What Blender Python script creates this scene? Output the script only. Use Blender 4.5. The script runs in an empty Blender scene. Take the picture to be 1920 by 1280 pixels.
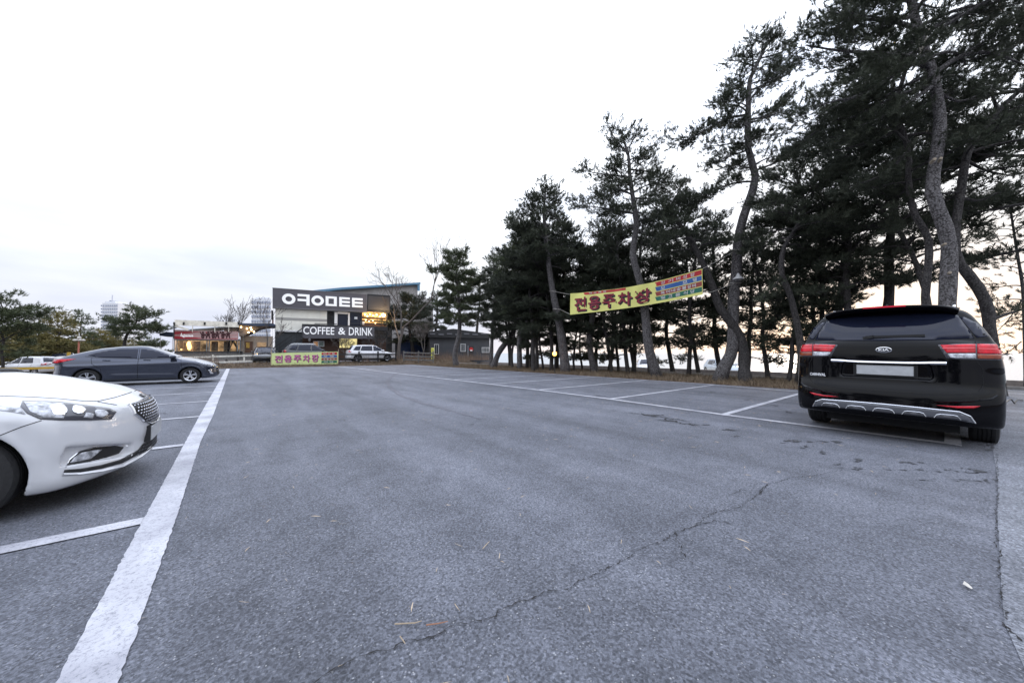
import bpy, math, random
import numpy as np
from mathutils import Vector, Matrix
from mathutils.bvhtree import BVHTree
from mathutils.geometry import delaunay_2d_cdt

scene = bpy.context.scene
COL = scene.collection
R = math.radians

# ------------------------------------------------------------------ camera, sky, sun, exposure
EYE = 1.17                      # eye height in metres
FPX = 652.0                     # focal length in pixels of the 1920 px wide photograph
PITCH = math.atan(22 / 652.0)
YAW = math.atan(519 / 652.0)    # the rows of stalls run this far left of the view axis
cd = bpy.data.cameras.new('camera')
cam = bpy.data.objects.new('camera', cd); COL.objects.link(cam)
cam.location = (0, 0, EYE); cam.rotation_euler = (math.pi / 2 + PITCH, 0, -YAW)
cd.sensor_width = 36; cd.lens = 36 * FPX / 1920; cd.clip_start = 0.05; cd.clip_end = 20000
scene.camera = cam

SUN_EL, SUN_AZ = R(4), R(82)    # azimuth clockwise from +Y: the sun sets behind the grove
w = bpy.data.worlds.new('World'); scene.world = w; w.use_nodes = True
nt = w.node_tree; nt.nodes.clear()
def wn(t, **k):
    n = nt.nodes.new(t)
    for a, b in k.items(): setattr(n, a, b)
    return n
L_ = nt.links.new
out = wn('ShaderNodeOutputWorld'); mix = wn('ShaderNodeMixShader')
sky = wn('ShaderNodeTexSky'); sky.sky_type = 'NISHITA'; sky.sun_disc = False
sky.sun_elevation = SUN_EL; sky.sun_rotation = SUN_AZ
bg1 = wn('ShaderNodeBackground'); bg1.inputs[1].default_value = 0.12; L_(sky.outputs[0], bg1.inputs[0])
tc = wn('ShaderNodeTexCoord'); sep = wn('ShaderNodeSeparateXYZ'); L_(tc.outputs['Generated'], sep.inputs[0])
# overcast luminance: pale at the horizon, brighter overhead
ramp = wn('ShaderNodeValToRGB'); L_(sep.outputs[2], ramp.inputs[0])
e = ramp.color_ramp.elements
e[0].position = 0.0; e[0].color = (0.380, 0.398, 0.468, 1)
e[1].position = 1.0; e[1].color = (1.12, 1.22, 1.46, 1)
for p, c in ((0.10, (0.385, 0.402, 0.460, 1)), (0.20, (0.455, 0.475, 0.51, 1)), (0.33, (0.66, 0.68, 0.72, 1)), (0.55, (0.86, 0.92, 1.04, 1))):
    x = e.new(p); x.color = c
# soft cloud streaks
mp = wn('ShaderNodeMapping'); mp.inputs['Scale'].default_value = (1.2, 1.2, 6.0); L_(tc.outputs['Generated'], mp.inputs[0])
ns = wn('ShaderNodeTexNoise'); ns.inputs['Scale'].default_value = 2.2; ns.inputs['Detail'].default_value = 6; L_(mp.outputs[0], ns.inputs[0])
cr = wn('ShaderNodeValToRGB'); L_(ns.outputs[0], cr.inputs[0])
cr.color_ramp.elements[0].position = 0.36; cr.color_ramp.elements[0].color = (0.90, 0.92, 0.97, 1)
cr.color_ramp.elements[1].position = 0.62; cr.color_ramp.elements[1].color = (1.14, 1.13, 1.10, 1)
mul = wn('ShaderNodeMix', data_type='RGBA', blend_type='MULTIPLY'); mul.inputs[0].default_value = 1; mul.clamp_result = False
L_(ramp.outputs[0], mul.inputs[6]); L_(cr.outputs[0], mul.inputs[7])
# afterglow round the sunset direction
sd = wn('ShaderNodeVectorMath', operation='DOT_PRODUCT'); L_(tc.outputs['Generated'], sd.inputs[0])
sd.inputs[1].default_value = (math.sin(SUN_AZ), math.cos(SUN_AZ), 0.05)
gr = wn('ShaderNodeMapRange', interpolation_type='SMOOTHSTEP'); L_(sd.outputs['Value'], gr.inputs[0])
gr.inputs[1].default_value = 0.55; gr.inputs[2].default_value = 1.0
hz = wn('ShaderNodeMapRange', interpolation_type='SMOOTHSTEP'); L_(sep.outputs[2], hz.inputs[0])
hz.inputs[1].default_value = 0.34; hz.inputs[2].default_value = -0.02
gm = wn('ShaderNodeMath', operation='MULTIPLY'); L_(gr.outputs[0], gm.inputs[0]); L_(hz.outputs[0], gm.inputs[1])
glow = wn('ShaderNodeMix', data_type='RGBA', blend_type='MIX'); glow.clamp_result = False
L_(gm.outputs[0], glow.inputs[0]); L_(mul.outputs[2], glow.inputs[6]); glow.inputs[7].default_value = (0.62, 0.545, 0.49, 1)
bg2 = wn('ShaderNodeBackground'); bg2.inputs[1].default_value = 1.0; L_(glow.outputs[2], bg2.inputs[0])
mix.inputs[0].default_value = 0.94; L_(bg1.outputs[0], mix.inputs[1]); L_(bg2.outputs[0], mix.inputs[2]); L_(mix.outputs[0], out.inputs[0])

sl = bpy.data.lights.new('sun', 'SUN'); sl.energy = 0.5; sl.angle = R(14); sl.color = (1, 0.86, 0.72)
so = bpy.data.objects.new('sun', sl); COL.objects.link(so)
so.rotation_euler = Vector((math.sin(SUN_AZ) * math.cos(R(12)), math.cos(SUN_AZ) * math.cos(R(12)), math.sin(R(12)))).to_track_quat('Z', 'Y').to_euler()
vs = scene.view_settings
scene.display_settings.display_device = 'sRGB'
vs.view_transform = 'Standard'; vs.look = 'None'; vs.gamma = 1; vs.use_curve_mapping = False
vs.exposure = 1.14

# ------------------------------------------------------------------ pixels of the photograph <-> places
_F = (math.sin(YAW), math.cos(YAW)); _R = (math.cos(YAW), -math.sin(YAW))
def ray(px, py):
    a = (px - 960) / FPX; b = (640 - py) / FPX
    c, s = math.cos(PITCH), math.sin(PITCH)
    fw = c - b * s; up = s + b * c
    return Vector((_F[0] * fw + _R[0] * a, _F[1] * fw + _R[1] * a, up))
CAM = Vector((0, 0, EYE))
def onG(px, py, z=0.0):
    r = ray(px, py); return CAM + r * ((z - EYE) / r.z)
def onY(px, py, Y):
    r = ray(px, py); return CAM + r * (Y / r.y)
def onX(px, py, X):
    r = ray(px, py); return CAM + r * (X / r.x)
def atD(px, py, d):
    return CAM + ray(px, py) * d
class Wall:
    """vertical plane through p0, running along p1-p0; local u along it, z up, depth v away from the camera"""
    def __init__(s, p0, p1):
        s.o = Vector((p0[0], p0[1], 0)); d = Vector((p1[0] - p0[0], p1[1] - p0[1], 0)).normalized(); s.u = d
        s.n = Vector((-d.y, d.x, 0)); s.rz = math.atan2(d.y, d.x)
    def __call__(s, px, py, v=0.0):
        r = ray(px, py); o = s.o + s.n * v
        t = (o - CAM).dot(s.n) / r.dot(s.n); p = CAM + r * t
        return ((p - o).dot(s.u), p.z)

# ------------------------------------------------------------------ materials
def srgb(r, g, b):
    f = lambda v: (v / 255 / 12.92) if v / 255 <= 0.04045 else ((v / 255 + 0.055) / 1.055) ** 2.4
    return (f(r), f(g), f(b))
MATS = {}
def mat(name, col=(0.5, 0.5, 0.5), rough=0.6, metal=0.0, var=0.0, vscale=8.0, bump=0.0, bscale=40.0, coat=0.0, emit=None, es=1.0, spec=0.5, trans=0.0, col2=None, ior=1.45, stretch=None):
    if name in MATS: return MATS[name]
    m = bpy.data.materials.new(name); m.use_nodes = True
    n = m.node_tree.nodes; l = m.node_tree.links.new; b = n['Principled BSDF']
    b.inputs['Base Color'].default_value = (*col, 1); b.inputs['Roughness'].default_value = rough
    b.inputs['Metallic'].default_value = metal; b.inputs['Specular IOR Level'].default_value = spec; b.inputs['IOR'].default_value = ior
    if coat: b.inputs['Coat Weight'].default_value = coat; b.inputs['Coat Roughness'].default_value = 0.03
    if trans: b.inputs['Transmission Weight'].default_value = trans
    if emit: b.inputs['Emission Color'].default_value = (*emit, 1); b.inputs['Emission Strength'].default_value = es
    if var or bump or col2:
        t = n.new('ShaderNodeTexCoord'); src = t.outputs['Object']
        if stretch:
            q = n.new('ShaderNodeMapping'); q.inputs['Scale'].default_value = stretch; l(src, q.inputs[0]); src = q.outputs[0]
    if var or col2:
        x = n.new('ShaderNodeTexNoise'); x.inputs['Scale'].default_value = vscale; x.inputs['Detail'].default_value = 7; x.inputs['Roughness'].default_value = 0.65; l(src, x.inputs[0])
        r = n.new('ShaderNodeValToRGB'); l(x.outputs[0], r.inputs[0])
        c2 = col2 or tuple(c * (1 + var) for c in col); c1 = col if col2 else tuple(c * (1 - var) for c in col)
        r.color_ramp.elements[0].position = 0.36; r.color_ramp.elements[0].color = (*c1, 1)
        r.color_ramp.elements[1].position = 0.64; r.color_ramp.elements[1].color = (*c2, 1)
        l(r.outputs[0], b.inputs['Base Color'])
        if emit and var:
            g = n.new('ShaderNodeValToRGB'); l(x.outputs[0], g.inputs[0]); g.color_ramp.elements[0].position = 0.40; g.color_ramp.elements[0].color = (*[c * 0.12 for c in emit], 1)
            g.color_ramp.elements[1].position = 0.60; g.color_ramp.elements[1].color = (*[c * 1.6 for c in emit], 1); l(g.outputs[0], b.inputs['Emission Color'])
    if bump:
        x = n.new('ShaderNodeTexNoise'); x.inputs['Scale'].default_value = bscale; x.inputs['Detail'].default_value = 5; l(src, x.inputs[0])
        u = n.new('ShaderNodeBump'); u.inputs['Strength'].default_value = bump; u.inputs['Distance'].default_value = 0.02; l(x.outputs[0], u.inputs['Height']); l(u.outputs[0], b.inputs['Normal'])
    MATS[name] = m; return m

# ------------------------------------------------------------------ object helpers
def link(o, parent=None):
    COL.objects.link(o)
    if parent is not None: o.parent = parent
    return o
def tag(o, label=None, cat=None, group=None, kind=None):
    if label: o['label'] = label
    if cat: o['category'] = cat
    if group: o['group'] = group
    if kind: o['kind'] = kind
    return o
def thing(name, label, cat, loc=(0, 0, 0), rz=0.0, group=None):
    o = bpy.data.objects.new(name, None); o.empty_display_size = 0.2; COL.objects.link(o)
    o.location = loc; o.rotation_euler = (0, 0, rz); return tag(o, label, cat, group)
def mobj(name, verts, faces, m, parent=None, smooth=False, kind=None):
    me = bpy.data.meshes.new(name); me.from_pydata([tuple(v) for v in verts], [], faces)
    for q in (m if isinstance(m, (list, tuple)) else [m]): me.materials.append(q)
    if smooth: me.polygons.foreach_set('use_smooth', [True] * len(me.polygons))
    me.update(); o = bpy.data.objects.new(name, me); link(o, parent)
    if kind: o['kind'] = kind
    return o
def npobj(name, V, Fa, m, parent=None, smooth=False, kind=None):
    """V (n,3) floats, Fa (k,s) ints: all faces with s corners"""
    me = bpy.data.meshes.new(name); V = np.ascontiguousarray(V, np.float32); Fa = np.ascontiguousarray(Fa, np.int32)
    k, s = Fa.shape
    me.vertices.add(len(V)); me.vertices.foreach_set('co', V.ravel())
    me.loops.add(k * s); me.loops.foreach_set('vertex_index', Fa.ravel())
    me.polygons.add(k); me.polygons.foreach_set('loop_start', np.arange(0, k * s, s, dtype=np.int32))
    me.polygons.foreach_set('use_smooth', np.full(k, smooth))
    for q in (m if isinstance(m, (list, tuple)) else [m]): me.materials.append(q)
    me.update(calc_edges=True); me.validate()
    o = bpy.data.objects.new(name, me); link(o, parent)
    if kind: o['kind'] = kind
    return o

class MB:
    """collects simple shapes and links them as ONE mesh object"""
    def __init__(s): s.v = []; s.f = []
    def add(s, v, f):
        k = len(s.v); s.v += [tuple(p) for p in v]; s.f += [tuple(i + k for i in q) for q in f]; return s
    def box(s, x0, x1, y0, y1, z0, z1):
        return s.add([(x0, y0, z0), (x1, y0, z0), (x1, y1, z0), (x0, y1, z0), (x0, y0, z1), (x1, y0, z1), (x1, y1, z1), (x0, y1, z1)],
                     [(0, 3, 2, 1), (4, 5, 6, 7), (0, 1, 5, 4), (1, 2, 6, 5), (2, 3, 7, 6), (3, 0, 4, 7)])
    def beam(s, a, b, wd, ht, up=(0, 0, 1)):
        a, b = Vector(a), Vector(b); d = (b - a).normalized(); up = Vector(up)
        if abs(d.dot(up)) > 0.99: up = Vector((1, 0, 0))
        x = d.cross(up).normalized(); y = x.cross(d)
        c = [(-wd / 2, -ht / 2), (wd / 2, -ht / 2), (wd / 2, ht / 2), (-wd / 2, ht / 2)]
        v = [a + x * i + y * j for i, j in c] + [b + x * i + y * j for i, j in c]
        return s.add(v, [(3, 2, 1, 0), (4, 5, 6, 7), (0, 1, 5, 4), (1, 2, 6, 5), (2, 3, 7, 6), (3, 0, 4, 7)])
    def prism(s, poly, axis, a, b):
        """poly of 2D points; axis 0/1/2 is the extrusion axis"""
        def P(q, t):
            return {0: (t, q[0], q[1]), 1: (q[0], t, q[1]), 2: (q[0], q[1], t)}[axis]
        n = len(poly); v = [P(q, a) for q in poly] + [P(q, b) for q in poly]
        return s.add(v, [tuple(range(n - 1, -1, -1)), tuple(range(n, 2 * n))] + [(i, (i + 1) % n, n + (i + 1) % n, n + i) for i in range(n)])
    def tube(s, pts, rad, sides=8, cap=True):
        pts = [Vector(p) for p in pts]; n = len(pts)
        if not isinstance(rad, (list, tuple)): rad = [rad] * n
        v = []; nrm = None
        for i, p in enumerate(pts):
            d = (pts[min(i + 1, n - 1)] - pts[max(i - 1, 0)]).normalized()
            if nrm is None:
                nrm = d.orthogonal().normalized()
            else:
                nrm = (nrm - d * nrm.dot(d)); nrm = nrm.normalized() if nrm.length > 1e-6 else d.orthogonal().normalized()
            b = d.cross(nrm)
            for k in range(sides):
                t = 2 * math.pi * k / sides; v.append(p + (nrm * math.cos(t) + b * math.sin(t)) * rad[i])
        f = [(i * sides + k, i * sides + (k + 1) % sides, (i + 1) * sides + (k + 1) % sides, (i + 1) * sides + k) for i in range(n - 1) for k in range(sides)]
        if cap: f += [tuple(range(sides - 1, -1, -1)), tuple((n - 1) * sides + k for k in range(sides))]
        return s.add(v, f)
    def lathe(s, prof, c=(0, 0, 0), axis=2, seg=24):
        """prof: (radius, height) pairs; closed on the axis where radius is 0"""
        n = len(prof); v = []
        for k in range(seg):
            t = 2 * math.pi * k / seg; ct, st = math.cos(t), math.sin(t)
            for r, h in prof:
                p = {2: (r * ct, r * st, h), 1: (r * ct, h, -r * st), 0: (h, r * ct, r * st)}[axis]
                v.append((c[0] + p[0], c[1] + p[1], c[2] + p[2]))
        f = [(k * n + i, ((k + 1) % seg) * n + i, ((k + 1) % seg) * n + i + 1, k * n + i + 1) for k in range(seg) for i in range(n - 1)]
        return s.add(v, f)
    def sphere(s, c, r, seg=12, sz=1.0):
        m = seg // 2; return s.lathe([(r * math.sin(math.pi * i / m), -r * sz * math.cos(math.pi * i / m)) for i in range(m + 1)], c, 2, seg)
    def build(s, name, m, parent=None, smooth=False, kind=None):
        return mobj(name, s.v, s.f, m, parent, smooth, kind)
def copy_tree(o, parent=None):
    c = o.copy(); COL.objects.link(c)
    if parent is not None: c.parent = parent
    for ch in [q for q in ALLCH.get(o.name, o.children)]: copy_tree(ch, c)
    return c
ALLCH = {}
def text_geo(body, size=1.0, bold=0.0, ext=0.01, align='CENTER', space=1.0):
    """vertices and faces of a word, standing in the x-y plane, thick in z"""
    cu = bpy.data.curves.new('t', 'FONT'); cu.body = body; cu.size = size; cu.offset = bold; cu.extrude = ext; cu.resolution_u = 3
    cu.align_x = align; cu.space_character = space
    ob = bpy.data.objects.new('t', cu); COL.objects.link(ob)
    dg = bpy.context.evaluated_depsgraph_get(); me = ob.evaluated_get(dg).to_mesh()
    v = [tuple(q.co) for q in me.vertices]; f = [tuple(p.vertices) for p in me.polygons]
    ob.evaluated_get(dg).to_mesh_clear(); bpy.data.objects.remove(ob); bpy.data.curves.remove(cu)
    return v, f
def fit_text(body, u0, u1, z0, z1, bold=0.0, ext=0.01):
    """word stretched to fill the box u0..u1, z0..z1"""
    v, f = text_geo(body, 1.0, bold, ext)
    xs = [p[0] for p in v]; ys = [p[1] for p in v]; a, b, c, d = min(xs), max(xs), min(ys), max(ys)
    return [((p[0] - a) / (b - a) * (u1 - u0) + u0, (p[1] - c) / (d - c) * (z1 - z0) + z0, p[2]) for p in v], f
# ------------------------------------------------------------------ the ground
rnd = random.Random(7); nrs = np.random.RandomState(7)
def sm(a, b, x):
    t = min(1, max(0, (x - a) / (b - a))); return t * t * (3 - 2 * t)
def gz(x, y):
    """terrain height: the far left lot lies half a metre lower"""
    return -0.55 * sm(0, 7, -x - 4.5) * sm(0, 9, y - 23.5) + 0.36 * sm(34.2, 36.6, y) * sm(-6, -3, x)

def asphalt_mat(name, base, dark, light, stone=0.5):
    m = bpy.data.materials.new(name); m.use_nodes = True; n = m.node_tree.nodes; l = m.node_tree.links.new; b = n['Principled BSDF']
    t = n.new('ShaderNodeTexCoord'); src = t.outputs['Object']
    def noise(sc, det=6, ro=0.6, st=None, dist=0.0, rot=0.0):
        x = n.new('ShaderNodeTexNoise'); x.inputs['Scale'].default_value = sc; x.inputs['Detail'].default_value = det; x.inputs['Roughness'].default_value = ro; x.inputs['Distortion'].default_value = dist
        if st:
            q = n.new('ShaderNodeMapping'); q.inputs['Scale'].default_value = st; q.inputs['Rotation'].default_value = (0, 0, rot); l(src, q.inputs[0]); l(q.outputs[0], x.inputs[0])
        else: l(src, x.inputs[0])
        return x.outputs[0]
    def ramp(s, stops):
        r = n.new('ShaderNodeValToRGB'); l(s, r.inputs[0]); e = r.color_ramp.elements
        e[0].position, e[0].color = stops[0][0], (*[stops[0][1]] * 3, 1) if not isinstance(stops[0][1], tuple) else (*stops[0][1], 1)
        e[1].position, e[1].color = stops[-1][0], (*[stops[-1][1]] * 3, 1) if not isinstance(stops[-1][1], tuple) else (*stops[-1][1], 1)
        for p, c in stops[1:-1]:
            q = e.new(p); q.color = (*[c] * 3, 1) if not isinstance(c, tuple) else (*c, 1)
        return r.outputs[0]
    def mx(a, b_, fac, mode='MULTIPLY'):
        x = n.new('ShaderNodeMix'); x.data_type = 'RGBA'; x.blend_type = mode; x.clamp_result = False
        for s, v in ((0, fac), (6, a), (7, b_)):
            if hasattr(v, 'is_output'): l(v, x.inputs[s])
            else: x.inputs[s].default_value = v if s == 0 else (*v, 1)
        return x.outputs[2]
    big = ramp(noise(0.35, 7, 0.65), [(0.3, dark), (0.55, base), (0.75, light)])
    tyre = ramp(noise(0.9, 5, 0.6, (1.0, 0.10, 1)), [(0.36, 0.84), (0.6, 1.06)])        # faint lengthwise wear along the lane
    c = mx(big, tyre, 1.0)
    for rot_, k_ in ((0.55, 1.0), (-0.45, 0.8), (1.2, 0.7)):                         # sweeps of turning tyres
        c = mx(c, ramp(noise(1.5, 4, 0.55, (1.0, 0.09, 1), 0.35, rot_), [(0.34, 0.85 + 0.04 * (1 - k_)), (0.50, 1.0), (0.66, 1.05)]), k_)
    blot = ramp(noise(2.7, 8, 0.75, None, 0.6), [(0.30, 0.74), (0.5, 0.98), (0.68, 1.10)])
    c = mx(c, blot, 1.0)
    fine = ramp(noise(75, 6, 0.8), [(0.3, 0.38), (0.5, 0.98), (0.70, 1.75)])
    c = mx(c, fine, 1.0)
    v = n.new('ShaderNodeTexVoronoi'); v.inputs['Scale'].default_value = 95; l(src, v.inputs['Vector'])
    s2 = n.new('ShaderNodeSeparateColor'); l(v.outputs['Color'], s2.inputs[0])
    cell = ramp(s2.outputs[2], [(0.0, 0.62), (0.5, 1.0), (1.0, 1.42)]); c = mx(c, cell, 1.0)
    pale = ramp(s2.outputs[0], [(0.90, 0.0), (0.97, 1.0)]); near = ramp(v.outputs['Distance'], [(0.24, 1.0), (0.42, 0.0)])
    f1 = n.new('ShaderNodeMath'); f1.operation = 'MULTIPLY'; l(pale, f1.inputs[0]); l(near, f1.inputs[1])
    f2 = n.new('ShaderNodeMath'); f2.operation = 'MULTIPLY'; l(f1.outputs[0], f2.inputs[0]); f2.inputs[1].default_value = stone
    c = mx(c, (0.37, 0.37, 0.38), f2.outputs[0], 'MIX')
    pit = ramp(s2.outputs[1], [(0.80, 0.0), (0.93, 1.0)])
    f3 = n.new('ShaderNodeMath'); f3.operation = 'MULTIPLY'; l(pit, f3.inputs[0]); l(near, f3.inputs[1])
    f4 = n.new('ShaderNodeMath'); f4.operation = 'MULTIPLY'; l(f3.outputs[0], f4.inputs[0]); f4.inputs[1].default_value = 0.6
    c = mx(c, (0.03, 0.03, 0.035), f4.outputs[0], 'MIX')
    l(c, b.inputs['Base Color']); b.inputs['Roughness'].default_value = 0.82; b.inputs['Specular IOR Level'].default_value = 0.35
    u = n.new('ShaderNodeBump'); u.inputs['Strength'].default_value = 0.7; u.inputs['Distance'].default_value = 0.008
    l(noise(130, 6, 0.75), u.inputs['Height']); l(u.outputs[0], b.inputs['Normal'])
    MATS[name] = m; return m
M_ASPH = asphalt_mat('asphalt', (0.131, 0.137, 0.160), (0.088, 0.093, 0.110), (0.160, 0.165, 0.190), 0.8)
M_CONC = asphalt_mat('concrete apron', (0.190, 0.198, 0.222), (0.150, 0.156, 0.178), (0.225, 0.233, 0.255), 0.5)
M_STAIN = asphalt_mat('damp asphalt', (0.060, 0.061, 0.068), (0.045, 0.045, 0.05), (0.08, 0.08, 0.09), 0.25)

def paint_mat():
    m = bpy.data.materials.new('worn white road paint'); m.use_nodes = True; n = m.node_tree.nodes; l = m.node_tree.links.new; b = n['Principled BSDF']
    t = n.new('ShaderNodeTexCoord')
    x = n.new('ShaderNodeTexNoise'); x.inputs['Scale'].default_value = 60; x.inputs['Detail'].default_value = 8; x.inputs['Roughness'].default_value = 0.8; l(t.outputs['Object'], x.inputs[0])
    r = n.new('ShaderNodeValToRGB'); l(x.outputs[0], r.inputs[0]); e = r.color_ramp.elements
    e[0].position = 0.34; e[0].color = (0.15, 0.155, 0.175, 1); e[1].position = 0.50; e[1].color = (0.43, 0.43, 0.46, 1)
    y = n.new('ShaderNodeTexNoise'); y.inputs['Scale'].default_value = 2.3; y.inputs['Detail'].default_value = 5; l(t.outputs['Object'], y.inputs[0])
    q = n.new('ShaderNodeValToRGB'); l(y.outputs[0], q.inputs[0]); q.color_ramp.elements[0].position = 0.3; q.color_ramp.elements[0].color = (0.70, 0.70, 0.73, 1); q.color_ramp.elements[1].position = 0.6; q.color_ramp.elements[1].color = (1.1, 1.1, 1.1, 1)
    k = n.new('ShaderNodeMix'); k.data_type = 'RGBA'; k.blend_type = 'MULTIPLY'; k.inputs[0].default_value = 1; k.clamp_result = False; l(r.outputs[0], k.inputs[6]); l(q.outputs[0], k.inputs[7])
    l(k.outputs[2], b.inputs['Base Color']); b.inputs['Roughness'].default_value = 0.75
    u = n.new('ShaderNodeBump'); u.inputs['Strength'].default_value = 0.5; u.inputs['Distance'].default_value = 0.005; l(x.outputs[0], u.inputs['Height']); l(u.outputs[0], b.inputs['Normal'])
    return m
M_PAINT = paint_mat()
M_EARTH = mat('dry earth with needle litter', (0.050, 0.038, 0.030), 0.95, col2=(0.11, 0.082, 0.060), vscale=3.0, bump=0.8, bscale=25)
M_SAND = mat('pale beach sand', (0.50, 0.45, 0.37), 0.95, col2=(0.62, 0.56, 0.47), vscale=0.6, bump=0.3, bscale=12)

def grid(name, xs, ys, zf, m, kind='structure'):
    V = [(x, y, zf(x, y)) for y in ys for x in xs]; n = len(xs)
    F_ = [(j * n + i, j * n + i + 1, (j + 1) * n + i + 1, (j + 1) * n + i) for j in range(len(ys) - 1) for i in range(n - 1)]
    return mobj(name, V, F_, m, kind=kind, smooth=True)
xs = [-9000, -2500, -600, -150, -60] + [-40 + 2 * i for i in range(30)] + [19.55]
ys = [-6000, -600, -80, -20, -4, 4, 12] + [20 + 1 * i for i in range(44)] + [80, 150, 600, 2500, 12000]
grid('ground', xs, ys, lambda x, y: gz(x, y) - 0.05, M_EARTH)
grid('asphalt_lot', [-15 + 1.5 * i for i in range(20)] + [14.2], [-14, -8, -3, 0, 4, 8, 12, 16, 20] + [22 + 1.25 * i for i in range(10)] + [34.2], gz, M_ASPH)
grid('cafe_forecourt', [-2.0 + 2 * i for i in range(9)], [36.7, 41, 44, 48], lambda x, y: 0.325, M_ASPH)
M_LOW = asphalt_mat('grey road', (0.21, 0.22, 0.235), (0.185, 0.195, 0.21), (0.235, 0.245, 0.26), 0.2)
grid('seafront_road', [14.21, 17, 19.55], [-60, -20, -8, 0.9], lambda x, y: -0.004, M_ASPH)
grid('coast_road', [19.7, 22, 26], [-400, -60, -10, 10, 40, 80], lambda x, y: -0.30, M_LOW)
grid('beach', [26, 30, 36, 44, 60], [-3000, -400, -60, -10, 10, 40, 80, 400, 3000], lambda x, y: -0.30 - 0.05 * (x - 26), M_SAND)
M_SEA = mat('sea', (0.20, 0.26, 0.30), 0.22, bump=0.35, bscale=0.35, spec=0.6)
grid('sea', [56, 200, 1000, 16000], [-16000, -1000, -200, 0, 200, 1000, 16000], lambda x, y: -1.75, M_SEA)
MB().box(19.56, 19.74, -60, 80, -0.45, 0.10).build('kerb', mat('kerb concrete', (0.22, 0.21, 0.20), 0.9, var=0.2), kind='structure')
MB().box(25.7, 26.0, -200, 200, -0.6, 0.02).build('sea_wall', mat('sea wall', (0.20, 0.17, 0.15), 0.9, var=0.2), kind='structure')

# concrete apron along the right edge of the lot
ap = [onG(*p) for p in ((1862, 846), (1872, 905), (1870, 960), (1874, 1030), (1878, 1110), (1884, 1170), (1925, 1262))]
far = [(13.0, -0.62, 0), (9.2, -0.58, 0)]
pts = [(p.x, p.y, 0.004) for p in ap]; edge = [(19.5, -0.55, 0.004), (14, -0.50, 0.004), (11, -0.42, 0.004), (9.6, -0.36, 0.004), (8.6, -0.38, 0.004), (7.9, -0.34, 0.004)] + pts
poly = edge + [(1.2, -1.4, 0.004), (1.0, -8, 0.004), (19.5, -8, 0.004)]
mobj('concrete_apron', poly, [tuple(range(len(poly)))[::-1]], M_CONC, kind='structure')

def strip_sheet(name, left, right, m, z=0.008, kind='structure', jit=0.004, step=0.05, seed=1):
    """painted strip between two ground polylines with the same number of points, edges slightly ragged"""
    rr = random.Random(seed); V = []; F_ = []
    for i in range(len(left) - 1):
        a, b, c, d = left[i], left[i + 1], right[i], right[i + 1]
        n = max(1, min(160, int((Vector(b[:2]) - Vector(a[:2])).length / step)))
        for k in range(n + (i == len(left) - 2)):
            t = k / n; p = [a[j] + (b[j] - a[j]) * t for j in (0, 1)]; q = [c[j] + (d[j] - c[j]) * t for j in (0, 1)]
            V.append((p[0] + rr.gauss(0, jit), p[1] + rr.gauss(0, jit * 0.3), gz(*p) + z)); V.append((q[0] + rr.gauss(0, jit), q[1] + rr.gauss(0, jit * 0.3), gz(*q) + z))
    F_ = [(2 * k, 2 * k + 1, 2 * k + 3, 2 * k + 2) for k in range(len(V) // 2 - 1)]
    return mobj(name, V, F_, m, kind=kind)
lf_ = [(-0.62, -6), ] + [tuple(onG(*p))[:2] for p in ((107, 1280), (262, 988), (318, 884), (374, 780), (402, 731), (424, 692))]
rg_ = [(-0.26, -6), ] + [tuple(onG(*p))[:2] for p in ((222, 1280), (327, 984), (375, 831), (399, 781), (417, 731), (430.5, 692))]
yk = [-6, 1.0, 1.9, 2.6, 3.4, 4.2, 5.2, 6.2, 8.6, 11, 15, 20, 27, 34.0]
def ip_edge(E, y): E = sorted(E, key=lambda q: q[1]); return float(np.interp(y, [q[1] for q in E], [q[0] for q in E]))
lf = [(ip_edge(lf_, y), y) for y in yk]; rg = [(ip_edge(rg_, y), y) for y in yk]
strip_sheet('lane_line', lf, rg, M_PAINT, step=0.03, jit=0.0022)
def bar(name, x0, x1, y, y1=None, wd=0.13, z=0.008, seed=0, sx=False):
    y1 = y if y1 is None else y1
    strip_sheet(name, [(x0, y - wd / 2), (x1, y1 - wd / 2)], [(x0, y + wd / 2), (x1, y1 + wd / 2)], M_PAINT, z, jit=0.003, seed=seed)
for i, y in enumerate([1.0, 3.53, 6.10, 8.65, 11.25, 13.75, 16.3, 18.9, 21.4, 24.0, 26.6, 29.2, 31.8]):
    bar('stall_line', -5.6, ip_edge(lf_, y) - 0.004, y, wd=0.13 if i < 3 else 0.11, seed=i)
fr = [(7.2, -0.07), (7.25, 0.0), (7.28, 2.67), (7.50, 5.41), (7.56, 8.16), (7.56, 10.86), (7.3, 24), (7.16, 36.0)]
fr = [q for q in fr if q[1] < 34]; fr += [(7.2, 34.0)]
strip_sheet('front_line', [(x - 0.065, y) for x, y in fr], [(x + 0.065, y) for x, y in fr], M_PAINT, jit=0.004)
bk = [(13.35, -0.3), (13.42, 3.1), (14.0, 6.3), (14.0, 12), (13.6, 24), (13.25, 34.0)]
strip_sheet('back_line', [(x - 0.06, y) for x, y in bk], [(x + 0.06, y) for x, y in bk], M_PAINT)
for i, y in enumerate([0.0, 2.70, 5.41, 8.16, 10.86, 13.6, 16.3, 19.0, 21.7, 24.4, 27.1, 29.8, 32.5]):
    x0 = np.interp(y, [q[1] for q in fr], [q[0] for q in fr]) + 0.065; x1 = np.interp(y, [q[1] for q in bk], [q[0] for q in bk]) - 0.06
    bar('stall_line', x0 - 0.004, x1, y, y + 0.02, wd=0.14 if i == 0 else 0.12, seed=40 + i)
bar('road_edge_line', 17.9, 18.0, -30, 0, wd=0.12)
strip_sheet('road_edge_line', [(17.6, -50), (17.6, 0.3)], [(17.74, -50), (17.74, 0.3)], M_PAINT, 0.006)

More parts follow.
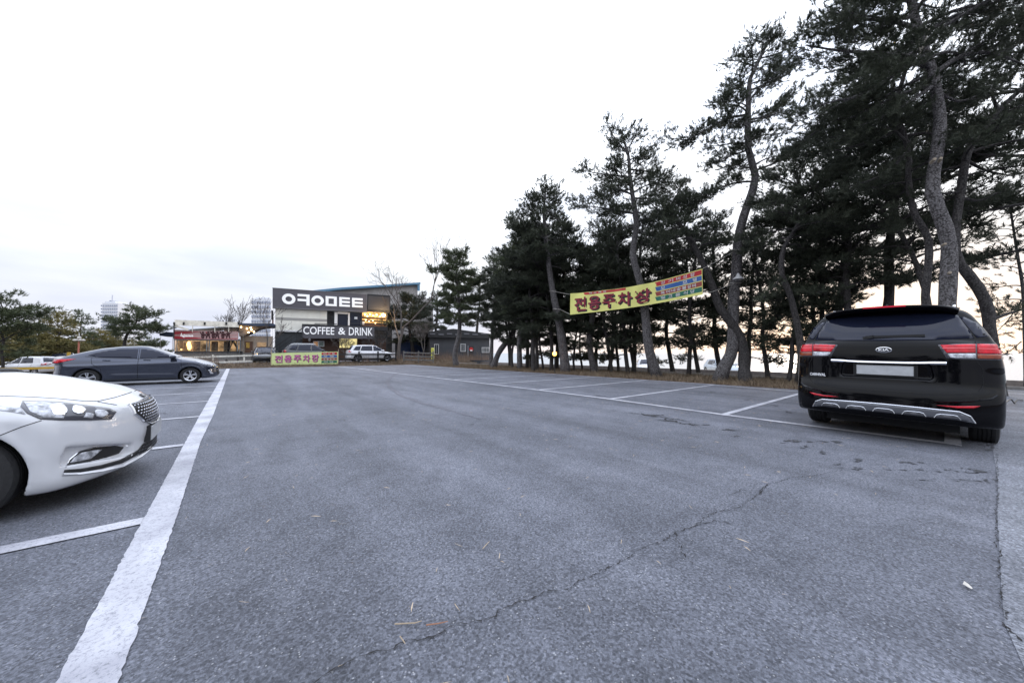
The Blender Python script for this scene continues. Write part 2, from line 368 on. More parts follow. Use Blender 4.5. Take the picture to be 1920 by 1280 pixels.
# cracks: thin broken gaps traced on the surface
M_CRACK = mat('crack filled with dirt', (0.018, 0.017, 0.017), 0.95)
def crack(name, px, wd=0.008, seed=0, z=0.006, jit=0.006, step=0.012):
    rr = random.Random(seed); g = [onG(*p) for p in px]; V = []
    for i in range(len(g) - 1):
        n = max(2, int((g[i + 1] - g[i]).length / step))
        for k in range(n):
            t = k / n; p = g[i].lerp(g[i + 1], t); d = (g[i + 1] - g[i]).normalized(); s = Vector((-d.y, d.x, 0))
            o = o * 0.6 + rr.gauss(0, jit * 0.8) if i + k else 0.0; ww = wd * rr.choice((0.1, 0.4, 0.8, 1.0, 1.6, 2.2)) / 2
            V.append((p.x + s.x * (o - ww), p.y + s.y * (o - ww), z)); V.append((p.x + s.x * (o + ww), p.y + s.y * (o + ww), z))
    return mobj(name, V, [(2 * k, 2 * k + 2, 2 * k + 3, 2 * k + 1) for k in range(len(V) // 2 - 1)], M_CRACK, kind='structure')
crack('pavement_crack', [(585, 1285), (607, 1266), (636, 1250), (666, 1235), (698, 1223), (739, 1217), (760, 1199), (790, 1197), (822, 1193), (855, 1173), (917, 1164), (950, 1139), (986, 1128), (1030, 1110), (1052, 1106), (1099, 1086), (1140, 1066), (1172, 1050), (1205, 1028), (1238, 1017), (1267, 1000), (1300, 988), (1327, 965), (1382, 952), (1413, 936), (1440, 908), (1481, 897), (1540, 890), (1581, 881)], 0.0036, 3)
crack('pavement_crack', [(1267, 1000), (1282, 1040), (1300, 1060)], 0.004, 5)
crack('pavement_crack', [(1300, 988), (1340, 975), (1380, 985)], 0.004, 6)
crack('pavement_crack', [(1440, 908), (1420, 925), (1390, 920), (1360, 932)], 0.004, 8)
crack('pavement_crack', [(1880, 1168), (1900, 1190), (1925, 1210)], 0.006, 9)
crack('pavement_crack', [(1868, 850), (1871, 900), (1868, 980), (1873, 1050), (1878, 1120), (1885, 1165)], 0.0035, 10)
crack('pavement_crack', [(1180, 773), (1230, 781), (1290, 789)], 0.03, 12, jit=0.03)
crack('pavement_crack', [(1240, 785), (1300, 797)], 0.03, 13, jit=0.05)
# damp, oily stains: ragged sheets
def stain(px, py, rx, ry, seed, m=None, name='stain'):
    """a cluster of small ragged slivers, drawn out along the lane's fall"""
    rr = random.Random(seed); V = []; F_ = []
    for q_ in range(rr.randint(5, 9)):
        cx, cy = px + rr.gauss(0, 0.55) * rx, py + rr.gauss(0, 0.5) * ry; a_, b_ = rx * rr.uniform(0.12, 0.5), ry * rr.uniform(0.12, 0.35); n = 14; k0 = len(V)
        for k in range(n):
            t = 2 * math.pi * k / n; q = rr.uniform(0.3, 1.2); p = onG(cx + a_ * math.cos(t) * q, cy + b_ * math.sin(t) * q + a_ * math.cos(t) * q * 0.10); V.append((p.x, p.y, 0.0045 + 0.0003 * q_))
        F_.append(tuple(range(k0, k0 + n))[::-1])
    mobj(name, V, F_, m or M_STAIN, kind='structure')
for i, s in enumerate([(1487, 828, 22, 5), (1512, 838, 12, 3), (1556, 829, 32, 4), (1545, 848, 14, 4), (1612, 862, 22, 5), (1600, 878, 16, 3), (1572, 870, 9, 2), (1712, 868, 24, 5), (1700, 880, 30, 3), (1780, 882, 20, 4),
                       (1832, 885, 26, 6), (1850, 902, 20, 4), (1740, 900, 14, 2), (1800, 900, 18, 2), (1270, 790, 40, 3), (1220, 778, 24, 3), (1310, 797, 20, 2), (1365, 806, 18, 2), (1128, 742, 14, 1.5), (985, 711, 16, 1), (1045, 706, 10, 0.8),
                       (1340, 735, 14, 1.5), (1400, 748, 18, 2), (645, 788, 6, 1.2), (885, 796, 5, 1.2), (1380, 818, 8, 2), (305, 775, 14, 1.6), (1447, 760, 20, 2), (1475, 772, 12, 2), (1850, 838, 20, 7)]):
    stain(*s, seed=i)
M_SKID = asphalt_mat('tyre marks', (0.125, 0.125, 0.145), (0.108, 0.109, 0.128), (0.145, 0.145, 0.166), 0.5)
def skid(px, wd, seed):
    g = [onG(*p) for p in px]; L1 = []; R1 = []
    for i, p in enumerate(g):
        d = (g[min(i + 1, len(g) - 1)] - g[max(i - 1, 0)]).normalized(); s = Vector((-d.y, d.x, 0)) * wd / 2 * (1 if 0 < i < len(g) - 1 else 0.2); L1.append((p.x - s.x, p.y - s.y)); R1.append((p.x + s.x, p.y + s.y))
    o = strip_sheet('tyre_mark', L1, R1, M_SKID, 0.004, jit=0.02, seed=seed)
skid([(768, 692), (748, 698), (732, 707), (726, 716), (732, 727), (752, 741), (790, 755), (840, 768), (900, 785)], 0.13, 1)
# fallen pine needles and bits of bark: nobody could count them
V = []; Fq = []
def sliver(x, y, ang, ln, wd, z):
    k = len(V); c, s = math.cos(ang), math.sin(ang)
    V.extend([(x - s * wd, y + c * wd, z), (x + s * wd, y - c * wd, z), (x + c * ln * 0.6 + s * ln * 0.08, y + s * ln * 0.6 - c * ln * 0.08, z + wd * 2), (x + c * ln, y + s * ln, z)])
    Fq.append((k, k + 1, k + 2, k + 3))
for i in range(2200):
    y = rnd.uniform(0.3, 18); x = rnd.uniform(-0.3, 13) if rnd.random() < 0.7 else rnd.uniform(4, 13)
    sliver(x, y, rnd.uniform(0, 6.28), rnd.uniform(0.02, 0.08), rnd.uniform(0.0007, 0.0016), 0.014)
mobj('fallen_needles', V, Fq, mat('dead pine needles', (0.36, 0.29, 0.21), 0.8, var=0.3), kind='stuff')
def twig(name, px, rad, m, label, cat):
    g = [onG(*p, z=0.012) for p in px]
    tag(MB().tube(g, [rad, rad * 0.9, rad * 0.5][:len(g)], 5).build(name, m), label, cat)
M_TW = mat('dry twig', (0.34, 0.27, 0.19), 0.8, var=0.2)
twig('twig', [(740, 1169), (778, 1167), (791, 1163)], 0.003, M_TW, 'pale bent twig lying left of the reddish one by the long crack', 'twig')
twig('twig', [(799, 1171), (822, 1168), (840, 1164)], 0.003, mat('reddish twig', (0.26, 0.13, 0.08), 0.8), 'reddish brown twig lying just above the long crack', 'twig')
twig('twig', [(750, 1192), (756, 1200), (760, 1206)], 0.0025, M_TW, 'short pale twig sticking across the long crack', 'twig')
twig('twig', [(905, 1028), (912, 1020), (918, 1014)], 0.0025, M_TW, 'short straw coloured twig alone in the middle of the lane', 'twig')
lfp = [onG(*p, z=0.012) for p in ((1805, 1094), (1808, 1090), (1815, 1096), (1824, 1102), (1822, 1105), (1812, 1101))]
lfm = MB(); top = [(p.x, p.y, p.z + 0.004 * (i % 3)) for i, p in enumerate(lfp)]; lfm.add(top, [(0, 1, 2, 5), (5, 2, 3, 4)])
tag(lfm.build('leaf', mat('dry white leaf', (0.5, 0.47, 0.42), 0.7)), 'curled pale dry leaf on the asphalt near the bottom right corner', 'leaf')
# ------------------------------------------------------------------ vehicles: bodies from a smooth solid field
def smin(a, b, k):
    h = np.maximum(k - np.abs(a - b), 0) / k
    return np.minimum(a, b) - h * h * k * 0.25
def smax(a, b, k): return -smin(-a, -b, k)
def ip(x, pts):
    return np.interp(x, [p[0] for p in pts], [p[1] for p in pts])
def ipsm(x, pts, n=160):
    """interpolated profile with its corners rounded off"""
    xs = np.array([p[0] for p in pts]); ys = np.array([p[1] for p in pts])
    gx = np.linspace(xs[0] - 0.3, xs[-1] + 0.3, 400); gy = np.interp(gx, xs, ys)
    dx = gx[1] - gx[0]; k = max(1, int(0.07 / dx)); ker = np.hanning(2 * k + 3)[1:-1]; ker /= ker.sum()
    pad = np.pad(gy, k, mode='edge'); gy = np.convolve(pad, ker, mode='valid')
    return np.interp(x, gx, gy)

def nets(f, lo, hi, h):
    """surface nets of the zero level of f (inside > 0), vertices then moved on to the level"""
    n = [int(math.ceil((hi[i] - lo[i]) / h)) + 1 for i in range(3)]
    ax = [lo[i] + h * np.arange(n[i]) for i in range(3)]
    X, Y, Z = np.meshgrid(*ax, indexing='ij'); D = f(X, Y, Z).astype(np.float32); S = D > 0
    c = [n[i] - 1 for i in range(3)]
    acc = np.zeros((*c, 3), np.float32); cnt = np.zeros(c, np.float32)
    off = [(i, j, k) for i in (0, 1) for j in (0, 1) for k in (0, 1)]
    sl = lambda o: tuple(slice(o[i], o[i] + c[i]) for i in range(3))
    for a in range(8):
        for b in range(a + 1, 8):
            o, q = off[a], off[b]
            if sum(abs(o[i] - q[i]) for i in range(3)) != 1: continue
            A, B = D[sl(o)], D[sl(q)]; m = (A > 0) != (B > 0)
            t = np.where(m, A / np.where(m, A - B, 1), 0)
            for i in range(3): acc[..., i] += np.where(m, o[i] + t * (q[i] - o[i]), 0)
            cnt += m
    act = cnt > 0; idx = -np.ones(c, np.int64); idx[act] = np.arange(act.sum())
    I = np.argwhere(act); V = (acc[act] / cnt[act][:, None] + I) * h + np.array(lo)
    F_ = []
    for d in range(3):
        o = [0, 0, 0]; o[d] = 1
        A = S[tuple(slice(0, n[i] - o[i]) for i in range(3))]; B = S[tuple(slice(o[i], n[i]) for i in range(3))]
        E = np.argwhere(A != B); e1, e2 = (d + 1) % 3, (d + 2) % 3
        ok = (E[:, e1] > 0) & (E[:, e2] > 0) & (E[:, e1] < c[e1] + 0) & (E[:, e2] < c[e2] + 0); E = E[ok]
        q = []
        for (a, b) in ((0, 0), (1, 0), (1, 1), (0, 1)):
            P = E.copy(); P[:, e1] -= a; P[:, e2] -= b; q.append(idx[P[:, 0], P[:, 1], P[:, 2]])
        q = np.stack(q, 1); fl = A[tuple(E.T)]
        q[~fl] = q[~fl][:, ::-1]; F_.append(q)
    F_ = np.concatenate(F_); F_ = F_[(F_ >= 0).all(1)]
    e = h * 0.3
    for it in range(3):
        x, y, z = V.T; v0 = f(x, y, z)
        g = np.stack([(f(x + e, y, z) - f(x - e, y, z)), (f(x, y + e, z) - f(x, y - e, z)), (f(x, y, z + e) - f(x, y, z - e))], 1) / (2 * e)
        st = np.clip(v0 / np.maximum((g * g).sum(1), 0.15), -h * 0.4, h * 0.4)[:, None] * g
        V = V - st * (0.9 if it < 2 else 0.5)
    return V, F_

def car_field(s):
    L, W = s['L'], s['W'] / 2
    def f(x, y, z):
        ay = np.abs(y)
        hw = ipsm(z, s['side'])                         # half width of the lower body by height
        hw = hw + s.get('arch', 0.012) * sum(np.exp(-(((np.hypot(x - wx, z - s['wr']) - s['ar']) / 0.05) ** 2)) for wx in s['wheels']) * (z > 0.1)
        for (za, zb, amt, x0, x1) in s.get('crease', ()):   # pressed line along the flank
            zc = za + (zb - za) * np.clip((x - x0) / (x1 - x0), 0, 1); m = np.clip((x - x0) / 0.25, 0, 1) * np.clip((x1 - x) / 0.25, 0, 1)
            t = (z - zc) / 0.06; hw = hw + amt * np.where(t < 0, np.exp(-t * t * 0.4), np.exp(-t * t * 4)) * m
        deck = ipsm(x, s['deck']) - s.get('dcrown', 0.07) * (ay / W) ** s.get('dpow', 2.5)
        a, p = s['nose_plan']; na = L + ipsm(z, s['nose']) - a * (ay / W) ** p
        a, p = s['tail_plan']; ta = ipsm(z, s['tail']) + a * (ay / W) ** p
        bot = z - ip(x, s['bottom'])
        k = s.get('k', 0.05)
        lo = smin(smin(hw - ay, bot, 0.05), deck - z, s.get('kd', 0.06))
        lo = smin(smin(lo, (na - x) * s.get('ns', 0.8), s.get('kn', 0.09)), (x - ta) * 0.9, s.get('kt', 0.06))
        zb = s['belt']; g = ipsm(z, s['gside']) * ipsm(x, s.get('gplan', [(0, 1), (L, 1)])) - ay
        roof = ipsm(x, s['roof']) - s.get('rcrown', 0.05) * (ay / (W * 0.8)) ** 2 - z
        fw = ipsm(z, s['ws']) - s.get('wsc', 0.22) * (ay / W) ** 2 - x; rw = x - ipsm(z, s['rw']) - s.get('rwc', 0.14) * (ay / W) ** 2.5
        gr_ = smin(smin(g, roof, 0.10), smin(fw * 0.6, rw * 0.8, 0.05), 0.05); gr_ = smin(gr_, z - (zb - 0.15), 0.02)
        b = smax(lo, gr_, 0.035)
        for wx in s['wheels']:
            cyl = smin(s['ar'] - np.hypot(x - wx, z - s['wr']), ay - (W - 0.30), 0.02); b = smin(b, -cyl, 0.02)
        for q in s.get('cut', ()): b = smin(b, -q(x, ay, z), 0.015)
        for q in s.get('addf', ()): b = smax(b, q(x, ay, z), 0.02)
        return b
    return f

M_WELL = mat('wheel well', (0.012, 0.012, 0.013), 0.9)
M_TYRE = mat('tyre rubber', (0.018, 0.018, 0.019), 0.8, bump=0.3, bscale=60)
M_RIM = mat('alloy rim', (0.62, 0.63, 0.66), 0.25, metal=0.85)
M_GLASS = mat('tinted glass', (0.010, 0.013, 0.028), 0.03, spec=0.38, coat=0.0)
M_CHROME = mat('chrome', (0.75, 0.75, 0.77), 0.08, metal=1.0)
M_BLACKP = mat('black trim plastic', (0.012, 0.012, 0.013), 0.45)
M_REDL = mat('red lamp plastic', (0.50, 0.003, 0.015), 0.12, coat=0.15, var=0.35, vscale=9)
M_CLEARL = mat('clear lamp plastic', (0.40, 0.41, 0.44), 0.10, coat=0.4, var=0.55, vscale=22)
M_DARKL = mat('dark lamp housing', (0.05, 0.05, 0.06), 0.1, coat=0.8)
M_AMBER = mat('amber lamp plastic', (0.20, 0.035, 0.01), 0.15, coat=0.2, var=0.3, vscale=12)
M_SEAM = mat('shut line', (0.006, 0.006, 0.007), 0.9)
M_PLATE = mat('number plate', (0.40, 0.41, 0.42), 0.4, var=0.08, vscale=12)

class Car:
    def __init__(s, name, label, cat, spec, paint, pos, rz=0.0, h=0.03, group=None):
        s.spec = spec; s.pos = Vector(pos); s.rz = rz; s.root = thing(name, label, cat, pos, rz, group)
        W = spec['W'] / 2 + 0.05; f = car_field(spec); H_ = max(p[1] for p in spec['roof']) + 0.08
        V, Fq = nets(f, (-0.12, -W, 0.05), (spec['L'] + 0.12, W, H_), h)
        me_v = V; c = V[Fq].mean(1); well = np.zeros(len(Fq), bool)
        for wx in spec['wheels']: well |= (np.hypot(c[:, 0] - wx, c[:, 2] - spec['wr']) < spec['ar'] + 0.003) & (np.abs(c[:, 1]) > W - 0.45) & (np.abs(c[:, 1]) < W - 0.05 - spec.get('lip', 0.02))
        well |= c[:, 2] < np.interp(c[:, 0], [p[0] for p in spec['bottom']], [p[1] for p in spec['bottom']]) + 0.003
        s.body = npobj('body', V, Fq, [paint, M_WELL], s.root, smooth=True)
        s.body.data.polygons.foreach_set('material_index', well.astype(np.int32))
        s.bvh = BVHTree.FromPolygons([Vector(v) for v in V.tolist()], [tuple(q) for q in Fq.tolist()])
        s.inv = Matrix.Rotation(-rz, 3, 'Z')
    def cast(s, q, proj):
        B = 10
        if proj == 'R': o, d = Vector((q[0], -B, q[1])), Vector((0, 1, 0))      # from the vehicle's right flank
        elif proj == 'L': o, d = Vector((q[0], B, q[1])), Vector((0, -1, 0))
        elif proj == 'back': o, d = Vector((-B, q[0], q[1])), Vector((1, 0, 0))
        elif proj == 'front': o, d = Vector((B + 6, q[0], q[1])), Vector((-1, 0, 0))
        elif proj == 'top': o, d = Vector((q[0], q[1], B)), Vector((0, 0, -1))
        else: o, d = s.inv @ (CAM - s.pos), s.inv @ ray(*q)                      # seen from the eye
        hit = s.bvh.ray_cast(o, d.normalized())
        return (hit[0], hit[1]) if hit[0] is not None else None
    def patch(s, name, poly, proj, m, off=0.004, res=0.05, mirror=False, round_=0, skirt=0.012, parent=None, flat=False):
        """a panel following the body: outline poly in the projection's own 2D coordinates"""
        P = [Vector(p) for p in poly]
        for _ in range(round_):
            Q = []
            for i in range(len(P)):
                a, b = P[i], P[(i + 1) % len(P)]; Q += [a.lerp(b, 0.22), a.lerp(b, 0.78)]
            P = Q
        E = []
        for i in range(len(P)):
            a, b = P[i], P[(i + 1) % len(P)]; n = max(1, int((b - a).length / res))
            E += [a.lerp(b, k / n) for k in range(n)]
        x0, x1 = min(p.x for p in E), max(p.x for p in E); y0, y1 = min(p.y for p in E), max(p.y for p in E)
        inner = []
        def inside(x, y):
            r = False; j = len(E) - 1
            for i in range(len(E)):
                if (E[i].y > y) != (E[j].y > y) and x < (E[j].x - E[i].x) * (y - E[i].y) / (E[j].y - E[i].y) + E[i].x: r = not r
                j = i
            return r
        gx = np.arange(x0 + res / 2, x1, res); gy = np.arange(y0 + res / 2, y1, res)
        for x in gx:
            for y in gy:
                if inside(x, y) and min((Vector((x, y)) - e_).length for e_ in E) > res * 0.45: inner.append(Vector((x, y)))
        vv, ee, ff, *_ = delaunay_2d_cdt(E + inner, [], [tuple(range(len(E)))], 1, 1e-6)
        hits = [s.cast(v, proj) for v in vv]
        if any(h is None for h in hits):
            good = [h for h in hits if h is not None]
            if not good: return None
        ok = [h is not None for h in hits]
        V = [tuple(h[0] + h[1] * off) if h else (0, 0, 0) for h in hits]; Fs = [tuple(f_) for f_ in ff if all(ok[i] for i in f_)]
        cnt = {}
        for f_ in Fs:
            for i in range(len(f_)): e_ = (f_[i], f_[(i + 1) % len(f_)]); cnt[e_] = cnt.get(e_, 0) + 1
        bd = [e_ for e_ in cnt if (e_[1], e_[0]) not in cnt]; mp = {}
        for a, b in bd:
            for i in (a, b):
                if i not in mp: mp[i] = len(V); V.append(tuple(hits[i][0] - hits[i][1] * skirt))
        Fs += [(b, a, mp[a], mp[b]) for a, b in bd]
        # orient outward
        if Fs:
            a, b, c = [Vector(V[i]) for i in Fs[0][:3]]; n = (b - a).cross(c - a)
            if n.dot(hits[Fs[0][0]][1]) < 0: Fs = [f_[::-1] for f_ in Fs]
        o = mobj(name, V, Fs, m, parent or s.root, smooth=True); r = [o]
        if mirror:
            r.append(mobj(name, [(v[0], -v[1], v[2]) for v in V], [f_[::-1] for f_ in Fs], m, parent or s.root, smooth=True))
        nsm = len(Fs) - len(bd)
        for q in r: q.data.polygons.foreach_set('use_smooth', [i < nsm for i in range(len(Fs))])
        return r
    def line(s, pts, proj, wd=0.006, m=None, off=0.002, res=0.03, name='shut_line', mirror=False, closed=False, thick=None, parent=None):
        """narrow strip (shut line, moulding) along a path on the body"""
        P = [Vector(p) for p in pts]; P = P + [P[0]] if closed else P; Q = []
        for i in range(len(P) - 1):
            n = max(1, int((P[i + 1] - P[i]).length / res)); Q += [P[i].lerp(P[i + 1], k / n) for k in range(n)]
        Q.append(P[-1]); H_ = [s.cast(q, proj) for q in Q]; H_ = [h for h in H_ if h]
        if len(H_) < 2: return None
        V = []
        for i, (p, n) in enumerate(H_):
            d = (H_[min(i + 1, len(H_) - 1)][0] - H_[max(i - 1, 0)][0]); t = n.cross(d).normalized() * wd / 2
            if thick: V += [p + t - n * 0.004, p + t + n * off, p + n * (off + thick), p - t + n * off, p - t - n * 0.004]
            else: V += [p + t + n * off, p - t + n * off]
        k = 5 if thick else 2
        Fs = [(i * k + j, i * k + j + 1, (i + 1) * k + j + 1, (i + 1) * k + j) for i in range(len(H_) - 1) for j in range(k - 1)]
        o = mobj(name, V, Fs, m or M_SEAM, parent or s.root, smooth=False); r = [o]
        if mirror: r.append(mobj(name, [(v[0], -v[1], v[2]) for v in V], Fs, m or M_SEAM, parent or s.root))
        return r
    def wheels(s, rim_kind=5, tw=0.20, hub=None, rimr=None):
        sp = s.spec; a_, b_ = sp['wheels']; w_ = sp['W'] / 2
        MB().box(a_ + 0.2, b_ - 0.2, -w_ + 0.16, w_ - 0.16, 0.145, 0.24).box(0.35, a_ - 0.1, -w_ + 0.35, w_ - 0.35, 0.17, 0.31).box(a_ - 0.06, a_ + 0.06, -w_ + 0.2, w_ - 0.2, 0.2, 0.3).build('underbody', M_WELL, s.root, kind='stuff')
        r = sp['wr']; W = sp['W'] / 2; rr = rimr or r * 0.66
        for wx in sp['wheels']:
            for sd in (-1, 1):
                y = sd * (W - 0.035)
                wroot = MB().lathe([(0, y - sd * 0.13), (rr * 0.95, y - sd * 0.13), (rr * 0.98, y - sd * 0.15), (0, y - sd * 0.16)], (wx, 0, r), 1, 24).build('wheel', M_WELL, s.root)
                t = MB(); a, b = y, y - sd * tw
                pr = [(rr, a - sd * 0.015), (rr + 0.012, a), (rr + (r - rr) * 0.5, a + sd * 0.006), (r - 0.02, a - sd * 0.006), (r, a - sd * 0.03)]
                for g in range(1, 5):
                    yy = a - sd * (0.03 + (tw - 0.06) * g / 5); pr += [(r, yy + sd * 0.006), (r - 0.008, yy + sd * 0.004), (r - 0.008, yy - sd * 0.004), (r, yy - sd * 0.006)]
                pr += [(r, b + sd * 0.03), (r - 0.02, b), (rr, b)]
                t.lathe(pr, (wx, 0, r), 1, 40).build('tyre', M_TYRE, wroot, smooth=False)
                q = MB(); q.lathe([(rr - 0.03, a - sd * 0.09), (rr - 0.018, a - sd * 0.02), (rr, a - sd * 0.008), (rr + 0.004, a - sd * 0.016), (rr + 0.002, a - sd * 0.1)], (wx, 0, r), 1, 40)
                q.lathe([(0, a - sd * 0.022), (0.05, a - sd * 0.022), (0.06, a - sd * 0.045)], (wx, 0, r), 1, 16)
                n = rim_kind
                for k in range(n):
                    t0 = 2 * math.pi * k / n + 0.3 + wx
                    for ds in (-1, 1):
                        def pt(rad, da): return (wx + rad * math.sin(t0 + da), rad * math.cos(t0 + da) + r)
                        pa, pb, pc, pd = pt(0.035, ds * 0.5), pt(rr - 0.01, ds * 0.26), pt(rr - 0.01, ds * 0.05), pt(0.03, ds * 0.0)
                        lst = [pa, pb, pc, pd] if ds > 0 else [pd, pc, pb, pa]
                        q.add([(p[0], a - sd * (0.03 if i_ in (0, 3) else 0.018), p[1]) for i_, p in enumerate(lst)] + [(p[0], a - sd * 0.06, p[1]) for p in lst],
                              [(0, 1, 2, 3), (7, 6, 5, 4), (0, 4, 5, 1), (1, 5, 6, 2), (2, 6, 7, 3), (3, 7, 4, 0)])
                q.build('rim', M_RIM, wroot, smooth=False)
    def mirrors(s, x, z, m, y=None, sz=1.0):
        y = y or s.spec['W'] / 2
        for sd in (-1, 1):
            b = MB(); V = []
            n = 10; prof = []
            for k in range(n):
                t = 2 * math.pi * k / n; prof.append((math.cos(t), math.sin(t)))
            rings = [(-0.05, 0.85), (-0.045, 1.0), (0.02, 1.0), (0.08, 0.8), (0.12, 0.4)]
            for dx, q in rings:
                for c, s_ in prof:
                    V.append((x + dx * sz, sd * (y + 0.06 + c * 0.115 * q * sz), z + s_ * 0.07 * q * sz))
            Fq = [(i * n + k, i * n + (k + 1) % n, (i + 1) * n + (k + 1) % n, (i + 1) * n + k) for i in range(len(rings) - 1) for k in range(n)]
            Fq += [tuple(range(n)), tuple((len(rings) - 1) * n + k for k in range(n))[::-1]]
            b.add(V, Fq); b.beam((x + 0.02, sd * (y - 0.12), z - 0.05), (x + 0.02, sd * (y + 0.0), z - 0.03), 0.05, 0.03)
            mo = b.build('side_mirror', m, s.root, smooth=True)
            MB().lathe([(0, x - 0.058 * sz), (0.052 * sz, x - 0.058 * sz), (0.056 * sz, x - 0.05 * sz)], (0, sd * (y + 0.06), z), 0, 14).build('mirror_glass', M_CHROME, mo)
# ------------------------------------------------------------------ the black people carrier at the right
M_BLK = mat('black car paint', (0.0025, 0.0025, 0.0035), 0.06, coat=0.0, spec=0.22)
SC = 0.574                      # world y of its centre line
def plate_cut(x, ay, z):
    return smin(smin(0.42 - ay - (z - 0.93) * 0.15, 0.10 - np.abs(z - 0.925), 0.05), 0.125 - x, 0.02)
van = dict(L=5.115, W=1.96, wr=0.355, ar=0.40, wheels=[1.08, 4.14], belt=1.12,
    side=[(0.15, 0.88), (0.30, 0.955), (0.45, 0.965), (0.62, 0.970), (0.80, 0.978), (1.0, 0.965), (1.12, 0.945), (1.2, 0.93)],
    deck=[(-0.2, 1.33), (0.6, 1.33), (3.4, 1.20), (3.9, 1.14), (4.5, 1.03), (4.95, 0.88), (5.2, 0.80)],
    nose=[(0.1, -0.15), (0.3, -0.02), (0.55, 0.0), (0.8, -0.06), (1.0, -0.22)], nose_plan=(0.42, 2.6),
    tail=[(0.2, 0.06), (0.30, 0.02), (0.42, -0.01), (0.60, 0.0), (0.70, 0.03), (0.76, 0.065), (0.95, 0.08), (1.10, 0.085), (1.25, 0.11), (1.36, 0.155)], tail_plan=(0.27, 4.5),
    bottom=[(0, 0.30), (0.5, 0.27), (1.2, 0.2), (4.2, 0.18), (5.1, 0.22)],
    gside=[(0.9, 0.955), (1.12, 0.935), (1.3, 0.895), (1.5, 0.805), (1.7, 0.70), (1.83, 0.62)], roof=[(-0.2, 1.70), (0.25, 1.73), (0.6, 1.755), (1.4, 1.77), (2.6, 1.77), (3.4, 1.70), (3.8, 1.62)],
    gplan=[(0, 1.0), (1.2, 1.0), (3, 0.985), (4.0, 0.95)],
    ws=[(0.9, 4.45), (1.1, 4.22), (1.4, 3.78), (1.62, 3.36), (1.75, 3.0)], rw=[(1.0, 0.09), (1.28, 0.135), (1.4, 0.175), (1.66, 0.335), (1.8, 0.42)], rwc=0.22,
    crease=[(0.86, 0.90, 0.012, 0.5, 4.6)], rcrown=0.05, cut=[plate_cut])
C_ = Car('black_van', 'black people carrier parked with its tail towards us at the right', 'van', van, M_BLK, (6.80, SC, 0), h=0.024)
def bk(pts, sgn=1): return [(sgn * a, b) for a, b in pts]
C_.patch('rear_window', [(-0.745, 1.335), (-0.4, 1.318), (0, 1.312), (0.4, 1.318), (0.745, 1.335), (0.70, 1.45), (0.63, 1.62), (0.60, 1.65), (0.3, 1.672), (-0.3, 1.672), (-0.60, 1.65), (-0.63, 1.62), (-0.70, 1.45)], 'back', M_GLASS, res=0.05)
for sg in (-1, 1):
    C_.patch('rear_pillar_glass', bk([(0.765, 1.342), (0.855, 1.36), (0.775, 1.52), (0.68, 1.60), (0.635, 1.605)], sg), 'back', M_GLASS, res=0.04)
    # tail lamp: red upper bar, clear lower bar on the tailgate, amber strip on the body
    h = MB()
    C_.patch('tail_lamp_housing', bk([(0.462, 1.262), (0.60, 1.268), (0.80, 1.272), (0.93, 1.27), (0.95, 1.20), (0.935, 1.085), (0.78, 1.082), (0.60, 1.085), (0.53, 1.10)], sg), 'back', M_DARKL, off=0.004, res=0.03)
    for nm, pl, mm in (('lamp_lens', [(0.485, 1.255), (0.60, 1.26), (0.748, 1.264), (0.748, 1.165), (0.535, 1.160)], M_REDL), ('reversing_lens', [(0.54, 1.150), (0.748, 1.155), (0.748, 1.100), (0.60, 1.098), (0.56, 1.108)], M_CLEARL),
                       ('lamp_lens', [(0.762, 1.265), (0.925, 1.262), (0.945, 1.20), (0.94, 1.155), (0.762, 1.155)], M_REDL), ('turn_signal', [(0.762, 1.148), (0.938, 1.148), (0.928, 1.095), (0.762, 1.097)], M_AMBER)):
        C_.patch(nm, bk(pl, sg), 'back', mm, off=0.010, res=0.025)
    C_.line(bk([(0.50, 1.215), (0.74, 1.222)], sg), 'back', 0.01, mat('deep red', (0.75, 0.10, 0.12), 0.15, coat=0.5), off=0.012, name='lamp_strip')
    C_.line(bk([(0.77, 1.215), (0.935, 1.21)], sg), 'back', 0.01, MATS['deep red'], off=0.012, name='lamp_strip')
    C_.patch('reflector', bk([(0.44, 0.530), (0.60, 0.536), (0.775, 0.556), (0.755, 0.538), (0.72, 0.522), (0.60, 0.514)], sg), 'back', M_REDL, off=0.008, res=0.03)
    C_.line(bk([(0.752, 1.30), (0.755, 1.08), (0.80, 0.98), (0.80, 0.78), (0.765, 0.71), (0.70, 0.68), (0.4, 0.655), (0.0, 0.648)], sg), 'back', 0.007)
    C_.line(bk([(0.43, 0.565), (0.7, 0.60), (0.86, 0.64), (0.9, 0.68)], sg), 'back', 0.02, M_BLK, off=0.002, thick=0.012, name='bumper_crease')
# roof spoiler with its brake light
sp = MB(); n = 24; V = []
for k in range(n + 1):
    y = -0.645 + 1.29 * k / n; q = abs(y) / 0.645; xr_ = 0.115 + 0.20 * q ** 4; zt = 1.787 - 0.040 * q ** 2 - 0.035 * q ** 8
    V += [(0.60, y * 0.97, zt - 0.012), (0.30 + 0.05 * q, y, zt + 0.004), (xr_, y * 0.985, zt - 0.014), (xr_ + 0.004, y * 0.985, zt - 0.036), (0.36, y * 0.965, zt - 0.075)]
Fq = [(i * 5 + j, i * 5 + j + 1, (i + 1) * 5 + j + 1, (i + 1) * 5 + j) for i in range(n) for j in range(4)] + [(0, 1, 2, 3, 4), tuple(n * 5 + j for j in range(5))[::-1]]
spo = sp.add(V, Fq).build('roof_spoiler', M_BLK, C_.root, smooth=True)
MB().box(0.106, 0.14, -0.20, 0.20, 1.753, 1.771).build('brake_light', mat('lit red strip', (0.40, 0.01, 0.03), 0.2, emit=(0.9, 0.03, 0.07), es=0.12), C_.root)
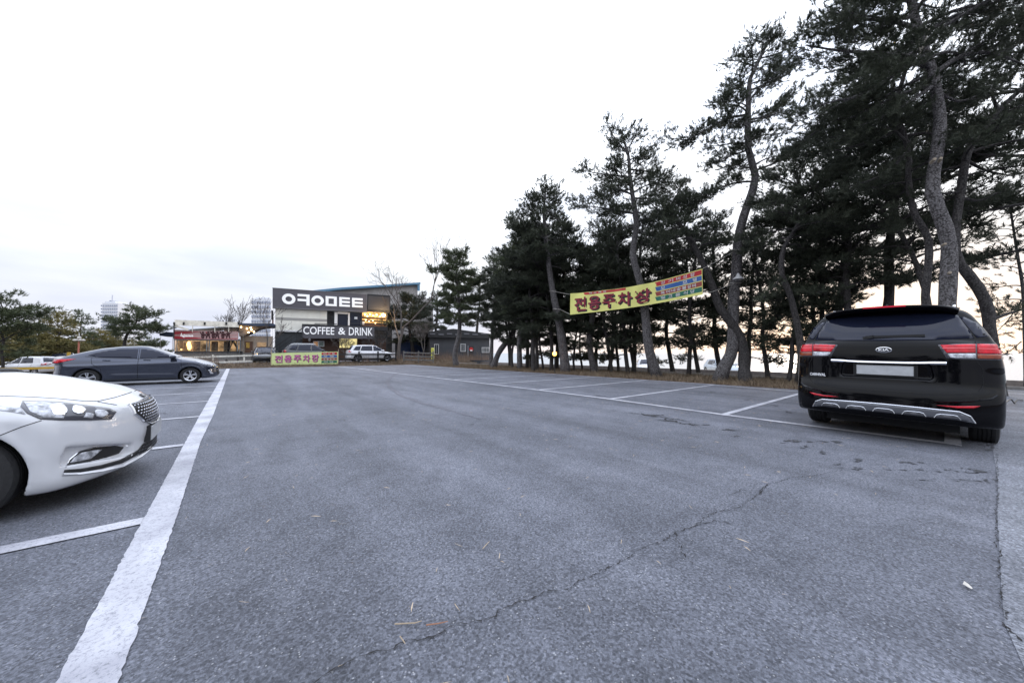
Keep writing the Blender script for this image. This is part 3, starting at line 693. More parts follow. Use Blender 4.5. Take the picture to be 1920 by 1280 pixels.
# chrome strip, plate, lettering, badge
C_.line([(-0.53, 1.035), (-0.2, 1.030), (0.2, 1.030), (0.53, 1.035)], 'back', 0.034, M_CHROME, off=0.014, thick=0.012, name='chrome_strip')
px = 0.085
pl = MB().box(px, px + 0.02, -0.265, 0.265, 0.862, 0.985).build('number_plate', M_PLATE, C_.root)
MB().box(px - 0.004, px + 0.016, -0.275, 0.275, 0.850, 0.8615).box(px - 0.004, px + 0.016, -0.275, 0.275, 0.9855, 0.993).box(px - 0.004, px + 0.016, -0.275, -0.2655, 0.8618, 0.9853).box(px - 0.004, px + 0.016, 0.2655, 0.275, 0.8618, 0.9853).build('plate_frame', M_BLACKP, pl)
MB().box(px - 0.002, px + 0.03, -0.30, 0.30, 0.83, 1.0).build('plate_back', M_BLACKP, C_.root).location.x = 0.022
def letters(word, y0, y1, z0, z1, x, name, m, bold=0.004, mirror_=True, parent=None, rx=0.0):
    v, f = fit_text(word, 0, 1, 0, 1, bold, 0.5)
    return mobj(name, [(x + rx * (z0 + q[1] * (z1 - z0)) + q[2] * 0.006, y0 + (y1 - y0) * q[0], z0 + q[1] * (z1 - z0)) for q in v], f, m, parent or C_.root)
hit = C_.cast((0.72, 0.825), 'back')
M_LW = mat('bright badge metal', (0.75, 0.75, 0.77), 0.5, metal=0.0)
v, f = fit_text('CARNIVAL', 0, 1, 0, 1, 0.02, 0.5); V = []
for q in v:
    y_, z_ = 0.790 - 0.195 * q[0], 0.805 + 0.040 * q[1]; V.append((C_.cast((y_, z_), 'back')[0].x - 0.006 + q[2] * 0.006, y_, z_))
mobj('model_lettering', V, f, M_LW, C_.root)
hit = C_.cast((0.0, 1.19), 'back'); bx = hit[0].x
bd = MB(); nn = 32; V = []
for k in range(nn):
    t = 2 * math.pi * k / nn
    for (ra, dz, dx) in ((1.0, 0, 0.0), (1.0, 0, -0.010), (0.86, 0, -0.012), (0.84, 0, -0.004)):
        V.append((bx + dx, 0.078 * ra * math.cos(t), 1.193 + 0.038 * (ra if ra == 1 else ra - 0.06) * math.sin(t)))
Fq = [(k * 4 + j, ((k + 1) % nn) * 4 + j, ((k + 1) % nn) * 4 + j + 1, k * 4 + j + 1) for k in range(nn) for j in range(3)]
badge = bd.add(V, Fq).build('badge', M_CHROME, C_.root)
mobj('badge_face', [(bx - 0.005, 0.068 * math.cos(2 * math.pi * k / nn), 1.193 + 0.032 * math.sin(2 * math.pi * k / nn)) for k in range(nn)], [tuple(range(nn))], M_BLACKP, badge)
letters('KIA', 0.05, -0.05, 1.177, 1.210, bx - 0.010, 'badge_letters', M_LW, 0.03, parent=badge)
# wiper
wp = MB().beam((0.075, 0.18, 1.365), (0.105, -0.36, 1.378), 0.022, 0.03).beam((0.10, 0.20, 1.35), (0.075, 0.10, 1.372), 0.05, 0.035).build('rear_wiper', M_BLACKP, C_.root)
wp.location.x = C_.cast((0.18, 1.37), 'back')[0].x - 0.112 + 0.012
# silver skid plate with five pressed arches
M_SILV = mat('silver skid plate', (0.15, 0.155, 0.17), 0.35, metal=0.6); M_SILVL = mat('bright skid rim', (0.62, 0.63, 0.66), 0.25, metal=0.8)
C_.patch('skid_plate', [(-0.735, 0.35), (-0.70, 0.43), (-0.62, 0.472), (-0.3, 0.482), (0, 0.485), (0.3, 0.482), (0.62, 0.472), (0.70, 0.43), (0.735, 0.35), (0.60, 0.375), (0.3, 0.378), (0, 0.378), (-0.3, 0.378), (-0.60, 0.375)], 'back', M_SILV, off=0.008, res=0.03)
C_.line([(-0.735, 0.355), (-0.70, 0.43), (-0.62, 0.472), (-0.3, 0.482), (0, 0.485), (0.3, 0.482), (0.62, 0.472), (0.70, 0.43), (0.735, 0.355)], 'back', 0.014, M_SILVL, off=0.012, thick=0.006, name='skid_edge', res=0.02)
for c in (-0.53, -0.265, 0.0, 0.265, 0.53):
    C_.patch('skid_recess', [(c - 0.09, 0.385), (c - 0.075, 0.412), (c - 0.05, 0.42), (c + 0.05, 0.42), (c + 0.075, 0.412), (c + 0.09, 0.385)], 'back', mat('skid recess', (0.10, 0.10, 0.11), 0.5, metal=0.4), off=0.010, res=0.02)
    C_.line([(c - 0.10, 0.382), (c - 0.08, 0.418), (c - 0.05, 0.428), (c + 0.05, 0.428), (c + 0.08, 0.418), (c + 0.10, 0.382)], 'back', 0.008, M_SILVL, off=0.012, thick=0.004, name='skid_rim', res=0.02)
# lower black apron
0 and C_.patch('lower_apron', [(-0.86, 0.30), (-0.88, 0.44), (-0.80, 0.46), (-0.73, 0.37), (-0.72, 0.32)], 'back', M_BLACKP, off=0.004, res=0.04)
0 and C_.patch('lower_apron', [(0.86, 0.30), (0.88, 0.44), (0.80, 0.46), (0.73, 0.37), (0.72, 0.32)], 'back', M_BLACKP, off=0.004, res=0.04)
# side glass, shut lines, handles
for pj in ('R', 'L'):
    C_.patch('side_window', [(0.36, 1.24), (1.30, 1.20), (1.30, 1.60), (0.75, 1.60), (0.50, 1.52)], pj, M_GLASS, res=0.06)
    C_.patch('side_window', [(1.36, 1.20), (2.42, 1.17), (2.42, 1.60), (1.36, 1.60)], pj, M_GLASS, res=0.06)
    C_.patch('side_window', [(2.50, 1.17), (3.72, 1.13), (3.45, 1.38), (3.18, 1.58), (2.50, 1.60)], pj, M_GLASS, res=0.06)
    C_.line([(1.50, 0.34), (1.33, 0.75), (1.33, 1.18)], pj); C_.line([(2.46, 0.24), (2.46, 1.16)], pj); C_.line([(3.62, 0.24), (3.70, 0.7), (3.66, 1.10)], pj)
    C_.line([(0.34, 1.215), (2.0, 1.175), (3.78, 1.11)], pj, 0.02, M_CHROME, off=0.004, thick=0.006, name='window_trim')
    for hx in (1.45, 2.62): C_.line([(hx, 0.97), (hx + 0.22, 0.975)], pj, 0.03, M_CHROME, off=0.012, thick=0.02, name='door_handle')
    C_.line([(0.55, 0.42), (0.70, 0.42)], pj, 0.03, M_BLACKP, name='sill_trim')
for sd in (-1, 1):
    MB().tube([(0.75, sd * 0.60, 1.745), (0.80, sd * 0.60, 1.79), (1.2, sd * 0.60, 1.805), (2.6, sd * 0.59, 1.805), (3.05, sd * 0.58, 1.785), (3.12, sd * 0.58, 1.71)], 0.016, 8).build('roof_rail', M_CHROME, C_.root, smooth=True)
MB().prism([(0.50, 1.77), (0.55, 1.83), (0.60, 1.825), (0.70, 1.77)], 1, -0.012, 0.012).build('antenna_fin', M_BLK, C_.root)
C_.patch('windscreen', [(3.35, -0.60), (4.15, -0.72), (4.25, -0.4), (4.30, 0), (4.25, 0.4), (4.15, 0.72), (3.35, 0.60), (3.30, 0)], 'top', M_GLASS, res=0.08)
for sg in (-1, 1): C_.patch('headlight', bk([(0.45, 0.70), (0.80, 0.76), (0.86, 0.88), (0.55, 0.80)], sg), 'front', M_CLEARL, res=0.05)
C_.patch('grille', [(-0.38, 0.66), (0.38, 0.66), (0.42, 0.80), (-0.42, 0.80)], 'front', M_BLACKP, res=0.05)
C_.root.rotation_euler = (0.018, 0, 0); C_.root.scale = (1, 1, 1.025); C_.root.location.z = -0.006
C_.wheels(5, tw=0.235); C_.mirrors(3.62, 1.27, M_BLK, y=0.93)

# ------------------------------------------------------------------ the white saloon at the left, nose only in view
M_WHT = mat('white car paint', (0.54, 0.545, 0.565), 0.16, coat=0.9)
WX, WY = -5.16, 4.9             # rear end and centre line
def fogcut(x, ay, z):           # pocket round the fog lamp
    t = np.clip((ay - 0.44) / 0.38, 0, 1); zc = 0.335 + 0.075 * t
    return smin(smin(0.19 - np.abs(ay - 0.62), (0.050 + 0.02 * t) - np.abs(z - zc), 0.03), x - (4.56 - 0.05 - 0.46 * (ay / 0.89) ** 2.6 - 0.02), 0.02)
def mouthcut(x, ay, z):
    return smin(smin(0.36 - ay - (0.34 - z) * 0.3, 0.055 - np.abs(z - 0.30 - 0.04 * (ay / 0.4) ** 2), 0.02), x - 4.475 + 0.08 * ay, 0.02)
def grillecut(x, ay, z):
    zc = 0.615; return smin(smin(0.33 - ay - (0.62 - z) * 0.5, 0.058 - np.abs(z - zc), 0.02), x - 4.44 + 0.12 * ay, 0.02)
sal = dict(L=4.56, W=1.78, wr=0.318, ar=0.365, wheels=[0.98, 3.68], belt=0.96,
    side=[(0.12, 0.80), (0.22, 0.855), (0.40, 0.875), (0.60, 0.885), (0.72, 0.885), (0.85, 0.85), (0.95, 0.80), (1.05, 0.74)],
    deck=[(-0.2, 0.98), (0.1, 1.02), (0.6, 1.05), (2.4, 1.02), (3.2, 1.045), (3.55, 1.035), (3.85, 0.99), (4.1, 0.925), (4.3, 0.865), (4.42, 0.815), (4.50, 0.765), (4.62, 0.68)], dcrown=0.20, dpow=2.2, kd=0.07,
    nose=[(0.08, -0.14), (0.16, -0.05), (0.24, -0.010), (0.36, -0.02), (0.46, 0.0), (0.58, -0.005), (0.66, -0.02), (0.72, -0.05), (0.80, -0.14), (0.9, -0.30)], nose_plan=(0.46, 2.6), kn=0.06,
    tail=[(0.2, 0.10), (0.4, 0.0), (0.7, 0.02), (1.0, 0.10)], tail_plan=(0.3, 3.5),
    bottom=[(0, 0.26), (0.6, 0.2), (1.2, 0.17), (3.6, 0.16), (4.2, 0.155), (4.56, 0.19)],
    gside=[(0.8, 0.83), (0.96, 0.80), (1.2, 0.70), (1.42, 0.56)], roof=[(0.6, 1.28), (1.2, 1.39), (1.9, 1.435), (2.4, 1.425), (2.9, 1.37), (3.2, 1.3)],
    ws=[(0.8, 3.72), (0.98, 3.42), (1.2, 2.95), (1.38, 2.50), (1.5, 2.2)], rw=[(0.9, 0.25), (1.05, 0.55), (1.25, 0.95), (1.4, 1.4)],
    crease=[(0.62, 0.70, 0.014, 0.4, 4.0)], cut=[fogcut])
K = Car('white_saloon', 'white saloon car with only its nose in view, pointing at the lane from the left', 'car', sal, M_WHT, (WX, WY, 0), h=0.018)
P_ = 'eye'
# headlamp, traced from where it is seen and mirrored to the other side
HL = [(42, 751), (58, 751), (110, 753), (165, 760), (205, 765), (218, 772), (208, 786), (170, 788), (110, 788), (75, 786), (50, 775), (38, 762)]
K.patch('headlight', HL, P_, M_DARKL, off=0.004, res=5, mirror=True)
K.patch('headlight_lens', [(44, 754), (80, 754), (118, 757), (125, 770), (118, 784), (80, 783), (56, 772)], P_, M_CLEARL, off=0.008, res=5, mirror=True)
K.patch('headlight_reflector', [(92, 760), (118, 759), (126, 768), (122, 780), (100, 780)], P_, M_CHROME, off=0.010, res=4, mirror=True, round_=1)
K.patch('headlight_reflector', [(136, 760), (156, 763), (162, 772), (148, 778), (134, 772)], P_, M_CHROME, off=0.010, res=4, mirror=True, round_=1)
K.patch('headlight_lens', [(160, 774), (176, 776), (172, 784), (156, 783)], P_, MATS['amber lamp plastic'] if False else M_CLEARL, off=0.010, res=4, mirror=True)
K.patch('headlight_lens', [(176, 768), (196, 769), (203, 776), (190, 783), (178, 780)], P_, M_CLEARL, off=0.009, res=4, mirror=True, round_=1)
K.patch('turn_signal', [(-20, 758), (10, 763), (38, 764), (48, 777), (20, 772), (-15, 768)], P_, M_CLEARL, off=0.004, res=6, mirror=True)
# bonnet shut line and bumper seams
K.line([(-60, 738), (0, 742), (60, 744), (110, 747), (150, 751), (183, 752), (215, 745), (247, 735)], P_, 0.006, res=6, mirror=True)
K.line([(183, 753), (200, 756), (219, 759)], P_, 0.006, res=5, mirror=True)
K.line([(78, 788), (40, 800), (0, 816), (-40, 833)], P_, 0.005, res=6, mirror=True)
# grille: dark pocket filled with a chrome honeycomb, chrome surround
def front_poly(pts): return pts
K.patch('grille', [(-0.40, 0.712), (-0.2, 0.722), (0, 0.725), (0.2, 0.722), (0.40, 0.712), (0.41, 0.64), (0.33, 0.565), (0.20, 0.52), (0, 0.51), (-0.20, 0.52), (-0.33, 0.565), (-0.41, 0.64)], 'front', M_BLACKP, off=0.004, res=0.03)
gm_ = MB(); M_MESH = mat('chrome mesh', (0.45, 0.45, 0.47), 0.2, metal=1.0)
def honey(name, y0, y1, z0, z1, lim, m, dy=0.042, dz=0.024, off=0.012, wd=0.006):
    b = MB(); rows = int((z1 - z0) / dz)
    for r_ in range(rows + 1):
        zc = z0 + r_ * dz; n = int((y1 - y0) / dy)
        for c in range(n + 1):
            yc = y0 + (c + 0.5 * (r_ % 2)) * dy
            if not lim(yc, zc): continue
            pts = [(yc - dy * 0.42, zc), (yc - dy * 0.18, zc + dz * 0.36), (yc + dy * 0.18, zc + dz * 0.36), (yc + dy * 0.42, zc), (yc + dy * 0.18, zc - dz * 0.36), (yc - dy * 0.18, zc - dz * 0.36)]
            H_ = [K.cast(p, 'front') for p in pts[:4]]
            if any(h is None for h in H_): continue
            q = [h[0] + h[1] * off for h in H_]
            for i in range(3): b.beam(q[i], q[i + 1], wd, wd, up=(1, 0, 0))
    return b.build(name, m, K.root)
honey('grille_mesh', -0.39, 0.39, 0.53, 0.70, lambda y, z: abs(y) < 0.385 - max(0, 0.64 - z) * 1.1, M_MESH)
K.line([(-0.415, 0.718), (-0.2, 0.730), (0, 0.733), (0.2, 0.730), (0.415, 0.718), (0.425, 0.638), (0.34, 0.557), (0.205, 0.511), (0, 0.501), (-0.205, 0.511), (-0.34, 0.557), (-0.425, 0.638)], 'front', 0.012, M_CHROME, off=0.010, thick=0.008, name='grille_surround', closed=True, res=0.02)
# badge on the bonnet edge
hb = K.cast((0, 0.757), 'front')
bm_ = MB(); V = []; nx = hb[1]; tx = Vector((0, 1, 0)); ux = nx.cross(tx).normalized() * (-1 if nx.cross(tx).z < 0 else 1)
for k in range(20):
    t = 2 * math.pi * k / 20; V.append(hb[0] + nx * 0.004 + tx * 0.055 * math.cos(t) + ux * 0.026 * math.sin(t))
for k in range(20):
    t = 2 * math.pi * k / 20; V.append(hb[0] + nx * 0.010 + tx * 0.050 * math.cos(t) + ux * 0.022 * math.sin(t))
kb = bm_.add(V, [(k, (k + 1) % 20, 20 + (k + 1) % 20, 20 + k) for k in range(20)] + [tuple(range(20, 40))]).build('badge', M_BLACKP, K.root)
v, f = fit_text('KIA', -0.035, 0.035, -0.012, 0.012, 0.03, 0.5)
mobj('badge_letters', [hb[0] + nx * (0.011 + q[2] * 0.002) + tx * q[0] + ux * q[1] for q in v], f, M_CHROME, kb)
# number plate on a black block
PX0 = K.cast((0, 0.435), 'front')[0].x - 0.005
MB().box(PX0 - 0.05, PX0 + 0.014, -0.275, 0.275, 0.358, 0.500).build('plate_holder', M_BLACKP, K.root)
MB().box(PX0 + 0.0142, PX0 + 0.022, -0.26, 0.26, 0.367, 0.491).build('number_plate', M_PLATE, K.root)
# lower intake
K.patch('lower_grille', [(-0.44, 0.275), (-0.30, 0.342), (0, 0.356), (0.30, 0.342), (0.44, 0.275), (0.30, 0.258), (0, 0.250), (-0.30, 0.258)], 'front', M_BLACKP, off=0.004, res=0.03)
honey('lower_mesh', -0.38, 0.38, 0.268, 0.345, lambda y, z: abs(y) < 0.40 - (z - 0.26) * 1.2, mat('dark mesh', (0.06, 0.06, 0.065), 0.3, metal=0.6))
# fog lamp pocket
K.patch('fog_lamp_pocket', [(125, 874), (134, 858), (150, 846), (176, 839), (215, 835), (232, 838), (222, 850), (200, 857), (165, 866), (130, 872)], P_, M_BLACKP, off=0.003, res=5, mirror=True)
K.patch('fog_lamp', [(130, 868), (138, 857), (152, 848), (172, 844), (190, 842), (178, 852), (168, 860), (150, 864)], P_, M_CLEARL, off=0.008, res=4, mirror=True)
K.line([(123, 876), (130, 861), (148, 846), (172, 838), (212, 834), (240, 835)], P_, 0.006, MATS['chrome'], off=0.003, thick=0.003, name='fog_lamp_trim', res=4, mirror=True)
K.patch('lower_slit', [(119, 886), (121, 880), (150, 878), (190, 871), (225, 861), (250, 848), (272, 834), (284, 824), (276, 838), (255, 854), (228, 868), (190, 878), (150, 885)], P_, M_BLACKP, off=0.004, res=5, mirror=True)
K.line([(117, 889), (150, 888), (190, 882), (230, 872), (262, 855), (282, 838)], P_, 0.022, M_WHT, off=0.003, thick=0.014, name='bumper_lip', res=5, mirror=True)
K.patch('windscreen', [(2.45, -0.52), (3.38, -0.70), (3.50, -0.4), (3.55, 0), (3.50, 0.4), (3.38, 0.70), (2.45, 0.52), (2.42, 0)], 'top', M_GLASS, res=0.08)
K.line([(3.62, 0.55), (3.66, 0.2), (3.60, -0.35)], 'top', 0.025, M_BLACKP, off=0.012, thick=0.012, name='wiper')
K.line([(3.60, 0.05), (3.63, -0.35), (3.52, -0.72)], 'top', 0.025, M_BLACKP, off=0.012, thick=0.012, name='wiper')
for pj in ('R', 'L'):
    K.patch('side_window', [(1.9, 0.99), (3.15, 0.985), (2.75, 1.20), (2.45, 1.33), (1.9, 1.36)], pj, M_GLASS, res=0.08)
    K.patch('side_window', [(0.95, 1.03), (1.82, 0.99), (1.82, 1.36), (1.45, 1.33), (1.15, 1.22)], pj, M_GLASS, res=0.08)
    K.line([(1.86, 0.22), (1.86, 0.98)], pj); K.line([(3.0, 0.22), (3.05, 0.98)], pj)
K.wheels(5, tw=0.21); K.mirrors(2.95, 1.0, M_WHT, y=0.86)

# ------------------------------------------------------------------ the grey saloon in side view
M_GRY = mat('dark blue grey metallic paint', (0.050, 0.057, 0.080), 0.13, metal=0.6, coat=0.7)
acc = dict(L=4.37, W=1.70, wr=0.30, ar=0.345, wheels=[0.88, 3.50], belt=0.98,
    side=[(0.12, 0.77), (0.20, 0.815), (0.35, 0.825), (0.60, 0.845), (0.74, 0.845), (0.86, 0.82), (0.98, 0.78), (1.08, 0.70)],
    deck=[(-0.2, 1.03), (0.1, 1.07), (0.45, 1.09), (1.2, 1.07), (2.6, 1.02), (3.0, 1.03), (3.3, 1.02), (3.7, 0.94), (4.0, 0.85), (4.2, 0.76), (4.45, 0.62)], dcrown=0.13, dpow=2.3,
    nose=[(0.1, -0.12), (0.2, -0.03), (0.4, 0.0), (0.6, -0.03), (0.75, -0.12), (0.9, -0.3)], nose_plan=(0.42, 2.5), kn=0.07,
    tail=[(0.2, 0.12), (0.38, 0.0), (0.55, 0.02), (0.85, 0.04), (1.02, 0.0)], tail_plan=(0.30, 3.0),
    bottom=[(0, 0.26), (0.6, 0.2), (1.2, 0.17), (3.5, 0.16), (4.37, 0.20)],
    gside=[(0.8, 0.80), (0.98, 0.775), (1.2, 0.68), (1.45, 0.52)], roof=[(0.1, 1.08), (0.6, 1.20), (1.1, 1.35), (1.6, 1.43), (2.05, 1.455), (2.5, 1.43), (2.95, 1.36), (3.2, 1.3)],
    ws=[(0.8, 3.62), (1.0, 3.25), (1.2, 2.87), (1.38, 2.45), (1.5, 2.2)], rw=[(0.9, 0.0), (1.08, 0.32), (1.2, 0.62), (1.35, 1.05), (1.45, 1.5)],
    crease=[(0.72, 0.86, 0.022, 0.2, 3.9), (0.40, 0.36, 0.012, 1.3, 3.2)])
A = Car('grey_saloon', 'dark grey four door saloon parked sideways behind the white one', 'car', acc, M_GRY, (-4.86, 19.35, 0), h=0.03)
for pj in ('R', 'L'):
    A.patch('side_window', [(2.18, 0.985), (3.08, 1.005), (2.86, 1.13), (2.55, 1.27), (2.18, 1.345), (2.12, 1.35), (2.12, 0.985)], pj, M_GLASS, res=0.05)
    A.patch('side_window', [(1.16, 1.02), (2.05, 0.985), (2.05, 1.35), (1.6, 1.345), (1.22, 1.26), (0.98, 1.17), (0.86, 1.09)], pj, M_GLASS, res=0.05)
    A.line([(2.085, 0.24), (2.085, 1.36)], pj, 0.012); A.line([(3.20, 0.24), (3.26, 0.6), (3.22, 0.97)], pj, 0.010); A.line([(1.24, 0.30), (1.18, 0.62), (0.98, 0.80), (0.95, 1.0), (1.10, 1.06)], pj, 0.010)
    A.line([(0.80, 1.06), (1.16, 1.0), (2.1, 0.965), (3.1, 0.985)], pj, 0.016, M_BLACKP, off=0.003, name='window_trim')
    for hx in (1.22, 2.22): A.line([(hx, 0.915), (hx + 0.18, 0.905)], pj, 0.03, M_GRY, off=0.012, thick=0.02, name='door_handle')
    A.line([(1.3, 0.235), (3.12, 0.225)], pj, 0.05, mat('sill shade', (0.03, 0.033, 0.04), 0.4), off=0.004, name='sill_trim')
    A.patch('tail_lamp', [(0.02, 0.84), (0.04, 0.96), (0.25, 0.965), (0.62, 0.975), (0.42, 0.90), (0.22, 0.84)], pj, M_REDL, off=0.006, res=0.04)
    A.patch('headlight', [(3.62, 0.86), (3.72, 0.875), (3.98, 0.80), (4.15, 0.71), (4.20, 0.65), (4.05, 0.66), (3.88, 0.73)], pj, M_CLEARL, off=0.006, res=0.04)
    A.patch('headlight_reflector', [(3.98, 0.74), (4.08, 0.71), (4.10, 0.68), (3.98, 0.69)], pj, M_DARKL, off=0.009, res=0.03)
    A.patch('fog_lamp', [(4.02, 0.50), (4.07, 0.51), (4.13, 0.40), (4.20, 0.34), (4.10, 0.34)], pj, M_CLEARL, off=0.006, res=0.03)
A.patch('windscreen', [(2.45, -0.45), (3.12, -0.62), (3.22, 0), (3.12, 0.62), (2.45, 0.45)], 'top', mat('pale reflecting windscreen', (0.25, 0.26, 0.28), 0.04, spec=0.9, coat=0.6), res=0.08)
A.patch('grille', [(-0.40, 0.30), (0.40, 0.30), (0.48, 0.50), (-0.48, 0.50)], 'front', M_BLACKP, res=0.05)
A.patch('number_plate', [(-0.26, 0.38), (0.26, 0.38), (0.26, 0.48), (-0.26, 0.48)], 'front', M_PLATE, off=0.02, res=0.1)
A.wheels(5, tw=0.19); A.mirrors(2.98, 1.04, M_GRY, y=0.82)

# ------------------------------------------------------------------ the other parked vehicles
def gen_spec(L, W, H_, kind):
    k = dict(hatch=0, suv=1, wagon=2)[kind]; b = H_ * (0.60 if k != 1 else 0.61); wr = 0.30 if k != 1 else 0.35
    rx0 = 0.10 if k else 0.15
    return dict(L=L, W=W, wr=wr, ar=wr + 0.045, wheels=[L * 0.19, L * 0.79], belt=b,
        side=[(0.12, W * .455), (0.22, W * .48), (0.5, W * .495), (b - 0.15, W * .497), (b, W * .47)],
        deck=[(-0.2, b + 0.12), (L * .3, b + 0.10), (L * .68, b + 0.05), (L * .78, b + 0.02), (L * .92, b - 0.12), (L + .05, b - 0.3)], dcrown=0.12,
        nose=[(0.15, -0.08), (0.4, 0), (b - 0.2, -0.05), (b, -0.25)], nose_plan=(0.4, 2.6), tail=[(0.2, 0.08), (0.45, 0.0), (b, 0.06), (b + .2, 0.12)], tail_plan=(0.28, 3.5),
        bottom=[(0, 0.27), (0.7, 0.2), (L - 0.7, 0.2), (L, 0.24)], gside=[(b - .2, W * .48), (b, W * .46), (H_, W * .34)],
        roof=[(0, H_ - 0.08), (L * .3, H_), (L * .5, H_ - .01), (L * .66, H_ - .12)], ws=[(b - .1, L * .80), (b + .05, L * .755), (H_ - .08, L * .58), (H_, L * .5)],
        rw=[(b - .1, rx0), (b + .1, rx0 + 0.08), (H_ - .05, rx0 + (0.45 if k != 2 else 0.4)), (H_, rx0 + .6)], crease=[(b - 0.22, b - 0.14, 0.015, 0.2, L - .4)])
def gen_car(name, label, cat, L, W, H_, kind, paint, pos, rz, rails=False, roofbox=False, group=None, h=0.05, glass=None):
    s = gen_spec(L, W, H_, kind); c = Car(name, label, cat, s, paint, pos, rz, h=h, group=group); b = s['belt']; G_ = glass or M_GLASS
    for pj in ('R', 'L'):
        c.patch('side_window', [(L * .50, b + .05), (L * .73, b + .06), (L * .66, b + .22), (L * .57, H_ - .12), (L * .50, H_ - .10)], pj, G_, off=0.008, res=0.1)
        c.patch('side_window', [(L * .24, b + .07), (L * .48, b + .05), (L * .48, H_ - .10), (L * .28, H_ - .12)], pj, G_, off=0.008, res=0.1)
        if kind != 'hatch': c.patch('side_window', [(L * .10, b + .12), (L * .225, b + .08), (L * .26, H_ - .13), (L * .16, H_ - .16)], pj, G_, off=0.008, res=0.1)
        c.line([(L * .49, 0.3), (L * .49, b)], pj, 0.015, off=0.006); c.line([(L * .70, 0.3), (L * .73, b)], pj, 0.015, off=0.006); c.line([(L * .27, 0.45), (L * .24, b)], pj, 0.015, off=0.006)
        c.patch('tail_lamp', [(0.04, b - .10), (0.05, b + 0.10), (0.30, b + .02), (0.28, b - .08)], pj, M_REDL, off=0.01, res=0.08)
        c.patch('headlight', [(L * .87, b - .10), (L * .96, b - .24), (L * .90, b - .26), (L * .85, b - .17)], pj, M_CLEARL, off=0.01, res=0.08)
        c.line([(L * .10, 0.27), (L * .9, 0.27)], pj, 0.10, M_BLACKP, off=0.008, name='sill_trim')
    c.patch('rear_window', [(-W * .36, b + .14), (W * .36, b + .14), (W * .28, H_ - .12), (-W * .28, H_ - .12)], 'back', G_, off=0.008, res=0.12)
    c.patch('windscreen', [(L * .57, -W * .27), (L * .73, -W * .38), (L * .75, 0), (L * .73, W * .38), (L * .57, W * .27)], 'top', G_, off=0.008, res=0.15)
    c.wheels(5, tw=0.19); c.mirrors(L * .69, b + .1, paint, y=W / 2 - .04)
    if rails:
        for sd in (-1, 1): MB().tube([(L * .16, sd * W * .33, H_ - .05), (L * .18, sd * W * .33, H_ + .02), (L * .55, sd * W * .33, H_ + .02), (L * .57, sd * W * .33, H_ - .04)], 0.018, 6).build('roof_rail', M_CHROME, c.root)
    if roofbox:
        n = 12; V = []
        for i, (x, q) in enumerate([(0.55, 0.3), (0.62, .85), (1.0, 1), (2.2, 1), (2.65, .75), (2.85, .3)]):
            for k in range(n):
                t = 2 * math.pi * k / n; V.append((x, 0.38 * q * math.copysign(abs(math.cos(t)) ** .6, math.cos(t)), H_ + 0.24 + 0.15 * q * math.copysign(abs(math.sin(t)) ** .6, math.sin(t))))
        tag(mobj('roof_box', V, [(i * n + k, i * n + (k + 1) % n, (i + 1) * n + (k + 1) % n, (i + 1) * n + k) for i in range(5) for k in range(n)] + [tuple(range(n))[::-1], tuple(5 * n + k for k in range(n))], M_BLACKP, c.root, smooth=True))
        MB().beam((1.0, -.5, H_ + .05), (1.0, .5, H_ + .05), .05, .04).beam((2.2, -.5, H_ + .05), (2.2, .5, H_ + .05), .05, .04).build('roof_bar', M_CHROME, c.root)
    return c
M_OFFW = mat('plain white paint', (0.6, 0.6, 0.62), 0.25, coat=0.7); M_DKB = mat('dark blue paint', (0.02, 0.028, 0.05), 0.2, coat=0.8); M_DKG = mat('near black paint', (0.012, 0.013, 0.016), 0.18, coat=0.8)
def at_px(px, py, d): p = atD(px, py, d); return p
SC_RZ = -YAW                    # facing along the picture plane, nose to the right
p = atD(108, 700, 27.5); gen_car('white_hatchback', 'white hatchback with dark side windows behind the yellow barrier', 'car', 4.0, 1.7, 1.48, 'hatch', M_OFFW, (p.x, p.y, gz(p.x, p.y)), SC_RZ + math.pi)
p = atD(95, 697, 32); gen_car('dark_estate', 'dark estate car with a black roof box, mostly hidden by the white hatchback', 'car', 4.6, 1.8, 1.45, 'wagon', M_DKG, (p.x, p.y, gz(p.x, p.y)), SC_RZ + math.pi, roofbox=True)
p = atD(168, 697, 31); gen_car('blue_car', 'dark blue car between the yellow barrier and the grey saloon', 'car', 4.5, 1.8, 1.62, 'suv', M_DKB, (p.x, p.y, gz(p.x, p.y)), SC_RZ + math.pi, rails=True)
p = atD(26, 697, 30); gen_car('white_car', 'white car at the far left edge behind the bonnet of the white saloon', 'car', 4.4, 1.75, 1.45, 'hatch', M_OFFW, (p.x, p.y, gz(p.x, p.y)), SC_RZ + math.pi + 0.5)
gen_car('dark_suv', 'dark car with silver roof rails parked behind the yellow banner on the far edge', 'car', 4.6, 1.85, 1.70, 'suv', M_DKG, (3.3, 37.7, 0.33), 0.0, rails=True, h=0.04)
gen_car('white_crossover', 'white crossover with black sill parked below the coffee sign', 'car', 4.75, 1.88, 1.68, 'suv', M_OFFW, (8.55, 37.0, 0.33), -0.04, h=0.04)
gen_car('dark_car', 'black car parked left of the yellow banner below the outdoor stairs', 'car', 4.5, 1.8, 1.45, 'hatch', M_DKG, (2.1, 41.6, 0.33), -math.pi / 2, h=0.05)
p = atD(1206, 706, 34); gen_car('white_car', 'small white car on the coast road seen between the pine trunks', 'car', 4.0, 1.7, 1.4, 'hatch', M_OFFW, (p.x, p.y, -0.7), math.pi/2 - YAW + 2.9, h=0.06)
p = atD(1335, 706, 32); gen_car('silver_car', 'pale blue grey car on the coast road behind the leaning banner pine', 'car', 4.0, 1.7, 1.4, 'hatch', mat('pale silver paint', (0.38, 0.42, 0.47), 0.25, metal=.3), (p.x, p.y, -0.7), math.pi/2 - YAW + 3.0, h=0.06)
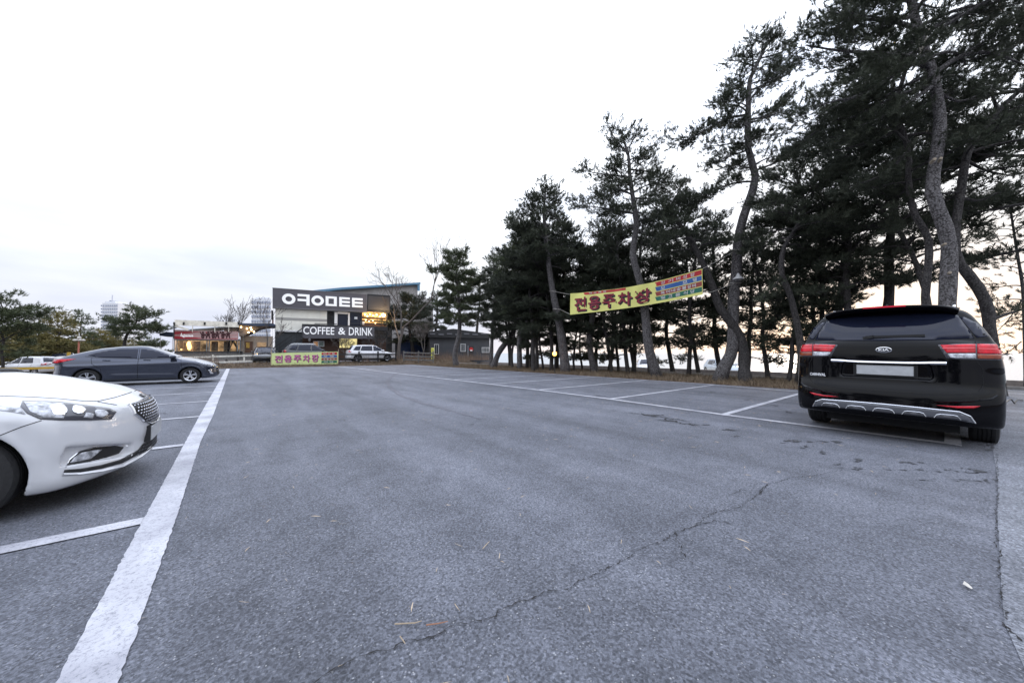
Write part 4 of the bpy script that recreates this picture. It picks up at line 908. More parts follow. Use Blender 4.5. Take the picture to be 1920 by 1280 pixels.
# ------------------------------------------------------------------ pines
def bark_mat(name, c1, c2, c3, sc=7.0):
    m = bpy.data.materials.new(name); m.use_nodes = True; n = m.node_tree.nodes; l = m.node_tree.links.new; b = n['Principled BSDF']
    t = n.new('ShaderNodeTexCoord'); q = n.new('ShaderNodeMapping'); q.inputs['Scale'].default_value = (1, 1, 0.45); l(t.outputs['Object'], q.inputs[0])
    v = n.new('ShaderNodeTexVoronoi'); v.feature = 'DISTANCE_TO_EDGE'; v.inputs['Scale'].default_value = sc * 1.5
    x = n.new('ShaderNodeTexNoise'); x.inputs['Scale'].default_value = sc; x.inputs['Detail'].default_value = 6; l(q.outputs[0], x.inputs[0])
    a = n.new('ShaderNodeMix'); a.data_type = 'RGBA'; a.inputs[0].default_value = 0.25; l(q.outputs[0], a.inputs[6]); l(x.outputs[1], a.inputs[7]); l(a.outputs[2], v.inputs['Vector'])
    r = n.new('ShaderNodeValToRGB'); l(v.outputs['Distance'], r.inputs[0]); e = r.color_ramp.elements; e[0].position = 0.0; e[0].color = (*c1, 1); e[1].position = 0.28; e[1].color = (*c2, 1)
    z = n.new('ShaderNodeTexNoise'); z.inputs['Scale'].default_value = sc * 4; z.inputs['Detail'].default_value = 6; l(t.outputs['Object'], z.inputs[0])
    k = n.new('ShaderNodeValToRGB'); l(z.outputs[0], k.inputs[0]); k.color_ramp.elements[0].position = 0.45; k.color_ramp.elements[0].color = (0, 0, 0, 1); k.color_ramp.elements[1].position = 0.68; k.color_ramp.elements[1].color = (1, 1, 1, 1)
    o = n.new('ShaderNodeMix'); o.data_type = 'RGBA'; l(k.outputs[0], o.inputs[0]); l(r.outputs[0], o.inputs[6]); o.inputs[7].default_value = (*c3, 1); l(o.outputs[2], b.inputs['Base Color'])
    b.inputs['Roughness'].default_value = 0.9
    u = n.new('ShaderNodeBump'); u.inputs['Strength'].default_value = 1.0; u.inputs['Distance'].default_value = 0.05; l(r.outputs[0], u.inputs['Height']); l(u.outputs[0], b.inputs['Normal'])
    return m
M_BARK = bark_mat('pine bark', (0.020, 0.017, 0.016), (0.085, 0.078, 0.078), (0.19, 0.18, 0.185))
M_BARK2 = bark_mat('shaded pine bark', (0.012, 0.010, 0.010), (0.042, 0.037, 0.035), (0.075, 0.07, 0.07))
def needle_mat(name, ca, cb, cc):
    m = bpy.data.materials.new(name); m.use_nodes = True; n = m.node_tree.nodes; l = m.node_tree.links.new; b = n['Principled BSDF']
    t = n.new('ShaderNodeTexCoord'); x = n.new('ShaderNodeTexNoise'); x.inputs['Scale'].default_value = 1.3; x.inputs['Detail'].default_value = 6; x.inputs['Roughness'].default_value = 0.7; l(t.outputs['Object'], x.inputs[0])
    r = n.new('ShaderNodeValToRGB'); l(x.outputs[0], r.inputs[0]); e = r.color_ramp.elements; e[0].position = 0.33; e[0].color = (*ca, 1); e[1].position = 0.62; e[1].color = (*cb, 1); q = e.new(0.76); q.color = (*cc, 1)
    l(r.outputs[0], b.inputs['Base Color']); b.inputs['Roughness'].default_value = 0.55; b.inputs['Specular IOR Level'].default_value = 0.25
    return m
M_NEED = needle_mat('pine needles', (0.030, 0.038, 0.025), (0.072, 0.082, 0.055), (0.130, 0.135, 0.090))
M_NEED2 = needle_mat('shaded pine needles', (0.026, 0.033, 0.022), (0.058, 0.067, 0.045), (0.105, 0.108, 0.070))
M_NEEDW = needle_mat('yellowed pine needles', (0.085, 0.090, 0.036), (0.24, 0.20, 0.075), (0.44, 0.28, 0.12))  # warm low sun put into the needle colour
M_NEEDG = needle_mat('green pine needles', (0.045, 0.060, 0.032), (0.100, 0.118, 0.062), (0.19, 0.19, 0.10))

# brush-like shoots, built once each from thin tapered needles
def make_tuft(seed, n, ln, wd, spread=(0.35, 1.35), shoot=0.16):
    r = np.random.RandomState(seed); V = np.zeros((n, 3, 3))
    for i in range(n):
        u = r.uniform(0, 1); th = r.uniform(*spread) * (1 - 0.45 * u); ph = r.uniform(0, 6.283)
        d = np.array([math.sin(th) * math.cos(ph), math.sin(th) * math.sin(ph), math.cos(th)]); b = np.array([0, 0, shoot * u])
        s = np.cross(d, r.normal(size=3)); s /= np.linalg.norm(s) + 1e-9; L1 = ln * r.uniform(0.75, 1.15)
        V[i, 0] = b + s * wd / 2; V[i, 1] = b - s * wd / 2; V[i, 2] = b + d * L1
    return V.reshape(-1, 3)
TUFTS = {}
def tufts(kind):
    if kind not in TUFTS:
        n, ln, wd, sh = dict(near=(28, 0.13, 0.014, 0.16), mid=(22, 0.16, 0.024, 0.22), far=(14, 0.20, 0.034, 0.28), tiny=(12, 0.28, 0.06, 0.36))[kind]
        TUFTS[kind] = [make_tuft(k + 11, n, ln, wd, shoot=sh) for k in range(6)]
    return TUFTS[kind]
def crown_mesh(name, P, D, S, kind, m, parent, rs):
    """P positions, D directions, S sizes of the shoots"""
    P = np.array(P); D = np.array(D); S = np.array(S); T = tufts(kind); out_ = []
    D /= np.linalg.norm(D, axis=1)[:, None] + 1e-9
    a = np.cross(D, rs.normal(size=D.shape)); a /= np.linalg.norm(a, axis=1)[:, None] + 1e-9; b = np.cross(D, a)
    Rm = np.stack([a, b, D], 2)
    w_ = rs.randint(0, len(T), len(P))
    for k in range(len(T)):
        s = w_ == k
        if s.any(): out_.append((np.einsum('nij,vj->nvi', Rm[s] * S[s][:, None, None], T[k]) + P[s][:, None]).reshape(-1, 3))
    V = np.concatenate(out_); return npobj(name, V, np.arange(len(V)).reshape(-1, 3), m, parent)

def polyline(pts, n):
    """resample with a smooth spline through the points"""
    P = np.array([tuple(p) for p in pts]); d = np.r_[0, np.cumsum(np.linalg.norm(np.diff(P, axis=0), axis=1))]; t = np.linspace(0, d[-1], n)
    if len(P) < 3: return np.stack([np.interp(t, d, P[:, i]) for i in range(3)], 1)
    Q = []
    for x in t:
        i = min(len(P) - 2, max(0, int(np.searchsorted(d, x, 'right')) - 1)); u = (x - d[i]) / max(1e-6, d[i + 1] - d[i])
        p0, p1, p2, p3 = P[max(i - 1, 0)], P[i], P[i + 1], P[min(i + 2, len(P) - 1)]
        Q.append(0.5 * ((2 * p1) + (-p0 + p2) * u + (2 * p0 - 5 * p1 + 4 * p2 - p3) * u * u + (-p0 + 3 * p1 - 3 * p2 + p3) * u ** 3))
    return np.array(Q)

def pine(name, label, cat, base, trunk, r0, r1, kind='near', c0=0.45, n_br=22, Lb=2.4, seed=0, custom=(), bark=None, needles=None, group=None, dens=1.0, prof=None, up=0.15, tuft=1.0, stubs=(), flatten=0.5, minL=0.35, root=None, bias=(0, 0)):
    """trunk and limbs as one bark mesh, crown as needle shoots; base = world foot, trunk = points relative to nothing (world)"""
    rs = np.random.RandomState(seed + 100); rr = random.Random(seed); base = Vector(base)
    t = thing(name, label, cat, base, 0, group)
    if base.length > 0.1:        # a round trunk looks wider off the axis of a wide lens: true radii
        q_ = (base.x * _R[0] + base.y * _R[1]) / (base.x * _F[0] + base.y * _F[1]); q_ = 1 / math.sqrt(1 + q_ * q_) if abs(q_) < 3 else 1; r0, r1 = r0 * q_, r1 * q_
    T = polyline([Vector(p) - base for p in trunk], 26)
    n = len(T); H_ = T[-1, 2]
    rad = [r1 + (r0 - r1) * (1 - (k / (n - 1))) ** 0.85 for k in range(n)]; rad[0] *= 1.22; rad[1] *= 1.08
    T2 = T.copy(); T2[0, 2] -= 0.12
    bark = bark or M_BARK; needles = needles or M_NEED
    tb = MB(); tb.tube([Vector(p) for p in T2], [q * (1 + rr.uniform(-0.07, 0.07)) for q in rad], 12 if kind in ('near', 'mid') else 7)
    lb = MB(); P = []; D = []; S = []
    hmax = max(T[:, 2])
    def shoots(p, d, L_):
        # one twig end: a few shoots fanning out and up
        m = max(1, int(round(rr.uniform(1.8, 3.8) * dens * (1.1 if kind == 'near' else 1.1))))
        for _ in range(m):
            q = p + rs.normal(size=3) * np.array([0.10, 0.10, 0.05]) * tuft * 1.3
            dd = d * 0.8 + rs.normal(size=3) * 0.45 + np.array([0, 0, up + 0.35]); P.append(q); D.append(dd); S.append(tuft * rr.uniform(0.75, 1.2))
    def branch(B, rb, L_, bare=0.25):
        """B: (k,3) branch polyline; side twigs alternate"""
        k = len(B); lb.tube([Vector(p) for p in B], [rb * (1 - 0.85 * i / (k - 1)) + 0.004 for i in range(k)], 5, cap=False)
        m = max(3, int(L_ / (0.20 * max(1, tuft * 0.85)))); sgn = rr.choice((-1, 1))
        for j in range(m):
            u = bare + (1 - bare) * (j + rr.random() * 0.7) / m; u = min(u, 0.99); f_ = u * (k - 1); i = int(f_); p = B[i] + (B[min(i + 1, k - 1)] - B[i]) * (f_ - i)
            d = B[min(i + 1, k - 1)] - B[max(i - 1, 0)]; d = d / (np.linalg.norm(d) + 1e-9); sgn = -sgn
            side = np.cross(d, [0, 0, 1.0]); side /= np.linalg.norm(side) + 1e-9
            l2 = L_ * rr.uniform(0.22, 0.42) * (1.15 - 0.75 * u) + 0.12
            a = rr.uniform(0.6, 1.1); d2 = d * math.cos(a) + side * sgn * math.sin(a) + np.array([0, 0, rr.uniform(-0.14, 0.26)])
            e_ = p + d2 * l2; mid = (p + e_) / 2 + rs.normal(size=3) * 0.04
            if kind in ('near', 'mid'): lb.tube([Vector(p), Vector(mid), Vector(e_)], [0.010 * tuft, 0.008 * tuft, 0.004], 3, cap=False)
            w_ = max(1, int(l2 / (0.15 * tuft)))
            for z in range(w_ + 1):
                v = 0.35 + 0.65 * z / max(1, w_); q = p + (e_ - p) * v; a2 = rr.uniform(-0.9, 0.9)
                d3 = d2 * math.cos(a2) + np.cross(d2, [0, 0, 1]) * math.sin(a2); shoots(q + d3 * rr.uniform(0, 0.16) * tuft, d3, l2)
        dd = B[-1] - B[-2]; shoots(B[-1], dd / (np.linalg.norm(dd) + 1e-9), L_)
    for C3 in custom:
        pts, rb = C3; Q = polyline([Vector(p) - base for p in pts], 10); branch(Q, rb, float(np.linalg.norm(Q[-1] - Q[0])) * 1.0, 0.12)
    prof = prof or (lambda v: (0.55 + 0.9 * v) if v < 0.4 else (0.91 - 0.85 * (v - 0.4)))
    for i in range(n_br):
        v = (i + rr.random()) / n_br; f_ = (c0 + (1 - c0) * v * 0.985) * (n - 1); k = int(f_); p = T[k] + (T[min(k + 1, n - 1)] - T[k]) * (f_ - k)
        az = i * 2.399 + rr.uniform(-0.5, 0.5); L_ = max(minL, Lb * prof(v) * rr.uniform(0.65, 1.15))
        el = -0.12 + 0.75 * v ** 1.5 + rr.uniform(-0.15, 0.2); d = np.array([math.cos(az) + bias[0], math.sin(az) + bias[1], 0]); d /= np.linalg.norm(d) + 1e-9
        Q = [p]; e1 = el + 0.35
        for s in range(7):
            u = s / 6; e1 = el + 0.35 * (1 - u) - 0.25 * math.sin(u * 3) + 0.45 * max(0, u - 0.6) ; az_ = math.atan2(d[1], d[0]) + rr.uniform(-0.28, 0.28); d = np.array([math.cos(az_), math.sin(az_), 0])
            Q.append(Q[-1] + np.array([d[0] * math.cos(e1), d[1] * math.cos(e1), math.sin(e1)]) * L_ / 7)
        branch(np.array(Q), max(0.012, min(0.07, 0.018 * L_ + 0.1 * rad[k])), L_, 0.22 + 0.15 * (1 - v))
    # leader
    for _ in range(5): shoots(T[-1] + rs.normal(size=3) * 0.15, np.array([0, 0, 1.0]), 1)
    tr = tb.build('trunk', bark, t, smooth=True); lo_ = lb.build('limbs', bark, t, smooth=True)
    for (pt, dr, r_) in stubs:
        p = Vector(pt) - base; d = Vector(dr).normalized(); sb = MB().tube([p - d * 0.05, p + d * 0.08, p + d * 0.11], [r_, r_, r_ * 0.86], 9).build('cut_stub', mat('cut wood', (0.30, 0.25, 0.19), 0.8, var=0.2), t)
    cr_ = crown_mesh('crown', P, D, S, kind, needles, t, rs)
    return t
def tp(pts, d, dd=0.0):
    """points of a trunk traced at distance d; dd leans it away"""
    n = len(pts); return [atD(x, y, d + dd * i / max(1, n - 1)) for i, (x, y) in enumerate(pts)]
def foot(px, py, d): p = atD(px, py, d); p.z = gz(p.x, p.y) - 0.02; return p
GR = 'pines of the grove beside the parking stalls'

# --- the trees one can single out along the edge of the grove, left to right
b = foot(856, 686, 31.5); d = 31.5
pine('pine_tree', 'small pine in front of the dark house, with its trunk curved low down', 'tree', b, [b] + tp([(853, 664), (857, 645), (861, 628), (862, 600), (860, 560), (857, 520), (854, 482)], d), 0.26, 0.05, 'far', 0.38, 36, 2.4, 1, group=GR, dens=1.6, needles=M_NEEDG, custom=[(tp([(862, 540), (840, 515), (812, 508)], d), 0.05)])
b = foot(925, 686, 29); d = 29
pine('pine_tree', 'pine with a slanting trunk right of the dark house window', 'tree', b, [b] + tp([(935, 662), (948, 643), (962, 622), (972, 590), (968, 545), (962, 500), (958, 470)], d), 0.26, 0.06, 'far', 0.42, 24, 2.3, 2, group=GR, needles=M_NEED)
b = foot(921, 684, 31); d = 31
pine('pine_tree', 'pine with a straight dark trunk standing against the right end of the dark house', 'tree', b, [b] + tp([(922, 650), (924, 610), (928, 570), (930, 530), (925, 490)], d), 0.20, 0.05, 'far', 0.40, 24, 2.0, 3, group=GR)
b = foot(975, 688, 26); d = 26
pine('pine_tree', 'pine whose bare trunk bends right, between the orange lamp and the dark house', 'tree', b, [b] + tp([(974, 660), (975, 634), (988, 606), (993, 574), (990, 530), (985, 480), (980, 430)], d), 0.22, 0.05, 'far', 0.42, 26, 2.9, 4, group=GR, needles=M_NEEDG)
b = foot(1061, 697, 21.8); d = 21.8
pine('pine_tree', 'tall slim pine holding the left ropes of the hanging banner', 'tree', b, [b] + tp([(1057, 665), (1053, 634), (1045, 589), (1036, 543), (1027, 482), (1022, 430), (1020, 390), (1023, 356)], d), 0.29, 0.05, 'mid', 0.58, 26, 2.1, 5, group=GR, dens=1.2,
     custom=[(tp([(1021, 400), (990, 402), (960, 420)], d), .05), (tp([(1021, 385), (1000, 370), (985, 378)], d), .04), (tp([(1024, 395), (1045, 410), (1062, 440)], d), .04), (tp([(1025, 440), (1000, 450), (975, 470)], d), .04), (tp([(1021, 392), (1040, 378), (1055, 372)], d), .04)])
b = foot(1115, 694, 22); d = 22
pine('pine_tree', 'pine with a bowed grey trunk seen below the left part of the hanging banner', 'tree', b, [b] + tp([(1108, 665), (1105, 634), (1112, 589), (1124, 543), (1134, 505), (1140, 460), (1145, 420)], d, 1), 0.22, 0.05, 'mid', 0.5, 26, 2.9, 6, group=GR)
b = foot(1233, 706, 17.6); d = 17.6
T6 = pine('pine_tree', 'tall pine with a grey trunk passing behind the middle of the hanging banner', 'tree', b, [b] + tp([(1224, 680), (1216, 650), (1211, 600), (1205, 550), (1197, 519), (1187, 476), (1193, 421), (1188, 380), (1181, 330), (1178, 290), (1166, 255)], d), 0.28, 0.05, 'near', 0.60, 26, 2.1, 7, group=GR, dens=1.5,
     custom=[(tp([(1182, 332), (1140, 328), (1092, 320)], d), .05), (tp([(1182, 318), (1225, 325), (1262, 352)], d), .05), (tp([(1177, 288), (1155, 262), (1138, 234)], d), .04), (tp([(1180, 300), (1205, 290), (1222, 280)], d), .035), (tp([(1186, 365), (1150, 355), (1120, 362)], d), .04), (tp([(1170, 262), (1180, 245), (1190, 240)], d), .03), (tp([(1188, 372), (1240, 375), (1275, 395)], d), .05), (tp([(1190, 400), (1130, 390), (1085, 385)], d), .05)])
b = foot(1398, 718, 14.6); d = 15.0
pine('pine_tree', 'pine leaning far to the left behind the right end of the hanging banner', 'tree', b, [b] + tp([(1395, 690), (1393, 650), (1378, 615), (1350, 577), (1335, 535), (1316, 490), (1290, 442), (1265, 408), (1255, 385)], d, 0.8), 0.28, 0.07, 'near', 0.70, 22, 2.0, 8, group=GR, dens=1.5, bark=M_BARK2,
     custom=[(tp([(1268, 412), (1235, 395), (1210, 370)], d + .7), .05), (tp([(1280, 430), (1300, 390), (1330, 365)], d + .7), .05), (tp([(1262, 400), (1280, 370), (1270, 345)], d + .7), .04)])
b = foot(1347, 713, 15.3); d = 15.3
T7 = pine('pine_tree', 'tallest pine left of the van, carrying the white bell lamp and banner ropes', 'tree', b, [b] + tp([(1352, 698), (1364, 678), (1375, 648), (1374, 600), (1376, 552), (1381, 504), (1384, 450), (1396, 400), (1412, 355), (1416, 325), (1404, 285), (1402, 240), (1403, 200), (1406, 150), (1425, 110), (1440, 78)], d), 0.30, 0.06, 'near', 0.60, 28, 1.9, 9, group=GR, dens=1.6,
     custom=[(tp([(1403, 215), (1365, 222), (1330, 240), (1300, 256)], d), .06), (tp([(1320, 245), (1285, 262), (1243, 255)], d), .03), (tp([(1404, 225), (1440, 215), (1480, 178)], d), .045), (tp([(1408, 280), (1370, 292), (1335, 308)], d), .045), (tp([(1415, 320), (1465, 300), (1512, 268)], d), .05), (tp([(1414, 340), (1370, 345), (1310, 372)], d), .05),
             (tp([(1440, 80), (1450, 70), (1440, 62)], d), .02), (tp([(1425, 110), (1460, 100), (1492, 82)], d), .035), (tp([(1405, 170), (1430, 160), (1475, 140)], d), .04), (tp([(1402, 380), (1450, 385), (1490, 375)], d), .05), (tp([(1420, 115), (1400, 130), (1385, 165)], d), .03)])
b = foot(1497, 724, 13.6); d = 13.0
pine('pine_tree', 'pine with a twisting S-shaped trunk just left of the van', 'tree', b, [b] + tp([(1502, 680), (1500, 638), (1483, 558), (1466, 513), (1469, 467), (1491, 430), (1508, 391), (1500, 350), (1490, 320)], d), 0.17, 0.05, 'near', 0.64, 24, 2.2, 10, group=GR, dens=1.3, bark=M_BARK2,
     custom=[(tp([(1466, 515), (1450, 540), (1430, 560)], d), .03), (tp([(1505, 395), (1470, 375), (1440, 385)], d), .04), (tp([(1500, 360), (1540, 350), (1580, 330)], d), .04)])
b = foot(1600, 735, 13); d = 13
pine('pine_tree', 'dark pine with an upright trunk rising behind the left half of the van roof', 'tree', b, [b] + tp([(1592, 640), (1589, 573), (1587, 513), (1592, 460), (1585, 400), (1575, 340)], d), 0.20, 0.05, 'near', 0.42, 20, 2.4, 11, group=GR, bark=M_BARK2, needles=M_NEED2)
b = foot(1752, 745, 10.8); d = 10.8
pine('pine_tree', 'pine with a thin trunk leaning left, rising behind the rear window of the van', 'tree', b, [b] + tp([(1748, 640), (1738, 558), (1729, 528), (1706, 467), (1682, 430), (1662, 406), (1640, 370), (1615, 330)], d, 0.8), 0.16, 0.05, 'near', 0.5, 16, 2.1, 12, group=GR, bark=M_BARK2, needles=M_NEED2)
b = foot(1745, 748, 9.9); d = 9.9
pine('pine_tree', 'dark forked pine just left of the thick trunk, branching high above the van', 'tree', b, [b] + tp([(1742, 640), (1735, 560), (1742, 480), (1738, 440), (1712, 395), (1703, 330), (1704, 290), (1690, 238), (1675, 203), (1690, 160), (1705, 100)], d), 0.17, 0.06, 'near', 0.58, 14, 1.9, 13, group=GR, bark=M_BARK2, needles=M_NEED2,
     custom=[(tp([(1688, 238), (1650, 260), (1600, 275), (1555, 285)], d), .05), (tp([(1703, 285), (1650, 330), (1590, 350)], d), .05), (tp([(1700, 255), (1740, 250), (1790, 262)], d), .04), (tp([(1680, 210), (1630, 200), (1560, 230), (1510, 260)], d), .045)])
b = foot(1787, 748, 9.0); d = 9.0
T10 = pine('pine_tree', 'thickest pine with flaky grey bark rising behind the right half of the van', 'tree', b, [b] + tp([(1780, 640), (1776, 567), (1779, 513), (1779, 452), (1764, 406), (1749, 365), (1750, 327), (1760, 267), (1763, 223), (1752, 154), (1742, 120), (1722, 60), (1709, 5), (1695, -60), (1700, -130)], d), 0.30, 0.09, 'near', 0.64, 24, 2.6, 14, group=GR, dens=1.4,
     custom=[(tp([(1745, 130), (1700, 110), (1640, 100), (1570, 95), (1510, 85)], d), .07), (tp([(1735, 105), (1680, 140), (1610, 180), (1560, 190), (1520, 205)], d), .06), (tp([(1720, 55), (1670, 40), (1610, 35), (1550, 20)], d), .06), (tp([(1750, 140), (1800, 106), (1860, 100), (1925, 125)], d), .07),
             (tp([(1725, 70), (1790, 30), (1860, 20), (1930, 0)], d), .06), (tp([(1712, 10), (1660, -30), (1600, -40)], d), .05), (tp([(1755, 170), (1800, 190), (1850, 170)], d), .04), (tp([(1752, 160), (1690, 200), (1630, 230)], d), .05)],
     stubs=[(tuple(atD(1748, 303, 8.84)), (-0.9, -0.4, 0.15), 0.04), (tuple(atD(1762, 301, 8.82)), (-.9, -.2, 0.15), 0.035), (tuple(atD(1769, 459, 8.82)), (-.9, -.3, 0.0), 0.03), (tuple(atD(1780, 512, 8.82)), (-.9, -.1, 0.0), 0.035)])
MBk = MB().tube(tp([(1720, 110), (1732, 85), (1738, 68), (1746, 44)], 8.4), [0.012, 0.018, 0.014, 0.006], 6).tube(tp([(1727, 98), (1722, 82), (1728, 66)], 8.4), [0.012, 0.010, 0.004], 5)
br = MBk.build('broken_branch', mat('peeled branch', (0.45, 0.41, 0.35), 0.8), T10); br.location = -T10.location
b = foot(1872, 746, 9.6); d = 9.6
pine('pine_tree', 'pine leaning left from behind the van mirror, crossing behind the thick trunk', 'tree', b, [b] + tp([(1868, 690), (1857, 634), (1851, 575), (1828, 530), (1797, 490), (1790, 440), (1800, 370), (1815, 285), (1846, 238), (1885, 195), (1935, 150)], d), 0.24, 0.08, 'near', 0.55, 13, 1.8, 15, group=GR, bark=M_BARK2,
     custom=[(tp([(1862, 598), (1890, 588), (1935, 575)], d), .05), (tp([(1850, 235), (1890, 215), (1940, 200)], d), .04), (tp([(1812, 300), (1850, 320), (1900, 330)], d), .045), (tp([(1800, 370), (1840, 375), (1890, 350)], d), .04), (tp([(1870, 205), (1860, 170), (1880, 130)], d), .04)])
b = foot(1925, 735, 12.5); d = 12.5
pine('pine_tree', 'slender pine at the right edge of the picture with an open round crown', 'tree', b, [b] + tp([(1922, 640), (1918, 543), (1908, 480), (1899, 421), (1893, 385), (1890, 372)], d), 0.11, 0.04, 'near', 0.35, 22, 1.25, 16, group=GR, dens=0.7,
     custom=[(tp([(1918, 560), (1890, 600), (1865, 625)], d), .02), (tp([(1915, 640), (1890, 660), (1870, 668)], d), .015)])

# --- the trees deeper in the grove: a few kinds, repeated
def proto(seed, Hh, kind, Lb, n_br, c0, lean, nm):
    rr = random.Random(seed); pts = [(0, 0, 0)]; x = y = 0
    for k in range(1, 8):
        x += lean * Hh / 8 * rr.uniform(0.3, 1.5) + rr.uniform(-0.12, 0.12); y += rr.uniform(-0.18, 0.18); pts.append((x, y, Hh * k / 7))
    return pine('pine_tree', 'x', 'tree', (0, 0, 0), [Vector(p) for p in pts], 0.0145 * Hh, 0.05, kind, c0, n_br, Lb, seed, group=GR, bark=M_BARK2, needles=nm)
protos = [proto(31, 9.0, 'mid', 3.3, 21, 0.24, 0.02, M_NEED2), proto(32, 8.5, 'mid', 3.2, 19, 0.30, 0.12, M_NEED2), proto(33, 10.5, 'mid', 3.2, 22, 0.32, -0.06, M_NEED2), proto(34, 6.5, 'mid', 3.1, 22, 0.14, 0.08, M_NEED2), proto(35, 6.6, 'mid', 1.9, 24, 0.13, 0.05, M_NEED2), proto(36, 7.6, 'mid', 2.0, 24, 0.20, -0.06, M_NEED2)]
rr = random.Random(5); spots = []
occupied = [(o.location.x, o.location.y) for o in COL.objects if o.name.startswith('pine_tree') and o.parent is None]
sides = ['leaning', 'crooked', 'upright', 'low-branched']
tries = 0
HB = Vector((_F[0], _F[1], 0)); HR = Vector((_R[0], _R[1], 0))
def hides(x, y):
    d_ = x * _F[0] + y * _F[1]; p_ = 960 + FPX * (x * _R[0] + y * _R[1]) / max(d_, 0.1)
    return (1000 < p_ < 1400 and d_ < 22.5 - (p_ - 1050) * 0.008) or (1330 < p_ < 1570 and d_ < 17.0) or (p_ >= 1400 and d_ < 13.8) or (p_ <= 1000 and (d_ < 27 or p_ < 952))
while len(spots) < 66 and tries < 9000:
    tries += 1; y = rr.uniform(1.2, 33) if rr.random() < 0.93 else rr.uniform(-6, 1.2); x = rr.uniform(15.2, 19.3) if y < 20 else rr.uniform(14.5, 22.0)
    if x > 19.3 or hides(x, y): continue
    if all((x - a) ** 2 + (y - b_) ** 2 > 1.05 ** 2 for a, b_ in spots + occupied[:16]): spots.append((x, y))
HERO = [(o['label'].split(' pine ')[0], o.location.copy(), o['label']) for o in COL.objects if o.name.startswith('pine_tree') and o.parent is None and 'grove' in o.get('group', '')]
SHORT = ['curved small pine', 'slanting pine by the dark house', 'straight pine by the dark house', 'pine near the orange lamp', 'slim pine with the banner ropes', 'bowed grey pine', 'tall pine behind the banner middle', 'pine leaning far left', 'tall pine with the bell lamp', 'S-shaped pine', 'upright pine behind the van', 'thin pine leaning left', 'dark forked pine', 'thick flaky pine', 'pine behind the van mirror', 'slender pine at the right edge']
used_l = {}
BIG = [(18.9, 1.6), (18.8, -2.6)]
spots += BIG
LOW = []
for q in range(600):
    p_ = rr.uniform(1120, 1480); d_ = rr.uniform(17.2, 25.5); v_ = atD(p_, 690, d_)
    if 15.2 < v_.x < 19.35 and d_ > 21.8 - (p_ - 1100) * 0.016 and all((v_.x - a) ** 2 + (v_.y - b_) ** 2 > 0.8 ** 2 for a, b_ in LOW + occupied[:16]) and len(LOW) < 18: LOW.append((v_.x, v_.y))
for p_, d_ in ((1440, 16.2), (1478, 14.6), (1520, 15.0), (1556, 14.0), (1262, 20.6), (1310, 19.8), (1352, 19.2), (1400, 18.0)):
    v_ = atD(p_, 690, d_); LOW.append((v_.x, v_.y))
spots += LOW
for i, (x, y) in enumerate(spots):
    k = rr.choice([0, 1, 2, 3]) if y > 3 else rr.choice([2, 0]); o = copy_tree(protos[k]); s = rr.uniform(0.72, 1.08) if y > 12 else rr.uniform(0.9, 1.15)
    if (x, y) in LOW:
        bpy.data.objects.remove(o) if False else None; [bpy.data.objects.remove(c_) for c_ in list(o.children)]; bpy.data.objects.remove(o); k = 4 + i % 2; s = rr.uniform(0.85, 1.25); o = copy_tree(protos[k])
    if (x, y) in BIG: s = rr.uniform(1.12, 1.25); k = 2
    o.location = (x, y, -0.03); o.rotation_euler = (0, 0, rr.uniform(0, 6.28)); o.scale = (s, s, s)
    px_ = lambda q: 960 + FPX * (q[0] * _R[0] + q[1] * _R[1]) / max(0.1, q[0] * _F[0] + q[1] * _F[1])
    j = min(range(len(occupied[:16])), key=lambda z: abs(px_(occupied[z]) - px_((x, y)))); sd_ = 'left' if px_((x, y)) < px_(occupied[j]) else 'right'; dp = x * _F[0] + y * _F[1] - occupied[j][0] * _F[0] - occupied[j][1] * _F[1]
    lab = '%s dark pine %s and just %s of the %s' % (('bushy', 'leaning', 'tall', 'low', 'small low-branched', 'small slender')[k], 'far behind' if dp > 5 else 'behind', sd_, SHORT[j])
    o['label'] = lab; o['group'] = 'pines deeper in the grove'
for p in protos:
    for c in list(p.children): bpy.data.objects.remove(c)
    bpy.data.objects.remove(p)
# --- the low pines at the left, sunset warmth painted into the yellow ones
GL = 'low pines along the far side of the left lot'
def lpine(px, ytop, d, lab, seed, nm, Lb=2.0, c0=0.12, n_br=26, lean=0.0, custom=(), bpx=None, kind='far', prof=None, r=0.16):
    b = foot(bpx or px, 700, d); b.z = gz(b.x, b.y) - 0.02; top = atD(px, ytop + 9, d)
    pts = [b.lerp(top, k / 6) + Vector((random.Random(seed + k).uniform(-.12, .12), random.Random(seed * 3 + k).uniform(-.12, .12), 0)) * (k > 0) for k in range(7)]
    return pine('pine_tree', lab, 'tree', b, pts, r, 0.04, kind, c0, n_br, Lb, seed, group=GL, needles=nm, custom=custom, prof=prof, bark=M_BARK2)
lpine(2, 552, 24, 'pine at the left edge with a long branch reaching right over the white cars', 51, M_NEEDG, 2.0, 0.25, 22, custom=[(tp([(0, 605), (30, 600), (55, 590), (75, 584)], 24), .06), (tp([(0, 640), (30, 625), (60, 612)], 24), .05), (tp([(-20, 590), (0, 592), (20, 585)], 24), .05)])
lpine(45, 625, 30, 'low bushy pine with needles coloured as sunlit behind the white hatchback', 52, M_NEEDW, 2.3)
lpine(22, 620, 34, 'low rounded pine between the left edge branch and the sunlit coloured bushy one', 58, M_NEEDW, 2.4)
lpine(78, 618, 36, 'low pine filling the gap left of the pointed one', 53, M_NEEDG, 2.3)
lpine(111, 584, 32, 'pointed pine with needles coloured sunlit gold above the yellow barrier arm', 54, M_NEEDW, 2.5, 0.1, 30, prof=lambda v: 1.05 - 0.85 * v)
lpine(153, 583, 38, 'open pine standing beside the pale lamp on the red pole', 55, M_NEEDG, 1.9, 0.3, 20, prof=lambda v: 1.0 - 0.7 * v)
